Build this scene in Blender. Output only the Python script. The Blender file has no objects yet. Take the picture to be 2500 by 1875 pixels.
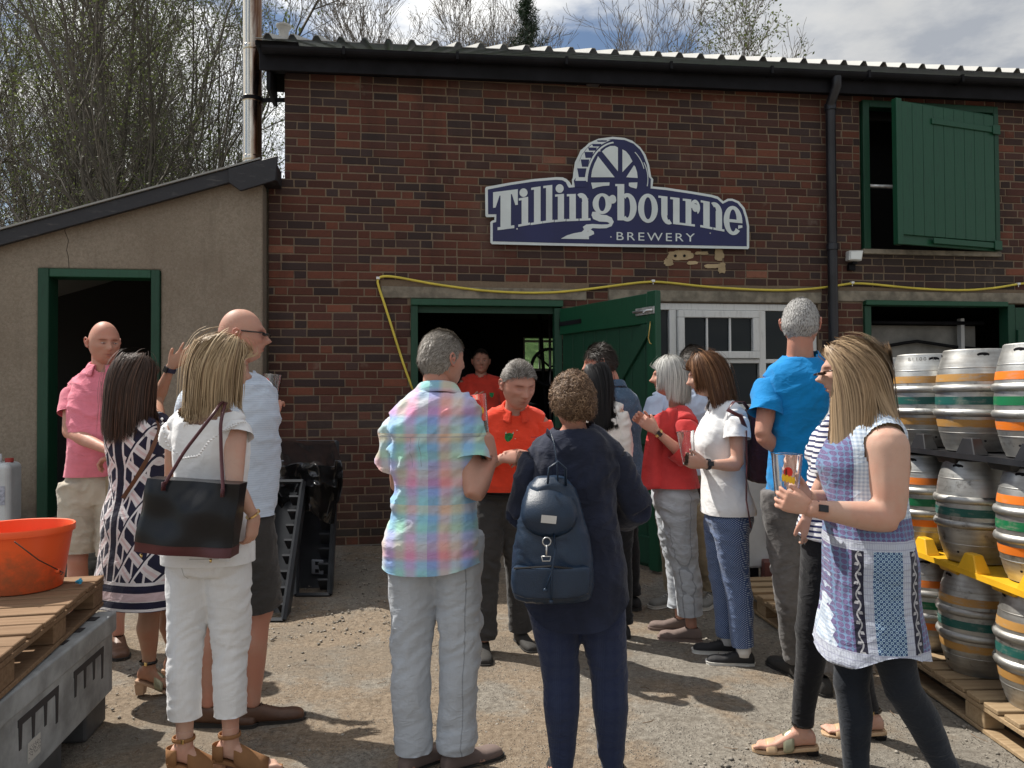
import bpy, math, random
import numpy as np
from mathutils import Vector, Matrix
rnd = random.Random(7)
rng = np.random.default_rng(7)
S = bpy.context.scene
COL = S.collection
R = math.radians

# ---------------- camera ----------------
F_PX, PITCH, ROLL, CAM_H = 1930.0, math.atan((975 - 937.5) / 1930.0), 0.006, 1.42
cfw = np.array([0, math.cos(PITCH), math.sin(PITCH)])
cU = np.array([0, -math.sin(PITCH), math.cos(PITCH)])
crt = math.cos(ROLL) * np.array([1., 0, 0]) - math.sin(ROLL) * cU
cup = math.sin(ROLL) * np.array([1., 0, 0]) + math.cos(ROLL) * cU
CAM = np.array([0, 0, CAM_H])
cam_data = bpy.data.cameras.new('camera')
cam_data.sensor_width = 36.0
cam_data.lens = 36.0 * F_PX / 2500.0
cam_data.clip_start = 0.05
cam_data.clip_end = 2000
cam = bpy.data.objects.new('camera', cam_data)
COL.objects.link(cam)
M = Matrix((list(crt), list(cup), list(-cfw))).transposed()
cam.matrix_world = Matrix.Translation(Vector(CAM)) @ M.to_4x4()
S.camera = cam

# ---------------- light ----------------
SUN_EL, SUN_DX, SUN_DY = R(54), -0.86, 0.51          # the sun stands up left, behind the buildings
world = bpy.data.worlds.new('World'); S.world = world; world.use_nodes = True
wn, wl = world.node_tree.nodes, world.node_tree.links
wn.clear()
w_out = wn.new('ShaderNodeOutputWorld'); w_bg = wn.new('ShaderNodeBackground')
w_sky = wn.new('ShaderNodeTexSky'); w_sky.sky_type = 'NISHITA'; w_sky.sun_disc = False
w_sky.sun_elevation = SUN_EL
w_sky.sun_rotation = math.atan2(SUN_DX, SUN_DY)
w_sky.air_density = 1.0; w_sky.dust_density = 0.6
w_bg.inputs[1].default_value = 0.074
wl.new(w_bg.outputs[0], w_out.inputs[0])
sun_data = bpy.data.lights.new('sun', 'SUN'); sun_data.energy = 5.0; sun_data.angle = R(0.5)
sun_data.color = (1.0, 0.95, 0.87)
sun = bpy.data.objects.new('sun', sun_data); COL.objects.link(sun)
_d = -Vector((SUN_DX * math.cos(SUN_EL), SUN_DY * math.cos(SUN_EL), math.sin(SUN_EL)))
sun.rotation_euler = _d.to_track_quat('-Z', 'Y').to_euler()
sun.location = (-6, 8, 14)
S.view_settings.view_transform = 'Standard'; S.view_settings.look = 'None'
S.view_settings.exposure = 0.36; S.view_settings.gamma = 1.0
S.view_settings.use_curve_mapping = False
S.cycles.use_denoising = True
S.cycles.max_bounces = 8; S.cycles.transparent_max_bounces = 12
S.cycles.caustics_reflective = False; S.cycles.caustics_refractive = False

# ---------------- shader expression helper ----------------
class X:                       # wraps a node socket so that patterns can be written as formulas
    def __init__(s, nt, sock): s.nt, s.s = nt, sock
    @staticmethod
    def m(nt, op, *a, clamp=False):
        n = nt.nodes.new('ShaderNodeMath'); n.operation = op; n.use_clamp = clamp
        for i, v in enumerate(a):
            if isinstance(v, X): nt.links.new(v.s, n.inputs[i])
            else: n.inputs[i].default_value = v
        return X(nt, n.outputs[0])
    def o(s, op, *a, **k): return X.m(s.nt, op, s, *a, **k)
    def __add__(s, b): return s.o('ADD', b)
    __radd__ = __add__
    def __sub__(s, b): return s.o('SUBTRACT', b)
    def __rsub__(s, b): return X.m(s.nt, 'SUBTRACT', b, s)
    def __mul__(s, b): return s.o('MULTIPLY', b)
    __rmul__ = __mul__
    def __truediv__(s, b): return s.o('DIVIDE', b)
    def __neg__(s): return s * -1.0
    def abs(s): return s.o('ABSOLUTE')
    def sin(s): return s.o('SINE')
    def frac(s): return s.o('FRACT')
    def floor(s): return s.o('FLOOR')
    def gt(s, b): return s.o('GREATER_THAN', b)
    def lt(s, b): return s.o('LESS_THAN', b)
    def pow(s, b): return s.o('POWER', b)
    def min(s, b): return s.o('MINIMUM', b)
    def max(s, b): return s.o('MAXIMUM', b)
    def clamp(s): return s.o('ADD', 0.0, clamp=True)
    def smooth(s, a, b):
        n = s.nt.nodes.new('ShaderNodeMapRange'); n.interpolation_type = 'SMOOTHSTEP'
        s.nt.links.new(s.s, n.inputs[0]); n.inputs[1].default_value = a; n.inputs[2].default_value = b
        return X(s.nt, n.outputs[0])
def coords(nt, kind='Object'):
    t = nt.nodes.new('ShaderNodeTexCoord'); sp = nt.nodes.new('ShaderNodeSeparateXYZ')
    nt.links.new(t.outputs[kind], sp.inputs[0])
    return X(nt, sp.outputs[0]), X(nt, sp.outputs[1]), X(nt, sp.outputs[2])
def vec(nt, x, y, z):
    c = nt.nodes.new('ShaderNodeCombineXYZ')
    for i, v in enumerate((x, y, z)):
        if isinstance(v, X): nt.links.new(v.s, c.inputs[i])
        else: c.inputs[i].default_value = v
    return c.outputs[0]
def noise(nt, scale, detail=3, rough=0.55, v=None, kind='Object', dist=0.0, out=0):
    n = nt.nodes.new('ShaderNodeTexNoise'); n.inputs['Scale'].default_value = scale
    n.inputs['Detail'].default_value = detail; n.inputs['Roughness'].default_value = rough
    n.inputs['Distortion'].default_value = dist
    if v is None:
        t = nt.nodes.new('ShaderNodeTexCoord'); v = t.outputs[kind]
    nt.links.new(v, n.inputs['Vector'])
    return X(nt, n.outputs[out])
def voro(nt, scale, v=None, feature='F1', out='Distance', kind='Object'):
    n = nt.nodes.new('ShaderNodeTexVoronoi'); n.feature = feature; n.inputs['Scale'].default_value = scale
    if v is None: v = nt.nodes.new('ShaderNodeTexCoord').outputs[kind]
    nt.links.new(v, n.inputs['Vector'])
    return X(nt, n.outputs[out])
def col(c): return (c[0], c[1], c[2], 1.0)
def mix(nt, f, a, b, mode='MIX'):
    n = nt.nodes.new('ShaderNodeMix'); n.data_type = 'RGBA'; n.blend_type = mode; n.clamp_factor = True
    if isinstance(f, X): nt.links.new(f.s, n.inputs[0])
    else: n.inputs[0].default_value = f
    for i, v in ((6, a), (7, b)):
        if isinstance(v, tuple): n.inputs[i].default_value = col(v)
        else: nt.links.new(v.s if isinstance(v, X) else v, n.inputs[i])
    return n.outputs[2]
def ramp(nt, f, stops):
    n = nt.nodes.new('ShaderNodeValToRGB'); nt.links.new(f.s, n.inputs[0])
    e = n.color_ramp.elements
    while len(e) < len(stops): e.new(0.5)
    for i, (p, c) in enumerate(stops): e[i].position = p; e[i].color = col(c)
    return n.outputs[0]
def attr(nt, name, out='Color'):
    n = nt.nodes.new('ShaderNodeAttribute'); n.attribute_name = name
    return n.outputs[out]
MATS = {}
def mat(name, color=(.5, .5, .5), rough=.6, metal=0., bump=None, var=0., spec=.5, sheen=0., sss=0., fn=None, coat=0., trans=0., ior=1.45, varscale=4, bumps2=None, alpha=None):
    if name in MATS: return MATS[name]
    m = bpy.data.materials.new(name); m.use_nodes = True; nt = m.node_tree
    b = nt.nodes['Principled BSDF']
    b.inputs['Roughness'].default_value = rough; b.inputs['Metallic'].default_value = metal
    b.inputs['Specular IOR Level'].default_value = spec
    b.inputs['Coat Weight'].default_value = coat
    b.inputs['Sheen Weight'].default_value = sheen
    b.inputs['Transmission Weight'].default_value = trans; b.inputs['IOR'].default_value = ior
    if sss:
        b.inputs['Subsurface Weight'].default_value = sss
        b.inputs['Subsurface Radius'].default_value = (.012, .005, .003); b.inputs['Subsurface Scale'].default_value = 1.0
    c = None
    if fn: c = fn(nt, b)
    if c is None and var:
        n = noise(nt, varscale, 5, .6)
        c = mix(nt, n.smooth(.3, .7), tuple(max(0, v * (1 - var)) for v in color), tuple(min(1, v * (1 + var)) for v in color))
    if c is None: b.inputs['Base Color'].default_value = col(color)
    elif c is not True: nt.links.new(c, b.inputs['Base Color'])
    if bump:
        sc, st = bump[0], bump[1]
        n = noise(nt, sc, 4, .6)
        if bumps2: n = n + noise(nt, bumps2[0], 3, .5) * bumps2[1]
        bn = nt.nodes.new('ShaderNodeBump'); bn.inputs['Strength'].default_value = st
        bn.inputs['Distance'].default_value = bump[2] if len(bump) > 2 else .005
        nt.links.new(n.s, bn.inputs['Height']); nt.links.new(bn.outputs[0], b.inputs['Normal'])
    MATS[name] = m
    return m

# clouds in the sky: a broken layer of bright cumulus with blue gaps
gx, gy, gz = coords(world.node_tree, 'Generated')
nt = world.node_tree
zz = gz.max(0.02) + 0.09
cv = vec(nt, gx / zz, gy / zz, 0.35)
c1 = noise(nt, 1.15, 9, .56, v=cv, dist=.25)
c2 = noise(nt, 2.6, 6, .6, v=vec(nt, gx / zz + 5.3, gy / zz - 2.1, 1.7))
cover = (c1 + gx * 0.10 + (gz - 0.25) * 0.10 + gx.lt(-.25) * 0).smooth(.40, .51)
shade = ramp(nt, ((c2 - .5) * 1.5 + (c1 - .5) * .9 + .52 + gx * .25).clamp(), [(.35, (.98, .975, .955)), (.55, (.86, .875, .89)), (.80, (.58, .62, .69))])
lum = nt.nodes.new('ShaderNodeVectorMath'); lum.operation = 'SCALE'; nt.links.new(shade, lum.inputs[0]); nt.links.new((11.8 - gx * 11.0).max(7.5).min(16.0).s, lum.inputs[3])
skyc = nt.nodes.new('ShaderNodeVectorMath'); skyc.operation = 'SCALE'; nt.links.new(w_sky.outputs[0], skyc.inputs[0]); skyc.inputs[3].default_value = 1.0
skymix = mix(nt, cover, skyc.outputs[0], lum.outputs[0])
nt.links.new(skymix, w_bg.inputs[0])

# ---------------- mesh helpers ----------------
class MB:
    def __init__(s): s.v, s.f, s.mi, s.n = [], [], [], 0
    def add(s, v, f, mi=0):
        v = np.asarray(v, float).reshape(-1, 3); s.v.append(v)
        s.f += [tuple(int(i) + s.n for i in q) for q in f]; s.mi += [mi] * len(f); s.n += len(v); return s
    def box(s, x0, x1, y0, y1, z0, z1, mi=0, rot=None, c=None):
        v = np.array([(x, y, z) for x in (x0, x1) for y in (y0, y1) for z in (z0, z1)], float)
        if rot is not None:
            c = v.mean(0) if c is None else np.array(c); v = (v - c) @ np.array(rot).T + c
        return s.add(v, [(0, 1, 3, 2), (4, 6, 7, 5), (0, 4, 5, 1), (2, 3, 7, 6), (0, 2, 6, 4), (1, 5, 7, 3)], mi)
    def tube(s, pts, rad, n=8, mi=0, caps=True, flat=None):
        pts = np.asarray(pts, float); k = len(pts)
        rad = np.broadcast_to(np.asarray(rad, float), (k,)) if np.ndim(rad) < 2 else rad
        t = np.gradient(pts, axis=0); t /= np.linalg.norm(t, axis=1)[:, None] + 1e-12
        ref = np.array([0, 0, 1.]) if abs(t[0][2]) < .9 else np.array([1., 0, 0])
        V = []
        a = np.cross(t[0], ref); a /= np.linalg.norm(a)
        ang = np.arange(n) * 2 * math.pi / n
        for i in range(k):
            a = a - t[i] * (a @ t[i]); a /= np.linalg.norm(a) + 1e-12; b = np.cross(t[i], a)
            rr = rad[i]; ra, rb = (rr, rr * (flat or 1)) if np.ndim(rr) == 0 else rr
            V.append(pts[i] + np.cos(ang)[:, None] * a * ra + np.sin(ang)[:, None] * b * rb)
        V = np.vstack(V)
        Fc = [(i * n + j, i * n + (j + 1) % n, (i + 1) * n + (j + 1) % n, (i + 1) * n + j) for i in range(k - 1) for j in range(n)]
        if caps: Fc += [tuple(range(n))[::-1], tuple((k - 1) * n + j for j in range(n))]
        return s.add(V, Fc, mi)
    def lathe(s, prof, n=32, c=(0, 0, 0), mi=0, caps=True):
        V = [(c[0] + r * math.cos(2 * math.pi * j / n), c[1] + r * math.sin(2 * math.pi * j / n), c[2] + z) for r, z in prof for j in range(n)]
        k = len(prof)
        Fc = [(i * n + j, i * n + (j + 1) % n, (i + 1) * n + (j + 1) % n, (i + 1) * n + j) for i in range(k - 1) for j in range(n)]
        if caps: Fc += [tuple(range(n))[::-1], tuple((k - 1) * n + j for j in range(n))]
        return s.add(V, Fc, mi)
    def prism(s, poly, y0, y1, mi=0):     # polygon in x,z extruded along y (y0 = front)
        p = list(poly); n = len(p)
        if sum(p[i][0] * p[(i + 1) % n][1] - p[(i + 1) % n][0] * p[i][1] for i in range(n)) < 0: p = p[::-1]
        V = [(x, y0, z) for x, z in p] + [(x, y1, z) for x, z in p]
        Fc = [tuple(range(n)), tuple(range(2 * n - 1, n - 1, -1))] + [(j, j + n, (j + 1) % n + n, (j + 1) % n) for j in range(n)]
        return s.add(V, Fc, mi)
    def mesh(s, name, mats=None, smooth=False):
        me = bpy.data.meshes.new(name)
        me.from_pydata(np.vstack(s.v) if s.v else [], [], s.f)
        for m in (mats if isinstance(mats, (list, tuple)) else [mats]):
            if m: me.materials.append(m)
        if any(s.mi): me.polygons.foreach_set('material_index', s.mi)
        if smooth: me.polygons.foreach_set('use_smooth', [True] * len(s.f))
        me.update()
        return me
    def build(s, name, mats=None, parent=None, smooth=False, bevel=0, seg=1, sharp=None):
        o = bpy.data.objects.new(name, s.mesh(name, mats, smooth)); COL.objects.link(o)
        if parent: o.parent = parent
        if bevel:
            m = o.modifiers.new('bevel', 'BEVEL'); m.width = bevel; m.segments = seg; m.limit_method = 'ANGLE'; m.angle_limit = R(40)
        if smooth and sharp:
            o.data.set_sharp_from_angle(angle=R(sharp))
        return o
def mesh_from_np(name, V, Fq, mats, smooth=True):
    me = bpy.data.meshes.new(name); k = Fq.shape[1]
    me.vertices.add(len(V)); me.vertices.foreach_set('co', np.ascontiguousarray(V, dtype=np.float32).ravel())
    me.loops.add(Fq.size); me.loops.foreach_set('vertex_index', np.ascontiguousarray(Fq, dtype=np.int32).ravel())
    me.polygons.add(len(Fq)); me.polygons.foreach_set('loop_start', np.arange(0, Fq.size, k, dtype=np.int32))
    for m in (mats if isinstance(mats, (list, tuple)) else [mats]): me.materials.append(m)
    me.update(calc_edges=True)
    if smooth: me.polygons.foreach_set('use_smooth', np.ones(len(Fq), bool))
    return me
def link(name, me, parent=None):
    o = bpy.data.objects.new(name, me); COL.objects.link(o)
    if parent: o.parent = parent
    return o
def empty(name, loc=(0, 0, 0), rz=0., label=None, cat=None, group=None, parent=None):
    o = bpy.data.objects.new(name, None); COL.objects.link(o)
    o.location = loc; o.rotation_euler = (0, 0, rz); o.empty_display_size = .1
    if parent: o.parent = parent
    return tag(o, label, cat, group)
def tag(o, label=None, cat=None, group=None, kind=None):
    for k, v in (('label', label), ('category', cat), ('group', group), ('kind', kind)):
        if v: o[k] = v
    return o
def copy_tree(o, parent=None):
    c = o.copy(); COL.objects.link(c)
    if parent: c.parent = parent
    for ch in [q for q in o.children]: copy_tree(ch, c)
    return c
def rotz(a): return np.array([[math.cos(a), -math.sin(a), 0], [math.sin(a), math.cos(a), 0], [0, 0, 1]])
def rotx(a): return np.array([[1, 0, 0], [0, math.cos(a), -math.sin(a)], [0, math.sin(a), math.cos(a)]])
def roty(a): return np.array([[math.cos(a), 0, math.sin(a)], [0, 1, 0], [-math.sin(a), 0, math.cos(a)]])
# survey of the photograph: from a measured direction and a distance to a point of the place
DISP = 2500 / 2212.0
def ray(x, y): return cfw * F_PX + crt * (x - 1250) - cup * (y - 937.5)
def P(x, y, D):           # x, y in the 2212-wide survey picture, D metres along +Y
    d = ray(x * DISP, y * DISP); return CAM + d * (D / d[1])
WO = np.array([-1.84, 7.10, 0.]); WA = R(8.33)
wu = np.array([math.cos(WA), math.sin(WA), 0]); wnn = np.array([-math.sin(WA), math.cos(WA), 0])
def Wl(x, y, off=0.):     # full-size survey pixel -> (along, height) on the facade plane
    d = ray(x, y); t = ((WO + wnn * off - CAM) @ wnn) / (d @ wnn); q = CAM + d * t
    return float((q - WO) @ wu), float(q[2])
def ground_z(x, y):       # the yard rises a little towards the brick wall
    x, y = np.asarray(x, float), np.asarray(y, float)
    d = -((x - WO[0]) * wnn[0] + (y - WO[1]) * wnn[1])     # distance in front of the facade
    t = np.clip(1 - d / 2.2, 0, 1)
    return .11 * t * t * (3 - 2 * t)
# value noise in numpy
def _h(ix, iy, iz, seed):
    n = (ix * 374761393 + iy * 668265263 + iz * 2147483647 + seed * 1274126177) & 0xffffffff
    n = ((n ^ (n >> 13)) * 1274126177) & 0xffffffff
    return ((n ^ (n >> 16)) & 0xffff) / 65535.0
def vnoise(p, seed=0):
    p = np.asarray(p, float); i = np.floor(p).astype(np.int64); f = p - i; f = f * f * (3 - 2 * f)
    r = 0
    for dx in (0, 1):
        for dy in (0, 1):
            for dz in (0, 1):
                w = (f[:, 0] if dx else 1 - f[:, 0]) * (f[:, 1] if dy else 1 - f[:, 1]) * (f[:, 2] if dz else 1 - f[:, 2])
                r = r + w * _h(i[:, 0] + dx, i[:, 1] + dy, i[:, 2] + dz, seed)
    return r
def fbm(p, seed=0, o=3):
    r = 0; a = .5; s = 0
    for k in range(o): r = r + a * vnoise(p * (2 ** k), seed + k); s += a; a *= .5
    return r / s
# ---------------- ground ----------------
def ground_fn(nt, b):
    x, y, z = coords(nt)
    big = noise(nt, .55, 5, .6); med = noise(nt, 2.3, 6, .65); fine = noise(nt, 38, 6, .7); vf = noise(nt, 130, 4, .7)
    base = ramp(nt, fine * .6 + vf * .4, [(.32, (.085, .073, .060)), (.46, (.190, .170, .142)), (.58, (.285, .26, .22)), (.72, (.44, .41, .355))])
    dirt = ramp(nt, fine * .5 + vf * .5, [(.32, (.080, .055, .035)), (.47, (.205, .150, .100)), (.58, (.285, .218, .150)), (.72, (.41, .335, .24))])
    dm = (med + (big - .5) * .9 + (-(x + .6).abs() * .08) + .13).smooth(.42, .60)
    c = mix(nt, dm * .75, base, dirt)
    patch = noise(nt, 1.1, 4, .5, v=vec(nt, x + 9, y - 3, 0)).smooth(.52, .60)
    c = mix(nt, patch * .3, c, (.15, .138, .118)); mo = noise(nt, 9, 5, .7).smooth(.50, .68); c = mix(nt, mo * .28, c, (.085, .068, .05))
    st = voro(nt, 62); sm = st.lt(.30) * noise(nt, 7, 3).gt(.50)
    c = mix(nt, sm * .55, c, ramp(nt, vf, [(.35, (.14, .12, .10)), (.65, (.46, .43, .38))]))
    wet = noise(nt, 4.5, 5, .65, v=vec(nt, x - 4, y + 7, 0)).smooth(.60, .72)
    c = mix(nt, wet * .35, c, (.06, .052, .045))
    h = fine * .6 + vf * .35 + (1 - st.smooth(0, .35)) * noise(nt, 7, 3).smooth(.4, .6) * .9 + med * .8
    bn = nt.nodes.new('ShaderNodeBump'); bn.inputs['Strength'].default_value = .9; bn.inputs['Distance'].default_value = .02
    nt.links.new(h.s, bn.inputs['Height']); nt.links.new(bn.outputs[0], b.inputs['Normal'])
    return c
m_ground = mat('yard_ground', rough=.92, fn=ground_fn, spec=.25)
gn = 150
xs = np.concatenate([[-400, -120, -40, -15], np.linspace(-8, 8, gn), [15, 40, 120, 400]])
ys = np.concatenate([[-300, -60, -12, -3], np.linspace(-.5, 9, gn), [12, 40, 120, 400]])
GX, GY = np.meshgrid(xs, ys); V = np.stack([GX.ravel(), GY.ravel(), 0 * GX.ravel()], 1)
V[:, 2] = ground_z(V[:, 0], V[:, 1]) + (np.abs(V[:, 0]) < 8) * (fbm(V * 1.1, 3) - .5) * .035 + (np.abs(V[:, 0]) < 8) * (fbm(V * 4, 9) - .5) * .015
nx = len(xs); idx = np.arange(len(V)).reshape(len(ys), nx)
Fq = np.stack([idx[:-1, :-1].ravel(), idx[:-1, 1:].ravel(), idx[1:, 1:].ravel(), idx[1:, :-1].ravel()], 1)
tag(link('ground', mesh_from_np('ground', V, Fq, m_ground)), kind='structure')
# small stones and grit
def rock(n, rmin, rmax, area, mats, seed, flat=.55):
    r_ = np.random.default_rng(seed)
    base = np.array([(1, 0, 0), (-1, 0, 0), (0, 1, 0), (0, -1, 0), (0, 0, 1), (0, 0, -1)], float)
    bf = np.array([(0, 2, 4), (2, 1, 4), (1, 3, 4), (3, 0, 4), (2, 0, 5), (1, 2, 5), (3, 1, 5), (0, 3, 5)])
    V = []; Fq = []
    x = r_.uniform(area[0], area[1], n * 3); y = r_.uniform(area[2], area[3], n * 3)
    dens = fbm(np.stack([x * 1.4, y * 1.4, 0 * x], 1), seed); keep = dens > r_.uniform(.25, .75, len(x)); x, y = x[keep][:n], y[keep][:n]
    n = len(x); s = rmin + (rmax - rmin) * r_.random(n) ** 3
    jit = base[None] * (1 + r_.uniform(-.35, .35, (n, 6, 1))) * s[:, None, None]; jit[:, :, 2] *= flat
    a = r_.uniform(0, 6.28, n); ca, sa = np.cos(a)[:, None], np.sin(a)[:, None]
    X_ = jit[:, :, 0] * ca - jit[:, :, 1] * sa; Y_ = jit[:, :, 0] * sa + jit[:, :, 1] * ca
    V = np.stack([X_ + x[:, None], Y_ + y[:, None], jit[:, :, 2] + (ground_z(x, y) + s * .15)[:, None]], 2).reshape(-1, 3)
    Fq = (bf[None] + (np.arange(n) * 6)[:, None, None]).reshape(-1, 3)
    return mesh_from_np('gravel', V, Fq, mats, smooth=False)
m_stone = mat('grit_stone', (.26, .235, .20), .9, var=.6, varscale=25)
tag(link('gravel', rock(9000, .003, .014, (-3.2, 3.0, 1.9, 6.9), m_stone, 5)), label='loose stones and grit lying over the yard', kind='stuff')
mbt = MB()
for i in range(170):
    x, y = rnd.uniform(-2.6, 2.3), rnd.uniform(2.2, 6.6); a = rnd.uniform(0, 6.28); l = rnd.uniform(.02, .09)
    z = float(ground_z(x, y)) + .012
    mbt.tube([(x, y, z), (x + l * math.cos(a) * .5, y + l * math.sin(a) * .5, z + rnd.uniform(.001, .008)), (x + l * math.cos(a + .3), y + l * math.sin(a + .3), z)], .0017, 3)
tag(mbt.build('twigs', mat('twig', (.13, .085, .05), .9)), label='dry twigs and leaf litter scattered over the yard', kind='stuff')

# ---------------- brewery building ----------------
bld = empty('brewery_building', WO, WA, 'long dark red brick brewery with corrugated roof edge and green doors', 'building')
def brick_fn(nt, b):
    a = attr(nt, 'bcol'); n1 = noise(nt, 30, 5, .7); n2 = noise(nt, 5, 3, .6); n3 = noise(nt, 140, 3, .7)
    c = mix(nt, n1.smooth(.35, .75) * .45, a, mix(nt, .5, a, (.03, .025, .025)))
    c = mix(nt, n2.smooth(.62, .8) * .25, c, (.34, .30, .24))
    c = mix(nt, n3.smooth(.6, .75) * .22, c, (.36, .20, .14))
    gp = nt.nodes.new('ShaderNodeNewGeometry').outputs['Position']; sp = nt.nodes.new('ShaderNodeSeparateXYZ'); nt.links.new(gp, sp.inputs[0]); px_, py_, pz_ = (X(nt, sp.outputs[k]) for k in range(3))
    st = noise(nt, 1.0, 5, .65, v=vec(nt, px_ * 2.2, py_ * 2.2, pz_ * .35)); bl = noise(nt, .9, 5, .6, v=gp)
    c = mix(nt, st.smooth(.52, .74) * .55, c, (.022, .019, .018)); c = mix(nt, bl.smooth(.55, .75) * .22, c, (.20, .17, .14))
    return mix(nt, (1 - pz_.smooth(.1, .75)) * noise(nt, 4, 4, .6, v=gp).smooth(.3, .6) * .5, c, (.03, .032, .024))
m_brick = mat('red_brick', rough=.88, fn=brick_fn, bump=(60, .55, .006), spec=.25)
def mortar_fn(nt, b):
    x, y, z = coords(nt); n = noise(nt, 3, 5, .65); f = noise(nt, 45, 4, .7)
    c = mix(nt, f, (.115, .085, .062), (.235, .178, .122)); return mix(nt, n.smooth(.45, .72) * .55, c, (.12, .095, .075))
m_mortar = mat('sand_mortar', rough=.95, fn=mortar_fn, bump=(70, .5, .004), spec=.2)
OPEN = [(0.925, 2.335, -1, 2.345, 'door'), (3.19, 4.93, 1.30, 2.345, 'window'), (5.43, 6.42, 2.0, 2.0, 'x'),
        (5.40, 6.93, 2.885, 4.40, 'hatch'), (5.41, 8.6, -1, 2.37, 'doorway')]
OPEN = [o for o in OPEN if o[4] != 'x']
LINT = [(0.656, 2.578, 2.352, 2.462), (2.79, 4.965, 2.352, 2.462), (5.13, 8.8, 2.375, 2.485)]
holes = [(o[0], o[1], o[2], o[3]) for o in OPEN] + [(l[0], l[1], l[2], l[3]) for l in LINT]
WX0, WX1, WZ0, WZ1 = -.335, 9.2, 0.02, 4.46
# core wall: mortar panel with the openings left out (grid of cells)
xs = sorted({WX0, WX1, -.195} | {h for o in OPEN for h in (o[0], o[1])})
zs = sorted({WZ0 - .3, WZ1, 3.42} | {h for o in OPEN for h in (o[2], o[3]) if WZ0 < h < WZ1})
mb = MB()
for i in range(len(xs) - 1):
    for j in range(len(zs) - 1):
        cx, cz = (xs[i] + xs[i + 1]) / 2, (zs[j] + zs[j + 1]) / 2
        if any(o[0] < cx < o[1] and o[2] < cz < o[3] for o in OPEN): continue
        if cx < -.195 and cz > 3.42: continue
        mb.box(xs[i], xs[i + 1], .0035, .24, zs[j], zs[j + 1])
mb.build('wall', m_mortar, bld)
PAL = [(.092, .037, .026), (.104, .040, .027), (.078, .034, .026), (.054, .033, .029), (.122, .045, .029), (.045, .031, .029), (.066, .033, .027), (.094, .037, .026), (.152, .056, .035), (.050, .034, .032), (.084, .035, .027), (.060, .035, .030), (.20, .085, .055)]
PW = [5, 5, 6, 5, 3, 4, 6, 5, 1.6, 4, 6, 5, .35]
def brick_geo(x0, x1, z0, z1, y0, br, r_):
    b = .005; j = lambda: r_.uniform(-.0024, .0024)
    d = .0
    v = []
    for (y, ins) in ((.012, 0), (y0 + .004, 0), (y0, b)):
        for (xx, zz_) in ((x0 + ins, z0 + ins), (x1 - ins, z0 + ins), (x1 - ins, z1 - ins), (x0 + ins, z1 - ins)): v.append((xx + j(), y, zz_ + j()))
    f = [(8, 9, 10, 11)]
    for L in (0, 4): f += [(L + k, L + (k + 1) % 4, L + 4 + (k + 1) % 4, L + 4 + k) for k in range(4)]
    return v, f
bricks = []     # x0,x1,z0,z1,y0,colour
row = 0; zrow = .045; r_ = random.Random(11)
while zrow < WZ1 - .05:
    z0, z1 = zrow + r_.uniform(-.0008, .0008), zrow + .0652
    x = WX0 if zrow < 3.40 else -.195
    x -= r_.choice([0, .1125, .17, .056]) if row % 2 else 0
    k = r_.randrange(4)
    while x < WX1:
        k += 1; w = .103 if (k % 4 == 0 or r_.random() < .06) else .215
        x0, x1 = x, x + w; x = x1 + .0098 + r_.uniform(-.001, .002)
        x0 = max(x0, WX0 if zrow < 3.40 else -.195)
        segs = [(x0, x1)]
        for (hx0, hx1, hz0, hz1) in holes:
            if z1 - .012 > hz0 and z0 + .012 < hz1:
                ns = []
                for (p, q) in segs:
                    if q <= hx0 or p >= hx1: ns.append((p, q)); continue
                    if p < hx0: ns.append((p, hx0 - .003))
                    if q > hx1: ns.append((hx1 + .003, q))
                segs = ns
        for p, q in segs:
            if q - p > .025:
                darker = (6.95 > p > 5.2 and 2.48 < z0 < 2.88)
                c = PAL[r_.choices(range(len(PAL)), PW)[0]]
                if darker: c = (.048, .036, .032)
                g = r_.uniform(.8, 1.25)
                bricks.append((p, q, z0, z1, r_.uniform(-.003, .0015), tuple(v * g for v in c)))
    zrow += .075; row += 1
def in_shed(b): return b[1] < -.34
def bscore(b):          # how large it shows: near the camera and not behind the crowd
    cx, cz = (b[0] + b[1]) / 2, (b[2] + b[3]) / 2
    w = WO + wu * cx; return (1 if (cz > 2.5 and cz < 4.3) else .55) / (w[1] + (cz - 1.4) ** 2 * .15) * (b[1] - b[0] + .3)
order = sorted(range(len(bricks)), key=lambda i: -bscore(bricks[i]))
single = set(order[:298])
def bmesh_attr(me, cols_per_vert):
    a = me.color_attributes.new('bcol', 'FLOAT_COLOR', 'POINT')
    c = np.ones((len(me.vertices), 4), np.float32); c[:, :3] = cols_per_vert; a.data.foreach_set('color', c.ravel())
proto = {}
stuff = MB(); scol = []
for i, bk in enumerate(bricks):
    x0, x1, z0, z1, y0, c = bk
    if i in single:
        key = (round(x1 - x0, 2), PAL.index(min(PAL, key=lambda q: sum((q[k] - c[k]) ** 2 for k in range(3)))), i % 2)
        if key not in proto:
            w = round(x1 - x0, 3) / 2
            v, f = brick_geo(-w, w, -.0322, .0322, 0, 0, r_)
            me = MB().add(v, f).mesh('brick', m_brick); bmesh_attr(me, np.tile(np.array(PAL[key[1]]) * r_.uniform(.85, 1.2), (len(v), 1)))
            proto[key] = me
        o = link('brick', proto[key], bld); o.location = ((x0 + x1) / 2, y0, (z0 + z1) / 2)
        o.rotation_euler = (0, r_.uniform(-.004, .004), 0)
    else:
        v, f = brick_geo(x0, x1, z0, z1, y0, 0, r_); stuff.add(v, f); scol += [c] * len(v)
so = stuff.build('brickwork', m_brick, bld); bmesh_attr(so.data, np.array(scol)); so['kind'] = 'stuff'
# gable return (left end of the upper wall) is the core's own end

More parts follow.
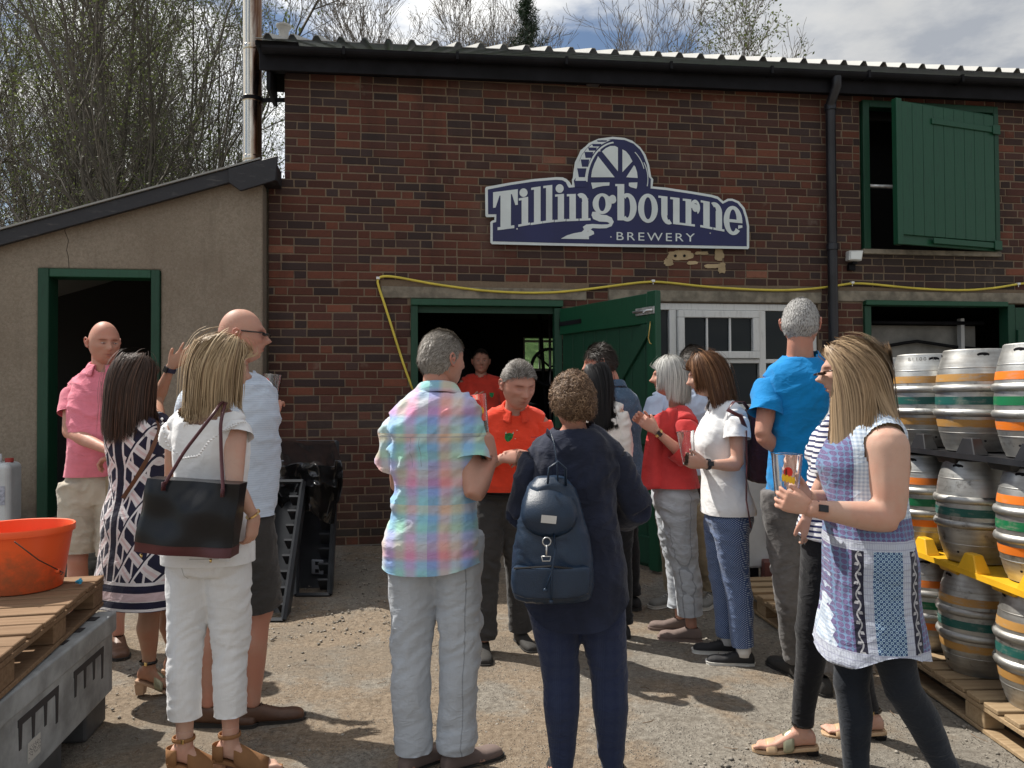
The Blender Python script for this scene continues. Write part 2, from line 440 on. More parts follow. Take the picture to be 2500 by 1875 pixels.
def paint_fn(c0, dirt=.5):
    def fn(nt, b):
        n = noise(nt, 6, 5, .65); f = noise(nt, 60, 3, .6); x, y, z = coords(nt)
        st = noise(nt, 9, 4, .6, v=vec(nt, x * 6, y * 6, z * .8))
        c = mix(nt, st.smooth(.5, .75) * dirt, c0, tuple(v * .45 for v in c0)); return mix(nt, (n * .6 + f * .4).smooth(.58, .75) * dirt, c, tuple(min(1, v * 1.6 + .01) for v in c0))
    return fn
m_green = mat('green_gloss_paint', rough=.42, fn=paint_fn((.007, .064, .030)), bump=(35, .12, .003))
m_greend = mat('dark_green_paint', rough=.55, fn=paint_fn((.006, .048, .024)), bump=(35, .12, .003))
m_black = mat('black_paint', (.006, .006, .008), .7, spec=.25, var=.5, bump=(12, .2, .004))
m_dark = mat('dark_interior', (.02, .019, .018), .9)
m_lint = mat('concrete_lintel', (.20, .175, .135), .9, var=.35, varscale=9, bump=(50, .4, .005))
m_white = mat('white_window_paint', rough=.5, fn=paint_fn((.62, .62, .60), .4), bump=(50, .2, .002))
def glass_fn(nt, b): b.inputs['Alpha'].default_value = 1.0; return None
m_glass = mat('window_glass', (.012, .015, .016), .06, spec=.3)
for l in LINT: MB().box(l[0] + .003, l[1] - .003, -.012, .15, l[2], l[3] - .003).build('lintel', m_lint, bld, bevel=.006)
# fascia, soffit and gutter
EV = []
def ev(o): o.rotation_euler = (0, -.0125, 0); o.location.z = -.0; EV.append(o); return o
ev(MB().box(-.335, 9.2, -.155, -.13, 4.335, 4.55).build('fascia', m_black, bld, bevel=.003))
ev(MB().box(-.30, 9.2, -.13, .02, 4.375, 4.395).build('soffit', m_black, bld))
MB().box(-.335, -.30, -.128, .3, 4.17, 4.55).build('barge_board', m_black, bld, bevel=.004)
MB().box(-.42, -.05, -.20, .4, 4.535, 4.575).build('verge_board', m_black, bld, bevel=.004)
g = MB(); prof = []
for t in np.linspace(0, math.pi, 9): prof.append((-.215 - .055 * math.cos(t), 4.515 - .055 * math.sin(t)))
for t in np.linspace(math.pi, 0, 9): prof.append((-.215 - .047 * math.cos(t), 4.515 - .047 * math.sin(t)))
n_ = len(prof); V = [(x, p[0], p[1] - .006) for x in (-.30, 9.2) for p in prof]
ev(g.add(V, [(j, (j + 1) % n_, n_ + (j + 1) % n_, n_ + j) for j in range(n_)] + [tuple(range(n_))[::-1], tuple(range(n_, 2 * n_))]).build('gutter', m_black, bld))
for x in np.arange(.4, 9, 1.0): ev(MB().box(x - .012, x + .012, -.275, -.156, 4.453, 4.525).build('gutter_bracket', m_black, bld))
# corrugated roof sheet (rising away from the yard)
pitch = R(22.7); sp = .2068; pr = []
x = -.36
while x < 9.2:
    pr += [(x, 0), (x + .075, 0), (x + .100, .042), (x + .130, .042), (x + .158, 0)]; x += sp
def roof_metal(nt, b):
    n = noise(nt, 3, 5, .6); return mix(nt, n, (.20, .20, .19), (.34, .34, .32))
m_roof = mat('roof_sheet', rough=.55, fn=roof_metal, bump=(40, .2, .003))
V = []; L_ = 7.0
for (d, o_) in ((0, 0), (L_, 0), (0, -.006), (L_, -.006)):
    for (x, h) in pr: V.append((x, -.27 + d * math.cos(pitch) - h * math.sin(pitch), 4.568 + d * math.sin(pitch) + h * math.cos(pitch) + o_))
n_ = len(pr); Fc = []
for j in range(n_ - 1):
    Fc += [(j, j + 1, n_ + j + 1, n_ + j), (2 * n_ + j, 3 * n_ + j, 3 * n_ + j + 1, 2 * n_ + j + 1), (j, 2 * n_ + j, 2 * n_ + j + 1, j + 1)]
rf = ev(MB().add(V, Fc).build('roof', m_roof, bld))
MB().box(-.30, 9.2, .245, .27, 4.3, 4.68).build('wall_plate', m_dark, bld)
# downpipe
def Sx(px, py, off=0): return Wl(px, py, off)
dp = MB(); dp.tube([(5.03, -.215, 4.53), (5.03, -.215, 4.44), (5.03, -.11, 4.32), (5.035, -.09, 4.24), (5.035, -.09, .15)], .047, 20)
dpo = dp.build('downpipe', mat('black_pipe', (.014, .014, .018), .35, var=.4), bld, smooth=True, sharp=50)
for z in (4.28, 2.9, 1.3): MB().lathe([(.05, -.035), (.057, -.03), (.057, .03), (.05, .035)], 20, (5.035, -.09, z)).build('pipe_collar', MATS['black_pipe'], dpo, smooth=True, sharp=40)
# door frame + door
df = MB(); df.box(.925, .99, -.03, .07, .1, 2.285).box(2.262, 2.335, -.03, .07, .1, 2.275).build('door_post', m_greend, bld, bevel=.004)
MB().box(.925, 2.345, -.045, .08, 2.285, 2.345).build('door_head', m_green, bld, bevel=.005)
MB().box(.99, 2.262, .03, .06, 2.225, 2.284).build('head_rail', m_greend, bld)
hinge = np.array([2.335, -.035]); fe = np.array([1.17, 6.22, 0]) - WO; free = np.array([fe @ wu, fe @ wnn])
dv = free - hinge; dl = float(np.linalg.norm(dv)); da = math.atan2(dv[1], dv[0]); dl = 1.36
door = empty('door', (hinge[0], hinge[1], 0), da, parent=bld)
# local: x along leaf 0..dl ; the braced face looks towards -y side
m_doorin = m_greend
nb = 8
for i in range(nb): MB().box(.004 + i * dl / nb, (i + 1) * dl / nb - .002, 0.0, .022, .07, 2.26).build('door_board', m_doorin, door, bevel=.002)
sgn = -1
MB().box(0, dl - .11, -.03, -.001, 2.02, 2.262).build('top_rail', m_green, door, bevel=.005)
MB().box(0, dl - .11, -.03, -.001, .10, .32).build('bottom_rail', m_greend, door, bevel=.005)
MB().box(0, dl - .11, -.03, -.001, 1.05, 1.20).build('middle_rail', m_greend, door, bevel=.005)
MB().box(dl - .108, dl, -.034, .022, .06, 2.275).build('stile', m_green, door, bevel=.005)
MB().prism([(.42, 1.202), (.56, 1.202), (dl - .115, 1.92), (dl - .115, 2.018), (dl - .19, 2.018)], -.028, -.001).build('brace', m_greend, door, bevel=.004)
m_galv = mat('galvanised', (.55, .55, .54), .4, .8, var=.3, varscale=20)
bo = MB().box(dl - .24, dl - .01, -.042, -.035, 2.09, 2.15).build('bolt', m_galv, door, bevel=.002)
MB().tube([(dl - .26, -.052, 2.12), (dl - .02, -.052, 2.12)], .009, 10).tube([(dl - .1, -.052, 2.12), (dl - .1, -.08, 2.10)], .007, 8).build('bolt_rod', m_galv, bo, smooth=True)
hk = [(dl - .05, -.045, 2.03), (dl - .04, -.06, 1.99), (dl - .045, -.065, 1.94), (dl - .06, -.06, 1.90), (dl - .05, -.055, 1.86), (dl - .035, -.05, 1.85)]
MB().tube(hk, .005, 8).build('hook', mat('brass', (.5, .36, .12), .35, .9), door, smooth=True)
for z in (.25, 2.12): MB().box(0, .35, -.036, -.031, z - .02, z + .02).tube([(0, -.02, z - .05), (0, -.02, z + .05)], .012, 8).build('hinge', m_black, door)
# window
win = MB().box(3.20, 4.92, .02, .10, 2.275, 2.34).box(3.20, 4.92, .0, .12, 1.30, 1.36).box(3.20, 3.245, .02, .10, 1.36, 2.275).box(4.875, 4.92, .02, .10, 1.36, 2.275)\
    .box(3.40, 3.47, .02, .10, 1.36, 2.275).box(4.315, 4.385, .02, .10, 1.36, 2.275).box(3.47, 4.315, .02, .10, 1.76, 1.80).box(4.385, 4.875, .02, .10, 1.76, 1.80).build('window', m_white, bld, bevel=.004)
MB().box(3.15, 4.97, -.05, .1, 1.255, 1.297).build('window_sill', m_white, win, bevel=.005)
cs = MB().box(3.475, 4.31, -.012, .05, 2.20, 2.27).box(3.475, 4.31, -.012, .05, 1.805, 1.875).box(3.475, 3.545, -.012, .05, 1.875, 2.20).box(4.24, 4.31, -.012, .05, 1.875, 2.20).build('casement', m_white, win, bevel=.006)
for x in (3.775, 4.01): MB().box(x - .009, x + .009, .004, .04, 1.875, 2.20).build('glazing_bar', m_white, win)
for x in (3.775, 4.01): MB().box(x - .009, x + .009, .03, .06, 1.36, 1.76).build('glazing_bar', m_white, win)
for (a, b_, c, d) in ((3.25, 3.395, 1.365, 2.27), (3.55, 4.235, 1.88, 2.195), (3.475, 4.31, 1.365, 1.757), (4.39, 4.87, 1.365, 1.757), (4.39, 4.87, 1.803, 2.27)):
    MB().box(a, b_, .062 if c < 1.8 else .03, .066 if c < 1.8 else .034, c, d).build('pane', m_glass, win)
# loading hatch high on the right
hf = MB(); hf.box(5.42, 5.49, -.03, .09, 2.90, 4.40).box(6.87, 6.925, -.03, .09, 2.93, 4.40).box(5.49, 6.87, -.03, .09, 4.33, 4.40).build('hatch_frame', m_greend, bld, bevel=.005)
MB().box(5.40, 6.93, -.04, .1, 2.85, 2.90).build('hatch_sill', m_lint, bld, bevel=.005)
MB().tube([(5.45, .14, 3.58), (6.9, .14, 3.58)], .022, 12).build('hatch_bar', m_galv, bld, smooth=True)
hh = np.array([6.88, -.05]); ang = math.pi - R(8.33) + R(20.5) + 0.0
fe = np.array([3.72, 7.60, 0]) - WO; free = np.array([fe @ wu, fe @ wnn]); dv = free - hh; ang = math.atan2(dv[1], dv[0]); hl = float(np.linalg.norm(dv))
hd = empty('hatch_door', (hh[0], hh[1], 0), ang, parent=bld)
hz0, hz1 = 2.90, 4.30
nb = 9
for i in range(nb): MB().box(.06 + i * (hl - .12) / nb + .002, .06 + (i + 1) * (hl - .12) / nb - .002, .0, .024, hz0 + .09, hz1 - .02).build('hatch_board', m_green, hd, bevel=.003)
MB().box(0, hl, -.03, -.001, hz0, hz0 + .11).build('hatch_rail', m_green, hd, bevel=.004)
MB().box(0, hl, -.03, -.001, hz1 - .11, hz1).build('hatch_rail', m_green, hd, bevel=.004)
MB().box(hl - .06, hl + .01, -.032, .03, hz0 - .01, hz1 + .01).build('hatch_stile', m_green, hd, bevel=.004)
MB().box(0, .058, -.0, .03, hz0, hz1).build('hatch_stile', m_greend, hd, bevel=.004)
for z in (hz0 + .05, hz1 - .17):
    for q in ((.02, .9),): MB().box(q[0], q[1], .025, .040, z - .028, z + .028).box(0, .10, .040, .05, z - .045, z + .05).build('strap_hinge', m_green, hd, bevel=.003)
# doorway at the right, boarded inside, with a green leaf at the edge of the view
MB().box(5.41, 5.48, -.03, .08, .1, 2.33).build('doorway_post', m_greend, bld, bevel=.004)
MB().box(5.41, 6.98, -.06, .08, 2.335, 2.385).build('doorway_head', m_green, bld, bevel=.006)
MB().box(6.98, 7.06, -.05, .08, .1, 2.36).build('doorway_post', m_greend, bld, bevel=.004)
for i in range(3): MB().box(7.07 + i * .32, 7.38 + i * .32, -.04, .0, .12, 2.33).build('door_board', m_greend, bld, bevel=.004)
MB().box(7.07, 8.1, -.075, -.041, 1.95, 2.10).build('door_rail', m_greend, bld, bevel=.004)
m_board = mat('grey_board', (.20, .195, .18), .8, var=.3, varscale=3, bump=(30, .2, .003))
MB().box(5.48, 6.98, .42, .44, .1, 2.18).build('inner_board', m_board, bld)
MB().box(6.72, 6.76, .3, .36, .1, 2.25).build('inner_post', mat('pale_post', (.5, .5, .5), .6), bld)
MB().tube([(5.48, .36, 1.93), (5.8, .36, 1.94), (6.1, .36, 1.99), (6.25, .36, 2.01), (6.4, .36, 1.99), (6.7, .36, 1.95), (6.98, .36, 1.93)], .017, 8).build('cable', m_black, bld, smooth=True)
MB().tube([(5.48, .3, 2.2), (6.98, .3, 2.2)], .02, 8).build('door_track', m_black, bld, smooth=True)
# interior: a dark room with a window in the back wall
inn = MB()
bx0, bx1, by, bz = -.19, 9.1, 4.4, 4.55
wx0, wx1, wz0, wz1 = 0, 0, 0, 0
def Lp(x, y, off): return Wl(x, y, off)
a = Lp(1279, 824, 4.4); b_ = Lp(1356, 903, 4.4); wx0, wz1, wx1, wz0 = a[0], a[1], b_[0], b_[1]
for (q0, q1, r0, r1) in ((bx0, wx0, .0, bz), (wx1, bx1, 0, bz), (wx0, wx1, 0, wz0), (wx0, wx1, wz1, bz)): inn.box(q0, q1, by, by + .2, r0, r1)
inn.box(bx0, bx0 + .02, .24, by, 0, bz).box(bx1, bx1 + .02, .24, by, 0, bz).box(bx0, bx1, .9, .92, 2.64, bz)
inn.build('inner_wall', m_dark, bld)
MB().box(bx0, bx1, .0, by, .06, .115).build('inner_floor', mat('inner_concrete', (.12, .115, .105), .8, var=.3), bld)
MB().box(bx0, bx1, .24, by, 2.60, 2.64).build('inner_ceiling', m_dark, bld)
bw = MB(); 
for t in (0, .5, 1): bw.box(wx0 + t * (wx1 - wx0) - .012, wx0 + t * (wx1 - wx0) + .012, by - .02, by + .03, wz0, wz1)
bw.box(wx0, wx1, by - .02, by + .03, wz0 - .02, wz0 + .02).box(wx0, wx1, by - .02, by + .03, wz1 - .07, wz1 - .04)
bw.build('back_window_frame', m_white, bld)
# plant and kit inside the doorway
m_steel_d = mat('dull_steel', (.25, .25, .26), .45, .8, var=.3)
kit = empty('brewing_vessel', (0, 0, 0), 0, 'dark steel brewing vessel with a black hand wheel in the gloom of the doorway', 'brewing vessel')
kit.location = P(1090, 1250, 9.6); kit.location.z = .11
MB().lathe([(.0, 0), (.5, 0), (.5, 1.1), (.42, 1.25), (.12, 1.32), (.0, 1.33)], 32).build('vessel', mat('vessel_steel', (.06, .06, .065), .5, .7), kit, smooth=True, sharp=40)
pw = np.array(P(1188, 773, 8.6)) - np.array(kit.location)
wh = MB(); tt = np.linspace(0, 2 * math.pi, 25)
wh.tube([pw + .20 * np.array([math.cos(t), 0.25 * math.sin(t), math.sin(t)]) + np.array([0, 0, -.1]) for t in tt], .018, 8)
for t in (.3, 2.4, 4.5): wh.tube([pw + np.array([0, 0, -.1]), pw + .2 * np.array([math.cos(t), .25 * math.sin(t), math.sin(t)]) + np.array([0, 0, -.1])], .012, 6)
wh.build('hand_wheel', m_black, kit, smooth=True)
MB().tube([pw + np.array([-.12, .1, .7]), pw + np.array([-.02, .1, -.9])], .02, 8).build('pipe', m_black, kit, smooth=True)
MB().tube([pw + np.array([.0, 0, .5]), pw + np.array([.0, 0, -.9])], .014, 8).build('pipe', m_steel_d, kit, smooth=True)
tank = empty('conditioning_tank', P(950, 1250, 9.2), 0, 'tall dim fermenting tank standing deep inside the open doorway on the left', 'tank'); tank.location.z = .11
MB().lathe([(.0, 0), (.45, 0), (.45, 1.7), (.35, 1.9), (.0, 1.95)], 32).build('tank_shell', MATS['vessel_steel'], tank, smooth=True, sharp=40)
MB().lathe([(.455, .9), (.465, .92), (.465, .97), (.455, .99)], 32, caps=False).build('tank_band', m_steel_d, tank, smooth=True)
# grass field seen through the back window
def grass_fn(nt, b):
    n = noise(nt, .6, 4); f = noise(nt, 12, 5, .7); return mix(nt, (n * .5 + f * .5).smooth(.3, .7), (.045, .10, .02), (.12, .22, .05))
gm = mat('field_grass', rough=.9, fn=grass_fn, bump=(30, .6, .03))
q = np.array([[4, 12.6, .1], [-6, 12.0, .1], [-9, 27, 5.6], [9, 27, 5.6]])
q[:, 2] += .02
tag(link('field', mesh_from_np('field', q, np.array([[1, 0, 3, 2]]), gm)), kind='structure')
# vent cowl on the roof
vb = P(613, 84, 7.9); vent = empty('roof_vent', vb, 0, 'small pale mushroom vent cowl on the left end of the roof', 'vent cowl')
m_vent = mat('vent_paint', (.45, .44, .42), .6, var=.25)
MB().lathe([(.048, -.35), (.048, .07), (.055, .09), (.066, .11)], 24).build('vent_stack', m_vent, vent, smooth=True, sharp=40)
MB().lathe([(.0, .105), (.07, .112), (.078, .124), (.076, .134), (.04, .152), (.0, .157)], 24).build('vent_cap', m_vent, vent, smooth=True, sharp=50)
# ---------------- rendered lean-to shed ----------------
shed = empty('rendered_shed', WO, WA, 'lean-to outhouse in brown cement render with a sloping black roof edge', 'shed')
def render_fn(nt, b):
    n = noise(nt, 1.3, 6, .65); f = noise(nt, 55, 5, .7); x, y, z = coords(nt)
    s = noise(nt, 2, 5, .6, v=vec(nt, x * 5, y, z * .7))
    c = mix(nt, f.smooth(.3, .7), (.205, .172, .132), (.285, .243, .192)); c = mix(nt, n.smooth(.4, .7) * .5, c, (.17, .135, .10))
    c = mix(nt, s.smooth(.55, .75) * .35, c, (.14, .115, .09)); v = voro(nt, 55).lt(.13) * noise(nt, 9, 2).gt(.52)
    c = mix(nt, v * .8, c, (.06, .05, .04)); sp = noise(nt, 150, 2).gt(.68); c = mix(nt, sp * .25, c, (.5, .45, .38))
    return mix(nt, (1 - z.smooth(.4, 1.0)) * noise(nt, 5, 4).smooth(.35, .6) * .6, c, (.07, .06, .05))
m_render = mat('cement_render', rough=.95, fn=render_fn, bump=(45, .6, .006), bumps2=(4, .8), spec=.2)
def roofz(s): return 3.45 + .321 * (s + .355)
mb = MB(); y0 = -.19
L0, D0, D1, R0 = -4.6, -2.165, -1.20, -.355
mb.prism([(L0, .05), (D0, .05), (D0, 2.54), (D1, 2.54), (D1, .05), (R0, .05), (R0, roofz(R0) - .02), (L0, roofz(L0) - .02)], y0, .05)
mb.prism([(D0 + .001, 0.05), (D1 - .001, .05), (D1 - .001, .40), (D0 + .001, .40)], y0 + .01, .05)
mb.build('wall', m_render, shed, bevel=.018, seg=3)
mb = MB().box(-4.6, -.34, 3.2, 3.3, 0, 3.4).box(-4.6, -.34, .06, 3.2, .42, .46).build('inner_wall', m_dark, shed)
MB().box(-.375, -.345, .06, 3.2, 0, 3.3).build('side_wall', m_render, shed)
MB().add([(-4.6, -.30, roofz(-4.6) + .05), (-.36, -.30, roofz(-.36) + .05), (-.36, 3.4, roofz(-.36) + .25), (-4.6, 3.4, roofz(-4.6) + .25),
          (-4.6, -.30, roofz(-4.6) + .065), (-.36, -.30, roofz(-.36) + .065), (-.36, 3.4, roofz(-.36) + .265), (-4.6, 3.4, roofz(-4.6) + .265)],
         [(3, 2, 1, 0), (4, 5, 6, 7), (0, 1, 5, 4), (1, 2, 6, 5), (2, 3, 7, 6), (3, 0, 4, 7)]).build('roof', m_roof, shed)
def tar_fn(nt, b):
    x, y, z = coords(nt); n = noise(nt, 4, 5, .65, v=vec(nt, x * 1.5, y, z * 8)); return mix(nt, n.smooth(.55, .72) * .5, (.018, .018, .022), (.11, .105, .10))
m_tar = mat('weathered_black_wood', rough=.55, fn=tar_fn, bump=(20, .4, .006))
MB().prism([(-4.6, roofz(-4.6) - .075), (-.34, roofz(-.34) - .075), (-.34, roofz(-.34) + .045), (-4.6, roofz(-4.6) + .045)], -.28, -.24).build('barge_board', m_tar, shed, bevel=.004)
MB().prism([(-.62, roofz(-.62) - .078), (-.52, roofz(-.62) - .15), (-.23, roofz(-.23) - .175), (-.21, roofz(-.21) + .035), (-.62, roofz(-.62) + .035)], -.31, -.281).box(-.40, -.22, -.28, -.01, roofz(-.3) - .15, roofz(-.3) + .0).build('box_end', m_tar, shed, bevel=.005)
MB().box(D0, D0 + .085, y0 - .025, -.02, .45, 2.54).box(D1 - .07, D1, y0 - .025, -.02, .45, 2.54).build('door_post', m_greend, shed, bevel=.005)
MB().box(D0 + .086, D1 - .071, y0 - .02, -.02, 2.47, 2.54).build('door_head', m_green, shed, bevel=.005)
MB().box(D0 - .02, D1 + .02, y0 - .05, .05, .405, .448).build('door_sill', m_lint, shed, bevel=.006)
# crack in the render
ck = [(-1.93, 2.548), (-1.935, 2.64), (-1.95, 2.70), (-1.935, 2.78), (-1.965, 2.86), (-1.955, 2.92), (-1.985, 2.965)]
cb = MB()
for i in range(len(ck) - 1): cb.tube([(ck[i][0], y0 - .0005, ck[i][1]), (ck[i + 1][0], y0 - .0005, ck[i + 1][1])], .0022, 4)
cb.build('crack', mat('crack_dark', (.02, .017, .014), .95), shed)
# step / kerb in front of the shed
def mossy(nt, b):
    n = noise(nt, 7, 6, .7); return ramp(nt, n, [(.35, (.018, .017, .013)), (.55, (.07, .063, .05)), (.7, (.15, .135, .11))])
m_step = mat('dark_concrete', rough=.95, fn=mossy, bump=(25, .9, .02))
st_ = empty('concrete_step', WO, WA, 'dirty dark concrete ledge running below the outhouse door', 'step')
rr = np.random.default_rng(3)
MB().box(-4.6, -1.05, -.62, -.19, .0, .39).build('ledge', m_step, st_, bevel=.03, seg=3)
MB().box(-4.6, -1.25, -.95, -.60, .0, .20).build('lower_ledge', m_step, st_, bevel=.03, seg=3)
# flue
fl = P(545, 300, 7.45); flue = empty('flue', (fl[0], fl[1], 2.6), 0, 'tall shiny stainless steel flue with heat-tinted joints rising behind the shed roof', 'flue pipe')
def flue_fn(nt, b):
    x, y, z = coords(nt); t = noise(nt, 3, 4, .6, v=vec(nt, x * 6, y * 6, z * .9)); k = (x * 9 + t * 1.6).smooth(.65, 1.5)  # steel colour turns brown towards the right-hand side, with a noisy edge
    c = mix(nt, k, (.62, .58, .50), (.16, .075, .045)); return mix(nt, noise(nt, 2, 3, .5, v=vec(nt, x * 12, y * 12, z * .4)).smooth(.5, .7) * .5, c, (.50, .36, .20))
m_flue = mat('stainless_flue', rough=.22, metal=1., fn=flue_fn, bump=(9, .12, .004))
def fz(y): return P(545, y, 7.45)[2] - 2.6
jy = [380, 352, 332, 210, 100, -40, -200]
zs_ = [-.4, fz(338), fz(210), fz(100), fz(-60), fz(-60) + 1.6]
for i in range(len(zs_) - 1):
    MB().lathe([(.088, zs_[i]), (.088, zs_[i + 1] - .008)], 36).build('flue_section', m_flue, flue, smooth=True, sharp=40)
    MB().lathe([(.088, zs_[i + 1] - .055), (.0925, zs_[i + 1] - .05), (.0915, zs_[i + 1] - .028), (.0935, zs_[i + 1] - .006), (.088, zs_[i + 1])], 36, caps=False).build('flue_collar', m_flue, flue, smooth=True)
zc = fz(216)
MB().lathe([(.09, zc - .018), (.096, zc - .018), (.096, zc + .018), (.09, zc + .018)], 36, caps=False).build('flue_clamp', m_black, flue)
MB().box(.09, .32, -.012, .012, zc - .02, zc + .016).build('support_arm', m_black, flue)
# ---------------- lights, hose ----------------
s, z = Wl(2073, 630); fl = empty('floodlight', WO + wu * s + np.array([0, 0, z]), WA, 'small white halogen floodlight on the brick below the hatch', 'floodlight')
MB().prism([(-.075, .05), (.075, .055), (.055, -.05), (-.08, -.045)], -.13, -.06).build('lamp_body', mat('lamp_grey', (.5, .5, .48), .5, var=.2), fl, bevel=.006)
MB().prism([(-.062, .038), (.06, .042), (.045, -.036), (-.066, -.034)], -.138, -.131).build('lamp_glass', mat('frosted_glass', (.75, .78, .76), .2), fl)
MB().box(-.02, .03, -.10, -.0, -.075, -.052).box(-.03, .04, -.05, -.004, -.13, -.07).build('lamp_bracket', m_black, fl, bevel=.004)
s, z = Wl(1446, 203); sl = empty('security_light', WO + wu * s + np.array([0, 0, z]), WA, 'small grey box light tucked under the black fascia above the sign', 'wall light')
MB().prism([(-.06, .055), (.05, .055), (.07, .0), (.05, -.045), (-.065, -.04)], -.12, -.01).build('light_body', mat('grey_plastic', (.09, .09, .095), .5), sl, bevel=.008)
MB().box(-.05, .045, -.125, -.121, -.03, .035).build('light_lens', m_steel_d, sl)
hp = [(1009, 955), (985, 890), (960, 810), (938, 740), (924, 700), (921, 684), (928, 676), (944, 674), (970, 677), (1007, 684), (1060, 694), (1124, 703), (1180, 710), (1242, 714), (1300, 715.5), (1359, 714), (1420, 708), (1477, 701), (1540, 692), (1594, 687), (1650, 692), (1700, 698), (1760, 703), (1850, 708), (1920, 709), (1990, 705), (2040, 698), (2080, 691), (2120, 693), (2170, 698), (2230, 704), (2300, 708), (2370, 709), (2440, 702), (2485, 693), (2530, 690), (2600, 696)]
hw = np.array([(Wl(x, y, -.02)[0], -.022, Wl(x, y, -.02)[1]) for x, y in hp])
tt = np.linspace(0, len(hw) - 1, 140); hw = np.stack([np.interp(tt, range(len(hw)), hw[:, k]) for k in range(3)], 1)
for _ in range(3): hw[1:-1] = (hw[:-2] + 2 * hw[1:-1] + hw[2:]) / 4
hose = MB().tube(hw, .0115, 10).build('hose', mat('yellow_hose', (.62, .50, .07), .45, var=.15), smooth=True)
hose.location = WO; hose.rotation_euler = (0, 0, WA); tag(hose, 'yellow garden hose looped along the brick wall above the doors', 'hose')
for (x, y) in ((923, 680), (1594, 687), (2080, 691), (2485, 694)):
    s, z = Wl(x, y, -.02)
    MB().box(s - .016, s + .016, -.04, -.0, z - .008, z + .014).box(s - .004, s + .004, -.03, -.024, z - .03, z - .004).build('hose_clip', mat('clip_white', (.75, .75, .73), .5), hose, bevel=.002)
# mortar smears left where a fitting was taken off, under the sign
mp = MB()
def blob(cx, cy, rx, ry, seed, n=22):
    r2 = random.Random(seed); pts = []
    for i in range(n):
        a = 2 * math.pi * i / n; k = 1 + r2.uniform(-.16, .16); pts.append(Wl(cx + rx * k * math.copysign(abs(math.cos(a)) ** .6, math.cos(a)), cy + ry * k * math.copysign(abs(math.sin(a)) ** .6, math.sin(a))))
    return pts
for i, (cx, cy, rx, ry) in enumerate([(1660, 624, 30, 11), (1632, 640, 11, 9), (1755, 622, 11, 14), (1762, 655, 9, 13), (1690, 642, 14, 4), (1712, 618, 16, 4), (1740, 650, 20, 5)]):
    mp.prism(blob(cx, cy, rx, ry, i), -.0065 - i * .0004, .0)
mp.build('mortar_patch', mat('mortar_smear', (.42, .32, .19), .95, var=.25, bump=(60, .8, .006)), bld)
hb = MB()
for (x, y) in ((1648, 625), (1670, 625)):
    s, z = Wl(x, y); hb.lathe([(.013, 0), (.013, .012)], 14)
    v = hb.v[-1]; hb.v[-1] = np.stack([v[:, 0] + s, -v[:, 2] - .0025, v[:, 1] + z], 1)
hb.build('bolt_hole', m_black, bld)
# ---------------- the brewery sign ----------------
sign = empty('brewery_sign', WO, WA, 'navy and white shaped sign with a water wheel above the lettering on the brick wall', 'sign')
m_swhite = mat('sign_white', (.60, .66, .66), .45, var=.06)
m_snavy = mat('sign_navy', (.011, .014, .078), .35, var=.12, varscale=2)
def sg(x, y): return Wl(1150 + x / 3.16, 300 + y / 3.16, -.035)
def spoly(pts, close=True): return [sg(x, y) for x, y in pts]
def arc(cx, cy, rx, ry, a0, a1, n):
    return [(cx + rx * math.cos(R(a)), cy - ry * math.sin(R(a))) for a in np.linspace(a0, a1, n)]
outer = [(108, 508), (116, 497), (300, 464), (480, 437), (660, 422), (705, 424), (735, 437), (760, 462), (770, 484), (778, 478), (777, 440), (783, 425)] + \
        [(788, 380), (800, 305), (832, 240), (842, 215), (880, 185), (905, 160), (980, 126), (1090, 112), (1180, 120), (1240, 142), (1300, 190), (1330, 232), (1342, 250), (1370, 330), (1386, 420), (1402, 440), (1396, 494)] + \
        [(1500, 503), (1700, 533), (1850, 558), (1900, 572), (1940, 608), (1975, 588), (2010, 588), (2060, 608), (2105, 660), (2128, 735), (2140, 800), (2140, 966), (2132, 976), (1640, 966), (1100, 958), (600, 948), (160, 938), (148, 925), (148, 768), (160, 758), (178, 752), (180, 728), (118, 730), (110, 718)]
inner = [(128, 518), (300, 484), (480, 457), (650, 443), (700, 446), (728, 462), (742, 492), (752, 504), (798, 500), (790, 448), (806, 425), (812, 370), (830, 300), (850, 250), (890, 200), (920, 172), (990, 140), (1090, 130), (1180, 137), (1250, 165), (1300, 212), (1325, 255), (1352, 330), (1366, 420), (1382, 438), (1380, 510), (1500, 522), (1700, 552), (1850, 578), (1895, 592), (1935, 628), (1980, 606), (2010, 606), (2050, 624), (2088, 670), (2110, 740), (2121, 800), (2121, 955), (1640, 946), (1100, 938), (600, 928), (166, 916), (166, 775), (192, 768), (194, 708), (130, 708)]
MB().prism(spoly(outer), -.052, -.038).build('sign_plate', m_swhite, sign)
MB().prism(spoly(inner), -.0545, -.0522).build('sign_field', m_snavy, sign)
YF, YB = -.0575, -.0547
def whites(name, polys, y0=YF, y1=YB, m=None):
    b = MB()
    for i_, p in enumerate(polys): b.prism(spoly(p), y0 - i_ * .00006, y1)
    return b.build(name, m or m_swhite, sign)
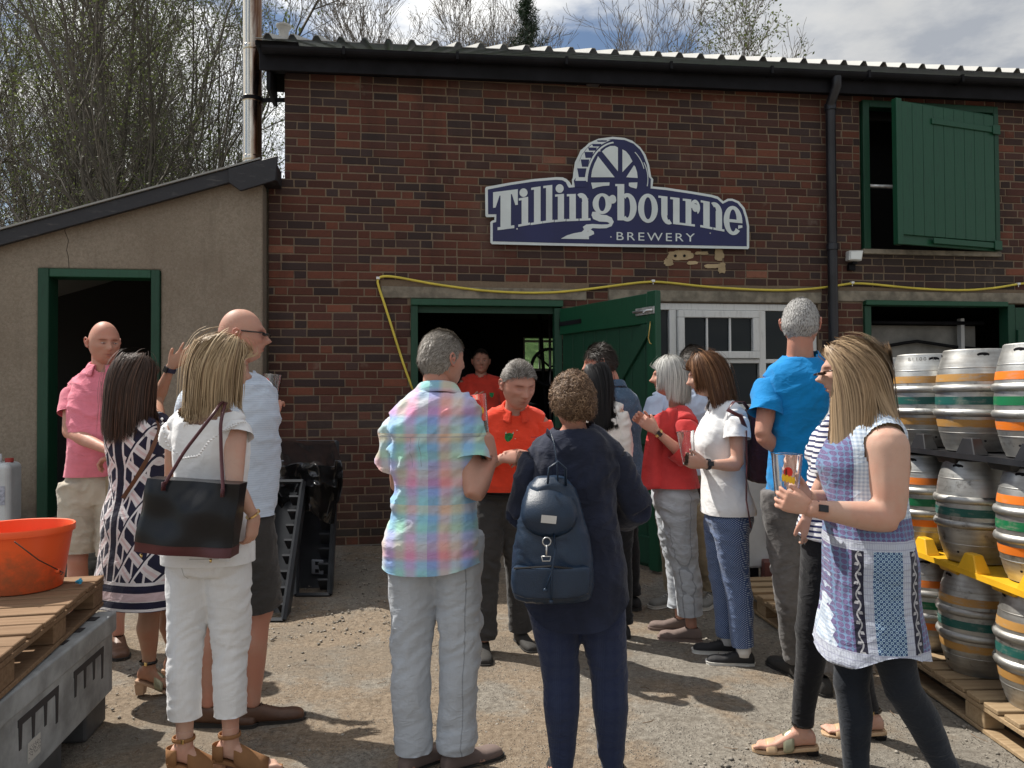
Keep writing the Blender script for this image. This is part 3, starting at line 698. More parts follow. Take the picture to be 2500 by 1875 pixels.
# water wheel : hub (1150,435)
hc = (1150, 435)
def sector(p0, a0, a1, rx=172, ry=252, inset=None):
    cx, cy = 1102, 440
    return p0 + arc(cx, cy, rx, ry, a0, a1, 12)
W1 = [(922, 424), (1102, 424), (975, 262)] + [(968, 280), (948, 320), (930, 370)]
W2 = [(1005, 226), (1128, 378), (1128, 195), (1105, 184), (1070, 184), (1035, 200)]
W3 = [(1163, 385), (1240, 302), (1215, 255), (1190, 225), (1163, 210)]
W4 = [(1192, 424), (1280, 430), (1275, 385), (1262, 345), (1252, 332)]
W5 = [(922, 466), (1064, 464), (1062, 488), (1010, 492), (970, 500), (934, 514)]
W6 = [(1212, 466), (1278, 464), (1275, 500), (1270, 512), (1225, 500), (1212, 490)]
whites('wheel_opening', [W1, W2, W3, W4, W5, W6])
ring = []
oa = arc(1112, 470, 232, 320, 178, 95, 22); ib = arc(1116, 470, 222, 309, 95, 178, 22)
whites('wheel_rim', [oa + ib])
whites('wheel_arc', [arc(1130, 440, 212, 268, 52, 18, 10) + arc(1130, 440, 206, 262, 18, 52, 10)])  # thin white arcs printed at the right of the wheel
whites('wheel_arc', [arc(1130, 440, 232, 262, 30, -12, 10) + arc(1130, 440, 226, 256, -12, 30, 10)])
oe = [(800, 470), (806, 400), (824, 318), (852, 252), (892, 202), (935, 166), (985, 144), (1050, 134)]
ie = [(880, 470), (886, 395), (905, 312), (932, 252), (968, 204), (1010, 168), (1050, 148), (1070, 138)]
whites('wheel_buckets', [[oe[i], ie[i], ie[i + 1], oe[i + 1]] for i in range(7)])
bkt = [(966, 1046, 141, 152, 8), (928, 1003, 168, 188, 8), (898, 966, 196, 220, 8), (870, 938, 230, 276, 9), (842, 908, 288, 344, 10), (815, 886, 356, 424, 12), (800, 884, 452, 500, -4)]
whites('wheel_bucket', [[(a, t), (b_, t), (b_ - i_, u), (a + i_, u)] for a, b_, t, u, i_ in bkt], -.0586, -.0578, m_snavy)
# ---- slab serif letters on an arched baseline ----
def letter(x0, x1, b0, b1, xh, polys):
    out = []
    for p in polys:
        out.append([(x0 + u * (x1 - x0), b0 + (b1 - b0) * u - v * xh) for u, v in p])
    return out
def rect(u0, u1, v0, v1): return [(u0, v0), (u1, v0), (u1, v1), (u0, v1)]
def ring_(cu, cv, ru, rv, wu_, wv, a0, a1, n=18):
    return [(cu + ru * math.cos(R(a)), cv + rv * math.sin(R(a))) for a in np.linspace(a0, a1, n)] + [(cu + (ru - wu_) * math.cos(R(a)), cv + (rv - wv) * math.sin(R(a))) for a in np.linspace(a1, a0, n)]
def seg_ring(cu, cv, ru, rv, wu_, wv, a0, a1, n=14):       # ring in quads (safe to extrude)
    o = []; A = np.linspace(a0, a1, n)
    for i in range(n - 1):
        a, b = R(A[i]), R(A[i + 1])
        o.append([(cu + ru * math.cos(a), cv + rv * math.sin(a)), (cu + ru * math.cos(b), cv + rv * math.sin(b)), (cu + (ru - wu_) * math.cos(b), cv + (rv - wv) * math.sin(b)), (cu + (ru - wu_) * math.cos(a), cv + (rv - wv) * math.sin(a))])
    return o
L = {}
gT = [rect(.30, .72, .07, 1.32), rect(.18, .86, -.02, .09), rect(0, 1, 1.30, 1.46), [(0, .86), (.1, .86), (.26, 1.30), (0, 1.30)], [(1, .86), (.9, .86), (.76, 1.30), (1, 1.30)]]
gi = [rect(.30, .84, .06, 1.0), rect(.02, 1.0, 0, .08), rect(.06, .5, .92, 1.0)]
gl = [rect(.30, .84, .06, 1.34), rect(.02, 1.0, 0, .08), rect(.06, .5, 1.26, 1.34)]
gn = [rect(.13, .40, .06, 1.0), rect(.0, .52, 0, .08), rect(.02, .3, .92, 1.0), rect(.66, .93, .06, .70), rect(.56, 1.03, 0, .08)] + seg_ring(.62, .66, .31, .36, .25, .17, 0, 120)
gr = [rect(.20, .52, .06, 1.0), rect(.02, .72, 0, .08), rect(.04, .4, .92, 1.0)] + seg_ring(.74, .72, .27, .29, .2, .13, 60, 190) + [[(.74 + .17 * math.cos(a), .70 + .15 * math.sin(a)) for a in np.linspace(0, 2 * math.pi, 14)[:-1]]] + seg_ring(.76, .72, .25, .27, .12, .12, -60, 70)
gu = [rect(.12, .38, .30, 1.0), rect(.0, .26, .92, 1.0), rect(.62, .89, .0, 1.0), rect(.5, .7, .92, 1.0), rect(.8, 1.02, 0, .08)] + seg_ring(.42, .34, .30, .38, .24, .17, 180, 300)
go = seg_ring(.5, .49, .5, .54, .30, .13, 0, 360, 30)
gb = [rect(.10, .42, .0, 1.36), rect(.0, .25, 1.28, 1.36)] + seg_ring(.56, .49, .44, .53, .30, .14, -125, 125, 24)
ge = seg_ring(.5, .49, .5, .54, .30, .13, 0, 318, 28) + [rect(.24, 1.0, .42, .53), [(.78, .20), (1.0, .26), (1.0, .34), (.78, .33)]]
gg = seg_ring(.42, .62, .40, .40, .25, .11, 0, 360, 26) + seg_ring(.86, .80, .15, .16, .09, .09, -30, 250, 12) + [rect(.66, .82, .78, .90)] + [[(.86 + .16 * math.cos(a), .76 + .14 * math.sin(a)) for a in np.linspace(0, 2 * math.pi, 12)[:-1]]]
for nm, x0, x1, b0, b1, xh, g_ in [('letter_t', 168, 358, 832, 808, 200, gT), ('letter_i', 360, 452, 806, 790, 218, gi), ('letter_l', 455, 548, 793, 779, 214, gl), ('letter_l', 549, 637, 779, 768, 214, gl),
        ('letter_i', 640, 727, 770, 762, 212, gi), ('letter_n', 732, 912, 763, 756, 208, gn), ('letter_g', 930, 1112, 752, 752, 200, gg), ('letter_b', 1108, 1272, 755, 757, 205, gb),
        ('letter_o', 1283, 1435, 762, 768, 208, go), ('letter_u', 1440, 1622, 770, 792, 205, gu), ('letter_r', 1622, 1758, 792, 808, 205, gr), ('letter_n', 1762, 1942, 808, 842, 208, gn), ('letter_e', 1942, 2085, 852, 866, 208, ge)]:
    whites(nm, letter(x0, x1, b0, b1, xh, g_))
for cx, cy in ((402, 543), (680, 511)): whites('letter_dot', [arc(cx, cy, 31, 33, 0, 348, 28)])
# the g's tail winds down as a river
riv = [((932, 690), (990, 690)), ((925, 715), (985, 705)), ((938, 745), (1000, 712)), ((985, 765), (1040, 716)), ((1045, 768), (1080, 735)), ((1065, 778), (1096, 768)), ((1050, 787), (1080, 800)), ((1000, 788), (1040, 816)), ((930, 784), (985, 818)), ((885, 788), (935, 815)), ((858, 806), (918, 826)), ((868, 826), (942, 842)), ((850, 845), (945, 862)), ((790, 855), (905, 880)), ((735, 872), (905, 890)), ((690, 897), (906, 901))]
whites('river_mark', [[riv[i][0], riv[i][1], riv[i + 1][1], riv[i + 1][0]] for i in range(len(riv) - 1)])
# BREWERY in thin sans capitals
cu = bpy.data.curves.new('brewery_word', 'FONT'); cu.body = 'BREWERY'; cu.space_character = 1.28
tmp = bpy.data.objects.new('tmp', cu); COL.objects.link(tmp); bpy.context.view_layer.update()
me = bpy.data.meshes.new_from_object(tmp.evaluated_get(bpy.context.evaluated_depsgraph_get())); bpy.data.objects.remove(tmp)
v = np.zeros(len(me.vertices) * 3, np.float32); me.vertices.foreach_get('co', v); v = v.reshape(-1, 3)
w_, h_ = v[:, 0].max() - v[:, 0].min(), v[:, 1].max() - v[:, 1].min()
u_ = (v[:, 0] - v[:, 0].min()) / w_; q_ = (v[:, 1] - v[:, 1].min()) / h_
nv = np.array([(*sg(1118 + a * 602, 908 + a * 12 - b * 62),) for a, b in zip(u_, q_)])
me.vertices.foreach_set('co', np.stack([nv[:, 0], np.full(len(nv), -.0572), nv[:, 1]], 1).astype(np.float32).ravel()); me.update(); me.materials.append(m_swhite)
o = link('word_brewery', me, sign)
sf = MB()
for (x, y) in ((352, 822), (1074, 884), (1838, 855), (896, 592), (988, 222), (897, 840)):
    s, z = sg(x, y); sf.add([(s + .007 * math.cos(a), -.0592, z + .007 * math.sin(a)) for a in np.linspace(0, 6.28, 9)[:-1]], [tuple(range(8))[::-1]])
sf.build('sign_screws', m_galv, sign)['kind'] = 'stuff'
for (x, y) in ((300, 700), (1800, 800), (1100, 300)):
    s, z = sg(x, y); MB().box(s - .03, s + .03, -.0378, .0, z - .03, z + .03).build('sign_batten', m_black, sign)
# ---------------- casks, trays and pallets on the right ----------------
def cask_metal(nt, b):
    gp = nt.nodes.new('ShaderNodeNewGeometry').outputs['Position']; n = noise(nt, 6, 5, .65, v=gp); x, y, z = coords(nt); s = noise(nt, 3, 4, .6, v=vec(nt, x * 2, y * 2, z * 22))
    r = noise(nt, 22, 4, .6); nt.links.new((r * .25 + .30 + n * .14).s, b.inputs['Roughness'])
    c = mix(nt, (n * .6 + s * .4).smooth(.4, .65), (.52, .52, .50), (.35, .335, .31)); return mix(nt, noise(nt, 11, 5, .7, v=gp).smooth(.56, .72) * .75, c, (.11, .095, .08))
m_cask = mat('cask_steel', rough=.3, metal=.95, fn=cask_metal, bump=(28, .12, .004))
def band(name, c, dull):
    def fn(nt, b):
        gp = nt.nodes.new('ShaderNodeNewGeometry').outputs['Position']; n = noise(nt, 14, 5, .7, v=gp); x, y, z = coords(nt); s = noise(nt, 4, 4, .6, v=vec(nt, x * 3, y * 3, z * 30))
        return mix(nt, (n * .6 + s * .4).smooth(.50, .64) * dull, c, (.34, .31, .26))
    return mat(name, rough=.42, fn=fn)
B_or = band('orange_band', (.80, .20, .02), .35); B_oc = band('ochre_band', (.45, .24, .07), .75); B_gr = band('green_band', (.01, .16, .06), .4); B_te = band('teal_band', (.015, .10, .085), .4)
HC = .472
def cask_r(z):          # barrel outline
    t = (z - HC / 2) / (HC / 2); return .168 - .040 * abs(t) ** 2.3
def make_cask(orange, green, low, flip=False):
    root = empty('cask', (0, 0, 0)); tag(root, 'x', 'cask', 'steel casks stacked on the pallet')
    hoop = [.178, .29]; 
    zb = [0, .012, .06, .07]; prof = [(.0, .02), (.118, .02), (.120, .0), (.127, .0), (.129, .01)]
    zs = list(np.linspace(.02, HC - .02, 26))
    prof += [(cask_r(z), z) for z in zs]
    prof += [(cask_r(HC - .01) + .001, HC - .005), (.127, HC), (.119, HC), (.117, HC - .035), (.0, HC - .04)]
    MB().lathe(prof, 44, caps=False).build('cask_shell', m_cask, root, smooth=True, sharp=35)
    for z in hoop:
        r = cask_r(z); MB().lathe([(r - .001, z - .018), (r + .009, z - .014), (r + .014, z), (r + .009, z + .014), (r - .001, z + .018)], 44, caps=False).build('rolling_hoop', m_cask, root, smooth=True)
    def bd(z0, z1, m, nm):
        zz = np.linspace(z0, z1, 5); MB().lathe([(cask_r(z) + .0016, z) for z in zz], 44, caps=False).build(nm, m, root, smooth=True)
    bd(.215, .252, green, 'painted_band'); bd(.112, .147, low, 'painted_band')
    bd(.322, .357, orange, 'painted_band')
    for z in (.085, .385): r = cask_r(z); MB().lathe([(r, z - .003), (r + .0022, z), (r, z + .003)], 44, caps=False).build('weld_seam', m_cask, root, smooth=True)
    for a in (.6, 2.9, 4.6):      # hand holes in the top chime and drain holes
        for (z, w, h) in ((HC - .028, .026, .010), (.05, .006, .005)):
            r = cask_r(z) + .0015
            V = [(r * math.cos(a + w / r * math.cos(t)), r * math.sin(a + w / r * math.cos(t)), z + h * math.sin(t)) for t in np.linspace(0, 6.28, 15)[:-1]]
            MB().add(V, [tuple(range(14))]).build('chime_hole', m_black, root)
    return root
def tree_src(root): return root
src = {'oc': make_cask(B_oc, B_te, B_oc), 'or': make_cask(B_or, B_gr, B_or), 'bare': None}
src['bare'] = make_cask(B_oc, B_te, B_oc)
for ch in list(src['bare'].children):
    if ch.name.startswith('painted_band') and abs(np.mean([v.co.z for v in ch.data.vertices]) - .234) > .03: bpy.data.objects.remove(ch)
used = set()
def place_cask(kind, x, y, z, lab, rz):
    o = src[kind] if kind not in used else copy_tree(src[kind])
    used.add(kind); o.location = (x, y, z); o.rotation_euler = (0, 0, rz); o['label'] = lab
    return o
cols = [(2.20, 3.30, 'nearest'), (2.185, 3.73, 'second'), (2.15, 4.12, 'third'), (2.13, 4.52, 'farthest')]
tiers = [(.142, 'bottom'), (.655, 'middle'), (1.168, 'top')]
kinds = [['oc', 'or', 'or'], ['oc', 'bare', 'oc'], ['or', 'or', 'oc'], ['oc', 'or', 'oc']]
word = {'oc': 'faded ochre bands', 'or': 'bright orange bands', 'bare': 'only its teal band left'}
for i, (x, y, cn) in enumerate(cols):
    for j, (z, tn) in enumerate(tiers):
        k = kinds[i][j]
        rzc = rnd.uniform(0, 6.28); ck = place_cask(k, x + rnd.uniform(-.008, .008), y, z, f'steel cask with {word[k]}, {tn} tier of the {cn} column', rzc)
        if i in (0, 2) and j == 2: STAMP = globals().setdefault('STAMP', []); STAMP.append((ck, rzc, x, y, '8110011' if i == 2 else 'BREWERY', HC - .036 if i == 2 else .035))
for i, y in enumerate((3.30, 3.73, 4.12, 4.52)):         # the row behind, out towards the frame edge
    for j, (z, tn) in enumerate(tiers):
        if i == 0: continue
        k = ['or', 'oc', 'bare'][(i + j) % 3]
        place_cask(k, 2.57 + rnd.uniform(-.008, .008), y + .02, z, f'steel cask with {word[k]}, {tn} of the back row behind the {cols[i][2]} column'.replace('only its teal band left', 'one teal band'), rnd.uniform(0, 6.28))
def stamp(ck, rzc, x, y, txt, z0):       # characters pressed into the chime
    cu = bpy.data.curves.new('stamp', 'FONT'); cu.body = txt; cu.space_character = 1.3
    t = bpy.data.objects.new('tmp', cu); COL.objects.link(t); bpy.context.view_layer.update()
    me = bpy.data.meshes.new_from_object(t.evaluated_get(bpy.context.evaluated_depsgraph_get())); bpy.data.objects.remove(t)
    v = np.zeros(len(me.vertices) * 3, np.float32); me.vertices.foreach_get('co', v); v = v.reshape(-1, 3).astype(float); v[:, :2] -= v[:, :2].min(0); v[:, :2] /= v[:, :2].max(0)
    a0 = math.atan2(-y, -x) - rzc - .15; r = cask_r(z0) + .0012; a = a0 + (v[:, 0] - .5) * (.12 if txt[0] == '8' else .07) / r; zz_ = z0 + v[:, 1] * .017
    me.vertices.foreach_set('co', np.stack([r * np.cos(a), r * np.sin(a), zz_], 1).astype(np.float32).ravel()); me.update(); me.materials.append(mat('stamped_steel', (.20, .19, .18), .5, .8)); link('stamped_mark', me, ck)
for st__ in STAMP[:]:
    if st__[4][0] == '8': stamp(*st__)
def tray(name, m, z, label):
    root = empty(name, (2.39, 3.9, z)); tag(root, label, 'cask tray')
    X0, X1, Y0, Y1 = -.385, .36, -.80, .80
    MB().box(X0, X1, Y0, Y1, -.006, .006).build('tray_deck', m, root, bevel=.003)
    def frust(cx, cy, a, b, h, a2, b2, z0=.006, dn=False):
        s_ = -1 if dn else 1
        V = [(cx - a, cy - b, z0), (cx + a, cy - b, z0), (cx + a, cy + b, z0), (cx - a, cy + b, z0), (cx - a2, cy - b2, z0 + s_ * h), (cx + a2, cy - b2, z0 + s_ * h), (cx + a2, cy + b2, z0 + s_ * h), (cx - a2, cy + b2, z0 + s_ * h)]
        Fc = [(0, 1, 5, 4), (1, 2, 6, 5), (2, 3, 7, 6), (3, 0, 4, 7), (4, 5, 6, 7), (3, 2, 1, 0)]
        return V, [f[::-1] for f in Fc] if dn else Fc
    ys = [-.80, -.385, .025, .42, .80]
    for i in range(5):
        for cx in (X0 + .035, X1 - .04, 0.0):
            V, Fc = frust(cx, ys[i], .034, .075, .075, .022, .035); MB().add(V, Fc).build('cradle_block', m, root, bevel=.004)
    for i in range(4):
        cy = (ys[i] + ys[i + 1]) / 2
        for cx in (X0 + .10, X1 - .12):
            V, Fc = frust(cx, cy + .02, .07, .085, .042, .055, .07, -.006, True); MB().add(V, Fc).build('tray_foot', m, root, bevel=.004)
    MB().box(X0 - .003, X0 + .0, Y0, Y1, -.014, .012).build('tray_lip', m, root)
    return root
tray('cask_tray', mat('black_plastic', (.022, .022, .024), .35, var=.3, bump=(60, .1, .002)), 1.156, 'black moulded plastic cask tray between middle and top casks')
tray('cask_tray', mat('yellow_plastic', (.78, .43, .02), .42, var=.12, bump=(60, .1, .002)), .643, 'yellow moulded plastic cask tray between bottom and middle casks')
def wood_fn(c0, c1):
    def fn(nt, b):
        oi = nt.nodes.new('ShaderNodeObjectInfo'); rr_ = X(nt, oi.outputs['Random']); x, y, z = coords(nt)
        n = noise(nt, 3, 6, .65, v=vec(nt, x * 1.2 + rr_ * 9, y * 22 + rr_ * 5, z * 22)); m_ = noise(nt, 9, 4, .7)
        c = mix(nt, n.smooth(.3, .7), c0, c1); c = mix(nt, rr_ * .4, c, tuple(v * .6 for v in c0)); return mix(nt, m_.smooth(.6, .75) * .5, c, tuple(v * .35 for v in c0))
    return fn
m_pallet = mat('pallet_wood', rough=.85, fn=wood_fn((.30, .205, .115), (.43, .315, .19)), bump=(30, .35, .004), spec=.3)
m_oldp = mat('weathered_pallet_wood', rough=.88, fn=wood_fn((.19, .115, .065), (.29, .19, .115)), bump=(30, .45, .004), spec=.25)
def pallet(loc, rz, Lx, Ly, label, nslat, m, sw=.10):   # slats run along local x, stringer boards along y
    root = empty('pallet', loc, rz, label, 'pallet')
    r2 = random.Random(nslat)
    for i in range(nslat):
        y = -Ly / 2 + sw / 2 + i * (Ly - sw) / (nslat - 1)
        o = MB().box(-Lx / 2, Lx / 2, -sw / 2, sw / 2, -.011, .009).build('slat', m, root, bevel=.003); o.location = (r2.uniform(-.006, .006), y, .131); o.rotation_euler = (r2.uniform(-.01, .01), r2.uniform(-.003, .003), r2.uniform(-.008, .008))
    for x in (-Lx / 2 + .05, 0, Lx / 2 - .05):
        MB().box(x - .048, x + .048, -Ly / 2 + .002, Ly / 2 - .002, .098, .1185).build('cross_board', m, root, bevel=.003)
        MB().box(x - .048, x + .048, -Ly / 2 + .004, Ly / 2 - .004, .003, .0215).build('base_board', m, root, bevel=.003)
        for y in (-Ly / 2 + .075, 0, Ly / 2 - .075):
            MB().box(x - .044, x + .044, y - .07, y + .07, .022, .0975).build('block', m, root, bevel=.004)
    return root
pallet((2.36, 3.42, 0), 0, .78, 1.9, 'pale wooden pallet carrying the cask stack at the right', 15, m_pallet)
p_ = P(1745, 1275, 5.05)
pallet((1.99, 5.15, .0), R(4), .80, 1.1, 'small pale pallet lying empty behind the man in the blue T-shirt', 7, m_pallet)
# ---------------- left foreground: grey bin, pallet, bucket ----------------
m_bin = mat('grey_bin_plastic', (.29, .31, .32), .5, var=.38, varscale=5, bump=(15, .25, .005))
m_slot = mat('slot_dark', (.03, .03, .035), .6)
binr = empty('pallet_bin', (0, 0, 0), 0, 'low grey plastic pallet bin with slotted sides under the old pallet', 'plastic bin')
# the near long edge runs from beyond the frame to its far corner
c_far = P(244, 1322, 3.58); z_top = c_far[2]
c_near = P(0, 1492, 0); 
d_ = ray(0, 1512 * DISP); t_ = (z_top - CAM[2]) / d_[2]; c_near = CAM + d_ * t_
ev = c_near - c_far; ev /= np.linalg.norm(ev); bang = math.atan2(ev[1], ev[0])
binr.location = (c_far[0], c_far[1], 0); binr.rotation_euler = (0, 0, bang)   # local +x towards the viewer along the visible side
ZT = z_top; LB, WB, ZB = 1.25, .95, .125
# inner side is local -y?  (side facing right/camera must be the outer face)
side = np.array([-ev[1], ev[0]]); so = 1 if side[0] > 0 else -1   # outward normal sign of the visible side
MB().box(0, LB, -so * .0, -so * .035, ZB, ZT).build('bin_side', m_bin, binr, bevel=.008, seg=2)
MB().box(0, .035, -so * .036, -so * WB, ZB, ZT).build('bin_side', m_bin, binr, bevel=.008, seg=2)
MB().box(LB - .035, LB, -so * .036, -so * WB, ZB, ZT).build('bin_side', m_bin, binr, bevel=.008, seg=2)
MB().box(.036, LB - .036, -so * (WB - .035), -so * WB, ZB, ZT).build('bin_side', m_bin, binr, bevel=.008, seg=2)
MB().box(.036, LB - .036, -so * .036, -so * (WB - .036), ZB, ZB + .03).build('bin_floor', m_bin, binr)
rim = MB().box(-.012, LB + .012, so * .014, -so * .07, ZT - .085, ZT + .004).build('bin_rim', m_bin, binr, bevel=.010, seg=3)
MB().box(-.012, .07, -so * .071, -so * (WB + .01), ZT - .085, ZT + .004).build('bin_rim', m_bin, binr, bevel=.010, seg=3)
for k in range(7): MB().box(.10 + k * .17, .16 + k * .17, -so * .02, -so * .066, ZT + .0045, ZT + .0075).build('rim_slot', m_slot, binr, bevel=.002)
for x in (.02, LB / 2 - .12, LB - .26): MB().box(x, x + .24, -so * .02, -so * (WB - .02), .0, ZB - .002).build('bin_foot', mat('bin_foot_dark', (.07, .072, .075), .6, var=.3), binr, bevel=.012, seg=2)
for gx in (.12, .60):
    for k in range(4):
        x = gx + k * .10
        MB().prism([(x, ZT - .13), (x + .03, ZT - .13), (x + .024, ZT - .22 - .03 * (k == 0)), (x + .006, ZT - .22 - .03 * (k == 0))], so * .0015, -so * .002).build('side_slot', m_slot, binr)
        MB().prism([(x, ZT - .115), (x + .10 if k < 3 else x + .034, ZT - .115), (x + .10 if k < 3 else x + .034, ZT - .14), (x, ZT - .14)], so * .0018, -so * .002).build('side_slot', m_slot, binr)
def lab_fn(nt, b):
    x, y, z = coords(nt); v = voro(nt, 160).lt(.4); inside = (x - .805).abs().lt(.05) * (z - ZB - .09).abs().lt(.02) * 1.0
    return mix(nt, v * inside, (.55, .55, .52), (.12, .12, .12))
MB().prism([(.76, ZB + .055), (.86, ZB + .055), (.86, ZB + .125), (.76, ZB + .125)], so * .0022, so * .0005).build('bin_label', mat('label_paper', rough=.6, fn=lab_fn), binr)
# pallet on the bin (slightly skewed)
pc = P(228, 1255, 2.98)
pz = ZT + .006
pal_top = pz + .140
d_ = ray(226 * DISP, 1243 * DISP); t_ = (pal_top - CAM[2]) / d_[2]; pcor = CAM + d_ * t_        # far right corner of the deck
d_ = ray(0, 1420 * DISP); t_ = (pal_top - CAM[2]) / d_[2]; pnr = CAM + d_ * t_
pe = pnr - pcor; pe /= np.linalg.norm(pe); pa = math.atan2(-pe[1], -pe[0]) - math.pi / 2         # slats' ends lie along pe
ctr = pcor + pe * .60 + np.array([math.cos(pa), math.sin(pa), 0]) * (-.5)
opal = pallet((ctr[0], ctr[1], pz), pa, 1.0, 1.2, 'old brown wooden pallet on the grey bin under the orange bucket', 9, m_oldp, .115)
# orange bucket
def buck_fn(nt, b):
    n = noise(nt, 3.5, 6, .65); f = noise(nt, 40, 4, .7); x, y, z = coords(nt)
    c = mix(nt, noise(nt, 1.5, 3).smooth(.4, .6) * .5, (.82, .095, .018), (.85, .14, .03)); return mix(nt, (n + (.12 - z) * .5 + f * .12).smooth(.53, .78) * .8, c, (.20, .085, .04))
m_buck = mat('orange_bucket_plastic', rough=.45, fn=buck_fn, bump=(18, .15, .004), sss=.0)
bcx = P(50, 1285, 2.62)
zb = pal_top + .001
d_ = ray(48 * DISP, 1286 * DISP); t_ = (zb - CAM[2]) / d_[2]; bl = CAM + d_ * t_
s_b = F_PX / DISP / (bl[1] + .16)
r_top = 102 / s_b; r_bot = 80 / s_b; h_b = .27
bk_ = empty('bucket', (P(43, 1230, bl[1] + .13)[0], bl[1] + .13, zb), 0, 'bright orange mud-stained plastic bucket standing on the old pallet', 'bucket')
MB().lathe([(0, .004), (r_bot * .92, .004), (r_bot * .94, .0), (r_bot, .004), (r_bot + .004, .02), (r_top - .006, h_b - .03), (r_top + .004, h_b - .028), (r_top + .006, h_b - .004), (r_top + .003, h_b), (r_top - .004, h_b - .002), (r_top - .010, h_b - .03), (r_bot - .006, .012), (0, .012)], 56, caps=False).build('bucket_wall', m_buck, bk_, smooth=True, sharp=50)
a0 = .06
hx, hy = r_top * .97, -.03
ear = MB().tube([(r_top * .93, -.06, .085), (r_top * .95 + .012, -.062, .085)], .012, 10).build('handle_ear', m_buck, bk_, smooth=True)
MB().tube([(r_top * .86 + .03, -.06, .085), (r_top * .82, -.15, .15), (r_top * .6, -.235, .24)], .0025, 6).tube([(r_top * .86 + .03, -.062, .085 + .0), (r_top * .86 + .045, -.062, .078), (r_top * .86 + .035, -.062, .07)], .0025, 6).build('bucket_handle', mat('wire', (.08, .06, .05), .5, .6), bk_, smooth=True)
# blue crumpled glove scrap
gp = P(170, 1266, 0); d_ = ray(170 * DISP, 1266 * DISP); t_ = (zb - CAM[2]) / d_[2]; gp = CAM + d_ * t_
rg = np.random.default_rng(4); mb = MB()
for k in range(7):
    a, b_ = rg.uniform(-.016, .016, 3), rg.uniform(-.018, .018, 3); a[2] = abs(a[2]) * .8; b_[2] = abs(b_[2]) * .9
    mb.tube([a, (a + b_) / 2 + rg.uniform(-.008, .008, 3) + [0, 0, .006], b_], [.004, .007, .003], 6, flat=.5)
sc = mb.build('glove_scrap', mat('blue_nitrile', (.05, .42, .68), .4, sss=0), smooth=True); sc.location = (gp[0], gp[1], zb + .008)
tag(sc, 'small crumpled scrap of bright blue glove on the pallet slats', 'scrap')
# jerrycan at the left edge, standing on the ledge
jp = P(8, 1128, 6.05); jc = empty('jerrycan', (P(6, 1100, 6.0)[0] - .075, 6.0, .39), R(12), 'big translucent white plastic jerrycan standing on the concrete ledge', 'jerrycan')
m_jc = mat('jerrycan_plastic', (.50, .53, .54), .45, var=.12, sss=0)
jz0 = P(0, 1133, 6.0)[2]; jz1 = P(0, 993, 6.0)[2]; jc.location.z = jz0
MB().box(-.16, .16, -.13, .13, 0, jz1 - jz0 - .02).build('can_body', m_jc, jc, bevel=.045, seg=5)
MB().tube([(-.09, 0, jz1 - jz0 - .03), (-.09, 0, jz1 - jz0 + .03), (.05, 0, jz1 - jz0 + .03), (.05, 0, jz1 - jz0 - .03)], .016, 8).build('can_handle', m_jc, jc, smooth=True)
MB().lathe([(.028, 0), (.03, .03), (0, .03)], 16, (.11, 0, jz1 - jz0 - .02)).build('can_cap', mat('cap_red', (.35, .05, .04), .5), jc)
MB().box(.02, .13, -.133, -.1305, .16, .30).build('can_label', mat('faded_label', (.30, .32, .38), .6, var=.4, varscale=40), jc)
# black plastic frames leaning on the wall, with a bin bag
m_blk = mat('crate_black_plastic', (.030, .032, .036), .32, var=.3, bump=(50, .08, .002))
def lean_frame(x0, x1, ytop, ybot, D0, D1, label, n=9):
    root = empty('shelf_unit', (0, 0, 0), 0, label, 'plastic shelving')
    A = P(x0[0], ytop, D1); B = P(x1[0], ytop, D1); C_ = P(x0[1], ybot, D0); D_ = P(x1[1], ybot, D0)
    base = (C_ + D_) / 2; root.location = (base[0], base[1], max(0.0, float(ground_z(base[0], base[1]))) + .002)
    o_ = np.array(root.location); A, B, C_, D_ = A - o_, B - o_, C_ - o_, D_ - o_
    C_[2] = D_[2] = .01
    nrm = np.cross(B - A, C_ - A); nrm /= np.linalg.norm(nrm); nrm *= -1 if nrm[1] > 0 else 1
    for (p, q) in ((A, C_), (B, D_)):
        MB().tube([p, q], .020, 4).build('upright', m_blk, root)
    for (p, q) in ((A, B), (C_, D_)): MB().tube([p, q], .016, 4).build('rail', m_blk, root)
    dep = -nrm * .15
    MB().add([A, B, D_, C_, A + dep, B + dep, D_ + dep, C_ + dep], [(4, 5, 6, 7), (0, 4, 7, 3), (1, 2, 6, 5)]).build('shelf_back', m_blk, root)
    for k in range(1, n):
        t = k / n; p = A + (C_ - A) * t; q = B + (D_ - B) * t; w = (q - p)
        MB().add([q, q - w * .38, q - w * .38 + dep * .8, q + dep * .8, q + (C_ - A) / n * .12, q - w * .38 + (C_ - A) / n * .12, q - w * .38 + dep * .8 + (C_ - A) / n * .12, q + dep * .8 + (C_ - A) / n * .12], [(0, 1, 2, 3), (7, 6, 5, 4), (0, 4, 5, 1)]).build('shelf_web', m_blk, root)
    return root
lean_frame((585, 560), (655, 612), 1040, 1335, 5.10, 5.75, 'front black plastic rack leaning against the brick wall under the bin bag')
lean_frame((640, 640), (728, 712), 955, 1282, 5.65, 6.75, 'rear black plastic rack leaning against the brick wall beside the sack', 11)
for (x, y, D) in ((565, 1125, 5.5), (685, 1225, 5.9), (600, 1010, 5.9)):
    o = P(x, y, D); b = empty('corner_bracket', o, R(-15), {565: 'lower left', 685: 'right hand', 600: 'upper'}[x] + ' grey plastic bracket with two square holes on the black racks', 'bracket')
    MB().box(-.05, .05, 0, .012, -.055, .055).build('bracket_plate', mat('grey_bracket', (.16, .17, .19), .4), b, bevel=.006)
    for z in (-.028, .028): MB().box(-.015, .015, -.003, -.0005, z - .013, z + .013).build('bracket_hole', m_black, b)
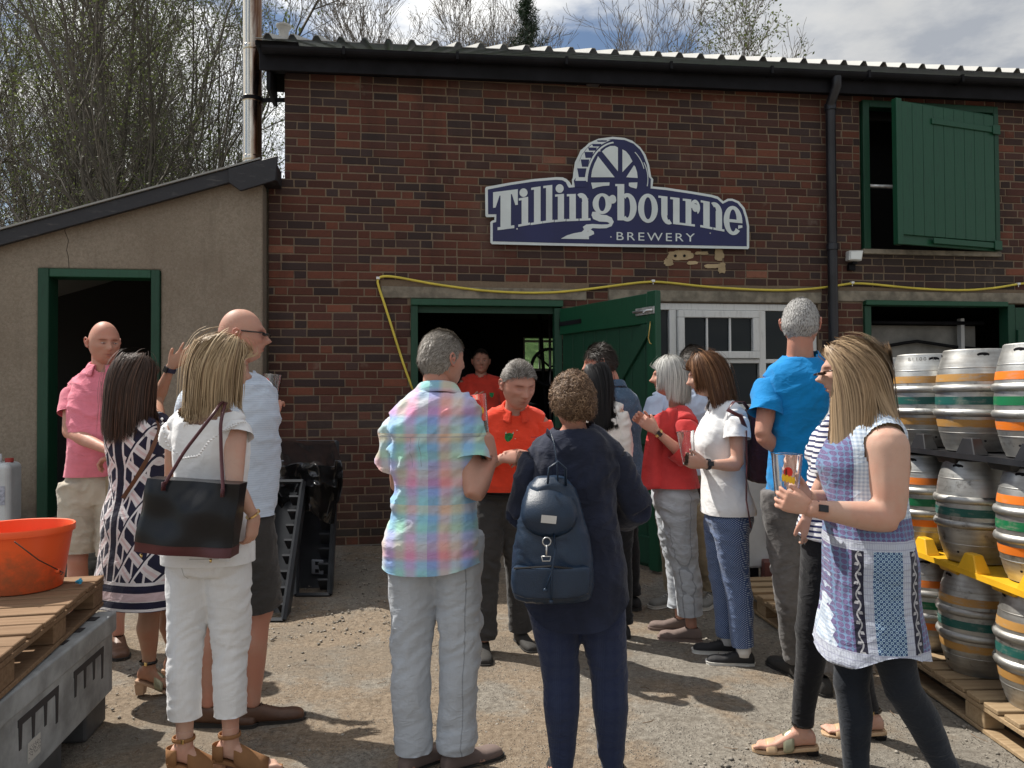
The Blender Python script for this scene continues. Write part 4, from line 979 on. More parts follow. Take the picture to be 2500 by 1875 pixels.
# bin bag: a crumpled sheet draped over the racks
nu, nv_ = 90, 100
uu, vv = np.meshgrid(np.linspace(0, 1, nu), np.linspace(0, 1, nv_))
xL = 560 + 25 * vv; xR = 722 + 14 * np.sin(vv * 3) + 8 * vv
yb = 1118 + 14 * np.sin(uu * 9) - 40 * (uu > .93)
px = xL + (xR - xL) * uu; py = 952 + (yb - 952) * vv
pts = np.stack([px.ravel(), py.ravel(), np.zeros(px.size)], 1)
Dv = 6.62 - .75 * np.clip(vv.ravel() * 3.2, 0, 1) ** .7 + .05 * vv.ravel()
nn_ = np.stack([uu.ravel() * 5, vv.ravel() * 6, 0 * uu.ravel()], 1)
rg = 1 - np.abs(2 * fbm(nn_ * .55 + fbm(nn_ * .6, 4)[:, None] * .8, 2, 1) - 1)
rg2 = 1 - np.abs(2 * fbm(nn_ * np.array([1.6, .7, 1]) + 7, 5, 2) - 1)
Dv = Dv - .11 * rg ** 2 - .03 * rg2 ** 2 + .05 * np.sin(uu.ravel() * 14 + vv.ravel() * 3)
V = np.array([P(a, b, d) for (a, b, _), d in zip(pts, Dv)])
idx = np.arange(nu * nv_).reshape(nv_, nu)
Fq = np.stack([idx[:-1, :-1].ravel(), idx[1:, :-1].ravel(), idx[1:, 1:].ravel(), idx[:-1, 1:].ravel()], 1)
bo_ = V.mean(0); bo_[2] = 0
bag = link('bin_bag', mesh_from_np('bin_bag', V - bo_, Fq, mat('bin_liner', (.012, .012, .013), .24, spec=.6))); bag.location = bo_
m_ = bag.modifiers.new('solid', 'SOLIDIFY'); m_.thickness = .004
tag(bag, 'shiny black bin bag draped over the plastic racks by the brick wall', 'bin bag')
# white chest / trolley clutter behind the women on the right
m_wht = mat('white_plastic', (.55, .57, .58), .4, var=.08)
wc = empty('white_trolley', P(1672, 1190, 5.9), R(5), 'white plastic trolley standing under the window behind the women', 'trolley'); wc.location.z = .04
MB().add([(-.20, -.02, .12), (.10, -.02, .12), (.14, -.02, .86), (-.26, -.02, .86), (-.20, .3, .12), (.10, .3, .12), (.14, .3, .86), (-.26, .3, .86)], [(0, 1, 2, 3), (7, 6, 5, 4), (0, 4, 5, 1), (1, 5, 6, 2), (2, 6, 7, 3), (3, 7, 4, 0)]).build('trolley_tub', m_wht, wc, bevel=.02, seg=2)
MB().box(-.30, .17, -.05, .32, .861, .90).build('trolley_top', m_wht, wc, bevel=.01)
MB().box(-.18, -.12, 0, .06, .0, .118).box(.04, .10, 0, .06, .0, .118).build('trolley_leg', m_black, wc)
hr = empty('hose_trolley', P(1715, 1240, 5.7), R(-8), 'dark red metal frame trolley standing behind the small empty pallet', 'frame trolley'); hr.location.z = .03
m_red = mat('dull_red_frame', (.16, .055, .045), .6, var=.3)
for x in (-.12, .22): MB().tube([(x, 0, .0), (x, .0, .95)], .014, 4).build('frame_post', m_red, hr)
for z in (.32, .62, .93): MB().tube([(-.12, 0, z), (.22, 0, z)], .011, 4).build('frame_bar', m_red, hr)
MB().box(-.20, -.02, .02, .2, .02, .2).build('frame_box', m_red, hr, bevel=.005)
MB().box(-.1, .2, .05, .28, .35, .90).build('dark_drum', m_black, hr, bevel=.05, seg=3)
# ---------------- hillside and trees ----------------
def hill_fn(nt, b):
    n = noise(nt, .5, 6, .7); f = noise(nt, 6, 6, .75); return ramp(nt, n * .5 + f * .5, [(.35, (.03, .03, .02)), (.5, (.085, .07, .045)), (.62, (.07, .09, .035)), (.75, (.16, .14, .10))])
m_hill = mat('hillside_litter', rough=.95, fn=hill_fn, bump=(3, 1, .3))
n1, n2 = 70, 50
hx_ = np.linspace(-70, 75, n1); hy_ = np.concatenate([np.linspace(13.5, 40, 30), np.linspace(42, 120, 20)])
GX, GY = np.meshgrid(hx_, hy_)
HZ = np.clip((GY - 14) * .16, 0, 9) * np.clip(.55 - GX / 30, .25, 1.1) + 1.2 * (fbm(np.stack([GX.ravel() * .15, GY.ravel() * .15, 0 * GX.ravel()], 1), 2).reshape(GX.shape) - .5) - .15
V = np.stack([GX.ravel(), GY.ravel(), HZ.ravel()], 1); idx = np.arange(len(V)).reshape(len(hy_), n1)
Fq = np.stack([idx[:-1, :-1].ravel(), idx[:-1, 1:].ravel(), idx[1:, 1:].ravel(), idx[1:, :-1].ravel()], 1)
tag(link('hillside', mesh_from_np('hillside', V, Fq, m_hill)), kind='structure')
def hill_z(x, y):
    if y < 13.5: return 0.
    return float(np.clip((y - 14) * .16, 0, 9) * np.clip(.55 - x / 30, .25, 1.1)) - .5
def grow(seed, H, r0, lean, nb, spread, depth=4, up=.25, crown=.25, twig=1.0, taper=.9, minlen=.12, mr_=.003):
    """returns branch segments (N,8): p0,p1,r0,r1 and tip points"""
    r_ = random.Random(seed); seg = []; tips = []
    def branch(p, d, L, r, lev):
        n = max(3, int(L / (.45 if lev == 0 else .28))) if lev < 3 else 3
        sl = L / n; q = p; dd = d
        for i in range(n):
            j = .05 if lev == 0 else .16
            dd = (dd + Vector((r_.gauss(0, j), r_.gauss(0, j), r_.gauss(0, j) + up * .12 * (lev > 0)))).normalized()
            q2 = q + dd * sl; ra = r * (1 - taper * i / n); rb = r * (1 - taper * (i + 1) / n)
            seg.append((*q, *q2, max(ra, mr_), max(rb, mr_ * .8))); t = (i + 1) / n
            if lev < depth and (lev > 0 or t > crown):
                k = nb[lev] * sl / L if lev else nb[0] * sl / (L * (1 - crown))
                k = int(k) + (r_.random() < k - int(k))
                for _ in range(k):
                    ax = Vector((r_.gauss(0, 1), r_.gauss(0, 1), r_.gauss(0, .4))); ax = (ax - dd * ax.dot(dd)).normalized()
                    sp_ = spread[lev] * r_.uniform(.7, 1.25)
                    nd = (dd * math.cos(sp_) + ax * math.sin(sp_)).normalized()
                    f = (.62 - .35 * t) if lev == 0 else (.62 - .3 * t)
                    nl = L * f * r_.uniform(.7, 1.2) if lev else H * (.42 - .26 * t) * r_.uniform(.7, 1.2)
                    if nl > minlen: branch(q2, nd, nl, max(rb * .62, .004), lev + 1)
            q = q2
        tips.append((*q, *dd))
    branch(Vector((0, 0, -.2)), Vector((lean[0], lean[1], 1)).normalized(), H, r0, 0)
    return np.array(seg), np.array(tips)
def seg_mesh(name, seg, m, n=3):
    p0, p1, ra, rb = seg[:, :3], seg[:, 3:6], seg[:, 6], seg[:, 7]
    t = p1 - p0; L = np.linalg.norm(t, axis=1)[:, None]; t = t / L
    ref = np.where(np.abs(t[:, 2:3]) < .9, [[0, 0, 1.]], [[1., 0, 0]]); a = np.cross(t, ref); a /= np.linalg.norm(a, axis=1)[:, None]; b = np.cross(t, a)
    p1 = p1 + t * ra[:, None] * .3
    ang = np.arange(n) * 2 * math.pi / n
    r1_ = p0[:, None] + a[:, None] * np.cos(ang)[None, :, None] * ra[:, None, None] + b[:, None] * np.sin(ang)[None, :, None] * ra[:, None, None]
    r2_ = p1[:, None] + a[:, None] * np.cos(ang)[None, :, None] * rb[:, None, None] + b[:, None] * np.sin(ang)[None, :, None] * rb[:, None, None]
    V = np.concatenate([r1_, r2_], 1).reshape(-1, 3); k = np.arange(len(seg))[:, None] * 2 * n
    F_ = np.concatenate([np.stack([k + j, k + (j + 1) % n, k + n + (j + 1) % n, k + n + j], 2) for j in range(n)], 1).reshape(-1, 4)
    return mesh_from_np(name, V, F_, m)
def leaf_mesh(name, pts, dirs, size, m, per, seed, jit=.12, aspect=.5):
    r_ = np.random.default_rng(seed); P_ = np.repeat(pts, per, 0) + r_.normal(0, jit, (len(pts) * per, 3)); n = len(P_)
    a = r_.normal(0, 1, (n, 3)); a /= np.linalg.norm(a, axis=1)[:, None]; b = np.cross(a, r_.normal(0, 1, (n, 3))); b /= np.linalg.norm(b, axis=1)[:, None]
    s = size * r_.uniform(.6, 1.3, n)[:, None]
    V = np.stack([P_ - a * s, P_ + b * s * aspect, P_ + a * s, P_ - b * s * aspect], 1).reshape(-1, 3)
    return mesh_from_np(name, V, np.arange(n * 4).reshape(-1, 4), m, smooth=False)
def bark_fn(c0, c1):
    def fn(nt, b): return mix(nt, noise(nt, 4, 5, .7), c0, c1)
    return fn
m_bark = mat('grey_bark', rough=.9, fn=bark_fn((.055, .045, .035), (.15, .135, .11)))
m_barkp = mat('pale_bark', rough=.9, fn=bark_fn((.12, .10, .08), (.22, .19, .16)))
def leaf(name, c, tr=.4):
    m = bpy.data.materials.new(name); m.use_nodes = True; nt = m.node_tree; b = nt.nodes['Principled BSDF']
    n = noise(nt, 3, 2, .5, kind='Object'); cc = mix(nt, n.smooth(.35, .65), tuple(v * .65 for v in c), c)
    nt.links.new(cc, b.inputs['Base Color']); b.inputs['Roughness'].default_value = .6
    t = nt.nodes.new('ShaderNodeBsdfTranslucent'); nt.links.new(cc, t.inputs[0]); ms = nt.nodes.new('ShaderNodeMixShader'); ms.inputs[0].default_value = tr
    nt.links.new(b.outputs[0], ms.inputs[1]); nt.links.new(t.outputs[0], ms.inputs[2]); nt.links.new(ms.outputs[0], nt.nodes['Material Output'].inputs[0]); return m
m_leaf = leaf('spring_leaf', (.125, .155, .045)); m_needle = leaf('pine_needle', (.025, .05, .022), .15); m_bud = leaf('bud_leaf', (.20, .15, .06)); m_ivy = leaf('dull_leaf', (.07, .09, .035), .25)
protos = []
for i, (H, sd) in enumerate([(11, 21), (13, 22), (10, 23), (12, 24)]):
    seg, tips = grow(sd, H, .085, (rnd.uniform(-.08, .08), 0), [17, 7, 5, 3], [.55, .6, .6, .6], depth=3, up=.8, crown=.16)
    tw = seg_mesh('branches', seg, m_bark); lf = leaf_mesh('leaves', tips[:, :3], None, .028, m_leaf, 3, sd, .12)
    protos.append((tw, lf, len(seg)))
sparse = leaf_mesh('leaves', tips[::3, :3], None, .03, m_bud, 1, 5, .1)
def put_tree(k, x, y, z, s, rz, label, group, leaves=True, name='woodland_tree'):
    root = empty(name, (x, y, z), rz, label, 'tree', group); root.scale = (s, s, s)
    link('crown_branches', protos[k][0], root)
    if leaves: link('leaves', protos[k][1], root)
    return root
# wood on the left, behind the shed
pos = []
rt_ = random.Random(5)
for i in range(56):
    D = 11.5 + (i / 56) ** 1.3 * 26
    ax = rt_.uniform(-60, 455) if i % 3 else rt_.uniform(180, 500)
    X_ = (ax - 1106) / 1708 * D
    pos.append((X_, D))
for i, (x, y) in enumerate(pos):
    k = rt_.randrange(4)
    put_tree(k, x, y, hill_z(x, y), rt_.uniform(.75, 1.2) * (1 if (x / y * 1708 + 1106) < 400 else .72) * (1 + (y - 12) * .012), rt_.uniform(0, 6.28), ('spindly leafing woodland tree' if k % 2 else 'fuller twiggy woodland tree') + (' near the flue' if (x / y * 1708 + 1106) > 330 else ' near the left edge') + (', front of the wood' if y < 16 else ', deep in the wood' if y > 24 else ', middle of the wood'), 'woodland trees behind the outhouse', leaves=True)
# undergrowth that reads as one mass low behind the shed
ns = 5200; r_ = np.random.default_rng(8)
D = 13 + 20 * r_.random(ns); ax = r_.uniform(-60, 640, ns); px_ = (ax - 1106) / 1708 * D
pz_ = np.array([hill_z(a, b) for a, b in zip(px_, D)]) + r_.random(ns) ** 1.5 * 5.2 * (.5 + fbm(np.stack([px_ * .5, D * .5, 0 * D], 1), 4))
p0 = np.stack([px_, D, pz_], 1); dd = r_.normal(0, 1, (ns, 3)); dd[:, 2] = np.abs(dd[:, 2]) + .6; dd /= np.linalg.norm(dd, axis=1)[:, None]
segs = []; q = p0.copy()
for k in range(4):
    q2 = q + dd * r_.uniform(.25, .5, (ns, 1)); segs.append(np.concatenate([q, q2, np.full((ns, 1), .011 - k * .0025), np.full((ns, 1), .009 - k * .0022)], 1)); q = q2; dd = dd + r_.normal(0, .28, (ns, 3)); dd /= np.linalg.norm(dd, axis=1)[:, None]
tag(link('undergrowth', seg_mesh('undergrowth', np.vstack(segs), m_barkp)), 'tangled bare undergrowth of the wood behind the outhouse', kind='stuff')
tag(link('undergrowth_leaves', leaf_mesh('undergrowth_leaves', q[::2], None, .045, m_ivy, 6, 3, .22)), 'dull green leaves of the woodland undergrowth', kind='stuff')
# bare trees above the roof
def single_tree(name, x, D, topy, seed, label, mats, nb, spread, r0=.08, leaves=None, nl=1, lsize=.03, H=None, depth=3, up=.8, crown=.2, minlen=.12):
    base = P(x, 800, D); top = P(x, topy, D)[2]; z0 = hill_z(base[0], D); H = top - z0
    seg, tips = grow(seed, H, r0, (0, 0), nb, spread, depth=depth, up=up, crown=crown, minlen=minlen, mr_=.0065)
    root = empty(name, (base[0], D, z0), 0, label, 'tree', None)
    link('crown_branches', seg_mesh('branches', seg, mats), root)
    if leaves: link('leaves', leaf_mesh('leaves', tips[:, :3], None, lsize, leaves, nl, seed, .1), root)
single_tree('bare_tree', 862, 24, 42, 31, 'low bare bush-like tree at the left of the group above the roof', m_barkp, [24, 7, 5, 3], [.5, .5, .5, .5], leaves=m_bud, crown=.4)
single_tree('bare_tree', 945, 23, 8, 32, 'dense fan-shaped bare tree just left of the tallest bare one', m_barkp, [40, 9, 5, 3], [.45, .45, .5, .5], crown=.4)
single_tree('bare_tree', 1012, 23, -18, 33, 'tallest bare tree left of the dark pine above the roof', m_barkp, [44, 9, 5, 3], [.42, .45, .5, .5], crown=.4)
single_tree('bare_tree', 1075, 25, 40, 38, 'small bare tree touching the left side of the dark pine', m_barkp, [24, 7, 5, 3], [.5, .45, .5, .5], crown=.4, leaves=m_bud)
single_tree('birch_tree', 1248, 22, 2, 34, 'bare birch with fine twigs right of the dark pine', m_barkp, [44, 9, 5, 3], [.5, .5, .55, .5], crown=.35, leaves=m_bud, lsize=.02)
single_tree('birch_tree', 1320, 23, 18, 35, 'thin birch with a hint of green between the two bare birches', m_barkp, [38, 8, 5, 3], [.5, .5, .55, .5], crown=.35, leaves=m_leaf, lsize=.022)
single_tree('bare_tree', 1375, 21, 15, 36, 'wide spreading bare tree at the right end of the group above the roof', m_barkp, [26, 8, 5, 3], [.75, .6, .6, .5], crown=.45)
single_tree('young_tree', 1488, 24, 62, 37, 'thin leafless sapling left of the green-leaved tree over the roof', m_barkp, [16, 4, 3, 2], [.5, .5, .5, .5], r0=.04, crown=.4)
single_tree('leafing_tree', 1557, 22, 55, 39, 'small tree with fresh yellow-green leaves above the roof edge', m_barkp, [26, 8, 4, 3], [.5, .5, .5, .5], r0=.06, leaves=m_leaf, nl=3, lsize=.045, crown=.4)
for i, x in enumerate((720, 760, 800, 1450, 1600)):
    single_tree('sapling', x, 25, [82, 74, 88, 96, 108][i], 50 + i, ['first', 'second', 'third', 'fourth', 'fifth'][i] + ' thin sapling from the left peeping over the roof ridge', m_barkp, [14, 4, 3, 2], [.5, .5, .5, .5], r0=.04, crown=.5)
# dark pine
bp = P(1143, 800, 21.5); top = P(1143, -6, 21.5)[2]; z0 = hill_z(bp[0], 21.5); H = top - z0
pine = empty('pine_tree', (bp[0], 21.5, z0), 0, 'narrow dark evergreen pine standing among bare trees above the roof', 'tree')
MB().tube([(0, 0, 0), (0.05, 0, H * .5), (0, 0, H)], [.14, .08, .012], 7).build('trunk', m_bark, pine)
seg = []; tp = []; r2 = random.Random(3)
z = H * .35
while z < H - .15:
    t = (z - H * .35) / (H * .65); Lb = min((1 - t) * 3.4, 1.1) + .06
    for k in range(5):
        a = r2.uniform(0, 6.28); L_ = Lb * r2.uniform(.6, 1.15); p = Vector((0, 0, z)); d = Vector((math.cos(a), math.sin(a), .45))
        for j in range(6):
            d = (d + Vector((r2.gauss(0, .1), r2.gauss(0, .1), .14))).normalized(); q = p + d * L_ / 6
            seg.append((*p, *q, .014 - .002 * j, .012 - .002 * j)); tp.append(tuple((p + q) / 2)); tp.append(tuple(q)); p = q
    z += .21
link('boughs', seg_mesh('boughs', np.array(seg), m_bark), pine)
link('needles', leaf_mesh('needles', np.array(tp), None, .075, m_needle, 8, 4, .07, .14), pine)
# ================= people =================
def unit(v): v = np.asarray(v, float); return v / (np.linalg.norm(v) + 1e-12)
def mr(name): return MATS[name]
def eval_mods(me, mods):
    """run modifiers on a temporary object and give back the mesh"""
    o = bpy.data.objects.new('tmp_build', me); COL.objects.link(o)
    for typ, kw in mods:
        m = o.modifiers.new('m', typ)
        for k, v in kw.items(): setattr(m, k, v)
    bpy.context.view_layer.update()
    r = bpy.data.meshes.new_from_object(o.evaluated_get(bpy.context.evaluated_depsgraph_get()))
    bpy.data.objects.remove(o); bpy.data.meshes.remove(me)
    return r
def get_v(me):
    a = np.zeros(len(me.vertices) * 3, np.float32); me.vertices.foreach_get('co', a); return a.reshape(-1, 3).astype(float)
def get_n(me):
    a = np.zeros(len(me.vertices) * 3, np.float32); me.vertex_normals.foreach_get('vector', a); return a.reshape(-1, 3).astype(float)
def set_v(me, v): me.vertices.foreach_set('co', np.asarray(v, np.float32).ravel()); me.update()
def get_f(me):      # quads only after remesh
    n = len(me.polygons); t = np.zeros(n, np.int32); me.polygons.foreach_get('loop_total', t)
    li = np.zeros(len(me.loops), np.int32); me.loops.foreach_get('vertex_index', li)
    return li.reshape(-1, 4) if (t == 4).all() else None
def vox(mb, size, smooth=4, fac=.6):
    me = mb.mesh('tmp')
    return eval_mods(me, [('REMESH', dict(mode='VOXEL', voxel_size=size, use_smooth_shade=True)), ('SMOOTH', dict(factor=fac, iterations=smooth))])
def keep_faces(me, keepv, mats):
    V, Fq = get_v(me), get_f(me)
    k = keepv[Fq].all(axis=1); Fq = Fq[k]; used = np.zeros(len(V), bool); used[Fq.ravel()] = True
    mp = np.cumsum(used) - 1; bpy.data.meshes.remove(me)
    return V[used], mp[Fq]
def ell(c, ax, fw, rx, ry, n=20, pw=2.3, yoff=0):
    t = np.arange(n) * 2 * math.pi / n; ct, st = np.cos(t), np.sin(t)
    x = np.sign(ct) * np.abs(ct) ** (2 / pw) * rx; y = np.sign(st) * np.abs(st) ** (2 / pw) * ry
    return np.asarray(c)[None] + ax[None] * x[:, None] + fw[None] * (y[:, None] + yoff)
def loft(mb, rings):
    n = len(rings[0]); V = np.vstack(rings); k = len(rings)
    Fc = [(i * n + j, i * n + (j + 1) % n, (i + 1) * n + (j + 1) % n, (i + 1) * n + j) for i in range(k - 1) for j in range(n)]
    Fc += [tuple(range(n))[::-1], tuple((k - 1) * n + j for j in range(n))]
    return mb.add(V, Fc)
def limb(mb, a, b, prof, n=14, flat=None, bulge=None):
    """tapered limb a->b ; prof = [(t, radius)]; bulge=(dir, amount)"""
    a, b = np.asarray(a, float), np.asarray(b, float)
    pts = []; rad = []
    for t, r in prof:
        p = a + (b - a) * t
        if bulge is not None: p = p + np.asarray(bulge[0]) * bulge[1] * math.exp(-((t - bulge[2]) / .22) ** 2)
        pts.append(p); rad.append(r)
    return mb.tube(pts, rad, n, flat=flat)

TORSO = {  # f along spine (0 pelvis .95, 1 neck 1.48): (half width, half depth, forward offset)
 'm': [(-.30, .130, .098, -.01), (-.17, .158, .112, -.012), (-.05, .162, .112, -.005), (.12, .150, .108, .006), (.28, .144, .108, .012), (.45, .149, .114, .012), (.60, .158, .120, .008), (.74, .163, .115, .0), (.85, .150, .096, -.008), (.93, .130, .072, -.008), (1.0, .075, .058, -.004)],
 'f': [(-.30, .135, .100, -.012), (-.17, .172, .118, -.014), (-.05, .172, .114, -.008), (.12, .150, .100, .003), (.28, .132, .092, .006), (.45, .136, .100, .014), (.60, .142, .118, .020), (.72, .144, .108, .010), (.84, .134, .086, -.006), (.93, .112, .064, -.008), (1.0, .062, .052, -.004)]}
class Person:
    """everything in the person's own frame: faces -Y, x to the person's left is +x; 1.75 m tall before scaling"""
    def __init__(s, x, D, H, yaw, sex, label, foot_z=None, build=1., name='person'):
        g = P(x, 1000, D); s.gz = float(ground_z(g[0], g[1])) if foot_z is None else foot_z
        s.k = H / 1.75; s.yaw = R(yaw); s.sex = sex; s.b = build
        s.root = empty(name, (g[0], D, s.gz), s.yaw, label, 'person'); s.root.scale = (s.k,) * 3
        s.Minv = np.linalg.inv(rotz(s.yaw)) / s.k; s.o = np.array([g[0], D, s.gz]); s.D = D
        sw = .175 if sex == 'm' else .150
        s.J = dict(pelvis=(0, 0, .95), neck=(0, .005, 1.475), head=(0, -.015, 1.635), shR=(-sw, 0, 1.400), shL=(sw, 0, 1.400),
                   elR=(-sw - .045, .02, 1.13), elL=(sw + .045, .02, 1.13), wrR=(-sw - .03, -.05, .89), wrL=(sw + .03, -.05, .89),
                   hipR=(-.085, 0, .91), hipL=(.085, 0, .91), knR=(-.095, -.015, .49), knL=(.095, -.015, .49), anR=(-.10, .015, .075), anL=(.10, .015, .075))
        s.J = {k: np.array(v, float) for k, v in s.J.items()}
        s.footyaw = dict(R=-8., L=8.); s.head_yaw = 0.; s.head_pitch = 0.; s.head_roll = 0.; s.hs = 1.0
        s.heel = 0.; s.armk = 1.; s.armu = 1.
    def L(s, x, y, dD=0.):       # a point measured in the survey picture -> own frame
        return s.Minv @ (P(x, y, s.D + dD) - s.o)
    def set(s, **kw):
        for k, v in kw.items():
            if k[:2] == 'an': q_ = s.L(*v); q_[2] = .075 + s.heel; s.J[k] = q_; continue
            s.J[k] = s.L(*v) - np.array([0, 0, .022 if k[:2] == 'sh' else 0])
        return s
    def spine(s, f):
        p, n = s.J['pelvis'], s.J['neck']; return p + (n - p) * f
    def axes(s, f):
        a = unit((s.J['hipL'] - s.J['hipR']) * [1, 1, .4]); b = unit(s.J['shL'] - s.J['shR']); t = min(max(f, 0), 1)
        ax = unit(a * (1 - t) + b * t); up = unit(s.J['neck'] - s.J['pelvis']); fw = unit(np.cross(up, ax)) * 1.0
        fw = -fw if fw[1] > 0 else fw
        fw = unit(fw - up * (fw @ up) * .8); return ax, fw
    def ring(s, f, rx, ry, off, add=0., n=24, pw=2.4):
        ax, fw = s.axes(f); return ell(s.spine(f), ax, fw, rx * s.b + add, ry * (s.b * .5 + .5 if s.b < 1 else s.b) + add, n, pw, off)
    def torso(s, mb, add=0., f0=-.30, f1=1., belly=0., extra=None):
        rings = []
        for f, rx, ry, off in TORSO[s.sex]:
            if f < f0 or f > f1: continue
            bb = belly * math.exp(-((f - .25) / .22) ** 2)
            rings.append(s.ring(f, rx, ry + bb * .5, off + bb * .5, add))
        if extra: rings = [s.ring(f, rx, ry, off, 0) for f, rx, ry, off in extra] + rings
        loft(mb, rings)
        for q in 'RL':      # shoulders
            sh = s.J['sh' + q]; nk = s.spine(.93)
            s.trap(mb, q, add)
    def trap(s, mb, q, add):
        sh = s.J['sh' + q]; nk = s.J['neck'] + [0, 0, .0]
        mb.tube([nk, nk * .68 + sh * .32 + [0, 0, .000], nk * .35 + sh * .65 + [0, 0, .002], sh - [0, 0, .004]], [.050 + add * .6, .049 + add * .8, .048 * s.b + add, .050 * s.b + add], 14)
        mb.tube([s.spine(.70) + (sh - s.spine(.86)) * .42, sh + (0, 0, -.018)], [.082 * s.b + add, .052 * s.b + add], 12)
    def arm(s, mb, q, add=0., r=None):
        sh, el, wr = s.J['sh' + q], s.J['el' + q], s.J['wr' + q]; k = (1. if s.sex == 'm' else .88) * (s.b * .6 + .4) * s.armk
        u_ = s.armu; limb(mb, sh, el, [(-.19, .016 * k * u_ + add), (-.13, .036 * k * u_ + add), (-.05, .050 * k * u_ + add), (.08, .056 * k * u_ + add), (.35, .052 * k * u_ + add), (.7, .045 * k * u_ + add), (1.0, .038 * k + add)])
        limb(mb, el, wr, [(-.04, .036 * k + add), (.1, .040 * k + add), (.3, .0415 * k + add), (.65, .032 * k + add), (.92, .0255 * k + add), (1.04, .0245 * k + add)], flat=None)
    def leg(s, mb, q, add=0.):
        h, kn, an = s.J['hip' + q], s.J['kn' + q], s.J['an' + q]; k = s.b * .5 + .5
        limb(mb, h + [0, .0, -.02], kn, [(-.02, .088 * k + add), (.15, .088 * k + add), (.5, .073 * k + add), (.85, .057 * k + add), (1., .054 * k + add)])
        back = unit(np.cross(unit(kn - an), unit(s.J['hipL'] - s.J['hipR']))); back = back if back[1] > 0 else -back
        limb(mb, kn, an, [(-.03, .052 * k + add), (.12, .052 * k + add), (.3, .056 * k + add), (.55, .046 * k + add), (.8, .035 * k + add), (1.0, .033 * k + add)], bulge=(back, .014, .3))
        mb.tube([kn + (h - kn) * .06, kn - back * .008, kn + (an - kn) * .08], [.052, .054, .048], 12)
    def foot_pts(s, q):
        an = s.J['an' + q]; a = R(s.footyaw[q]); d = np.array([math.sin(a), -math.cos(a), 0]); return an, d, np.array([d[1], -d[0], 0])
    def foot(s, mb, q, heel=0.):
        an, d, sd = s.foot_pts(q); zb = an[2] - .075
        P_ = [(-.055, .030, .024, .03), (-.03, .034, .034, .035), (.02, .034, .044, .045), (.07, .037, .036, .038), (.12, .043, .026, .026), (.165, .044, .018, .018), (.20, .036, .013, .014), (.218, .02, .008, .01)]
        rings = []; fk = .90 if s.sex == 'm' else .83
        for u, w, h, z in P_:
            lift = heel * max(0, 1 - (u + .055) / .17)
            c = np.array([an[0], an[1], zb + z + lift * 0]) + d * u * (.90 if s.sex == 'm' else .83) + [0, 0, -heel * (1 - max(0, 1 - (u + .03) / .15)) if heel else 0]
            rings.append(ell(c, sd, np.array([0, 0, 1.]), w, h, 14, 2.2))
        loft(mb, rings)
        mb.tube([an + [0, 0, .05], an - [0, 0, .02]], [.036, .034], 12)
    def hand_mesh(s, q, d, n, curl=.5, spread=.1, thumb=.5, scale=1., fist=None):
        """d: towards the fingers, n: way the palm faces (own frame)"""
        w = s.J['wr' + q]; d = unit(d); n = unit(np.asarray(n, float) - d * (d @ np.asarray(n, float))); l = np.cross(n, d)      # lateral
        th = -1 if q == 'R' else 1
        k = scale * (1. if s.sex == 'm' else .92)
        mb = MB()
        l_th = l * th
        rings = [ell(w + d * u * k - n * .0, l_th, n, a * k, b * k, 14, 2.4) for u, a, b in ((-.02, .026, .019), (.01, .029, .018), (.035, .036, .017), (.065, .041, .015), (.09, .041, .013), (.098, .036, .010))]
        loft(mb, rings)
        for i, (o, ln) in enumerate(((.031, .070), (.0105, .080), (-.0105, .074), (-.030, .058))):
            c = curl[i] if np.ndim(curl) else curl
            p = w + (d * .092 + l_th * o) * k; dd = unit(d + l_th * (o / .03) * spread); r = (.0088, .0092, .0088, .0078)[i] * k
            pts = [p - dd * .025 * k, p]; rad = [r * 1.1, r * 1.08]
            for j, (fr, an) in enumerate(((.46, 65), (.30, 80), (.24, 50))):
                a = R(an) * c; axis = dd * math.cos(a) + n * math.sin(a); n2 = n * math.cos(a) - dd * math.sin(a)
                m_ = pts[-1] + axis * ln * fr * .5 * k; e = pts[-1] + axis * ln * fr * k
                pts += [m_, e]; rad += [r * (.93 - j * .06), r * (.96 - j * .12)]; dd = axis; n = n2
            rad[-1] *= .72; mb.tube(pts, rad, 8)
            n = unit(np.cross(d, l)) if False else s_n(d, l)
        p = w + (d * .025 + l_th * .030) * k; t1 = unit(d * .75 + l_th * .75 * (1 - thumb * .7) + n * .55 * thumb); t2 = unit(t1 + d * .35 - l_th * .35 * thumb + n * .25 * thumb)
        mb.tube([p - t1 * .02 * k, p + t1 * .018 * k, p + t1 * .042 * k, p + t1 * .042 * k + t2 * .018 * k, p + t1 * .042 * k + t2 * .034 * k], [.015 * k, .0135 * k, .0105 * k, .0105 * k, .0065 * k], 9)
        return mb
def s_n(d, l): return unit(np.cross(d, l))

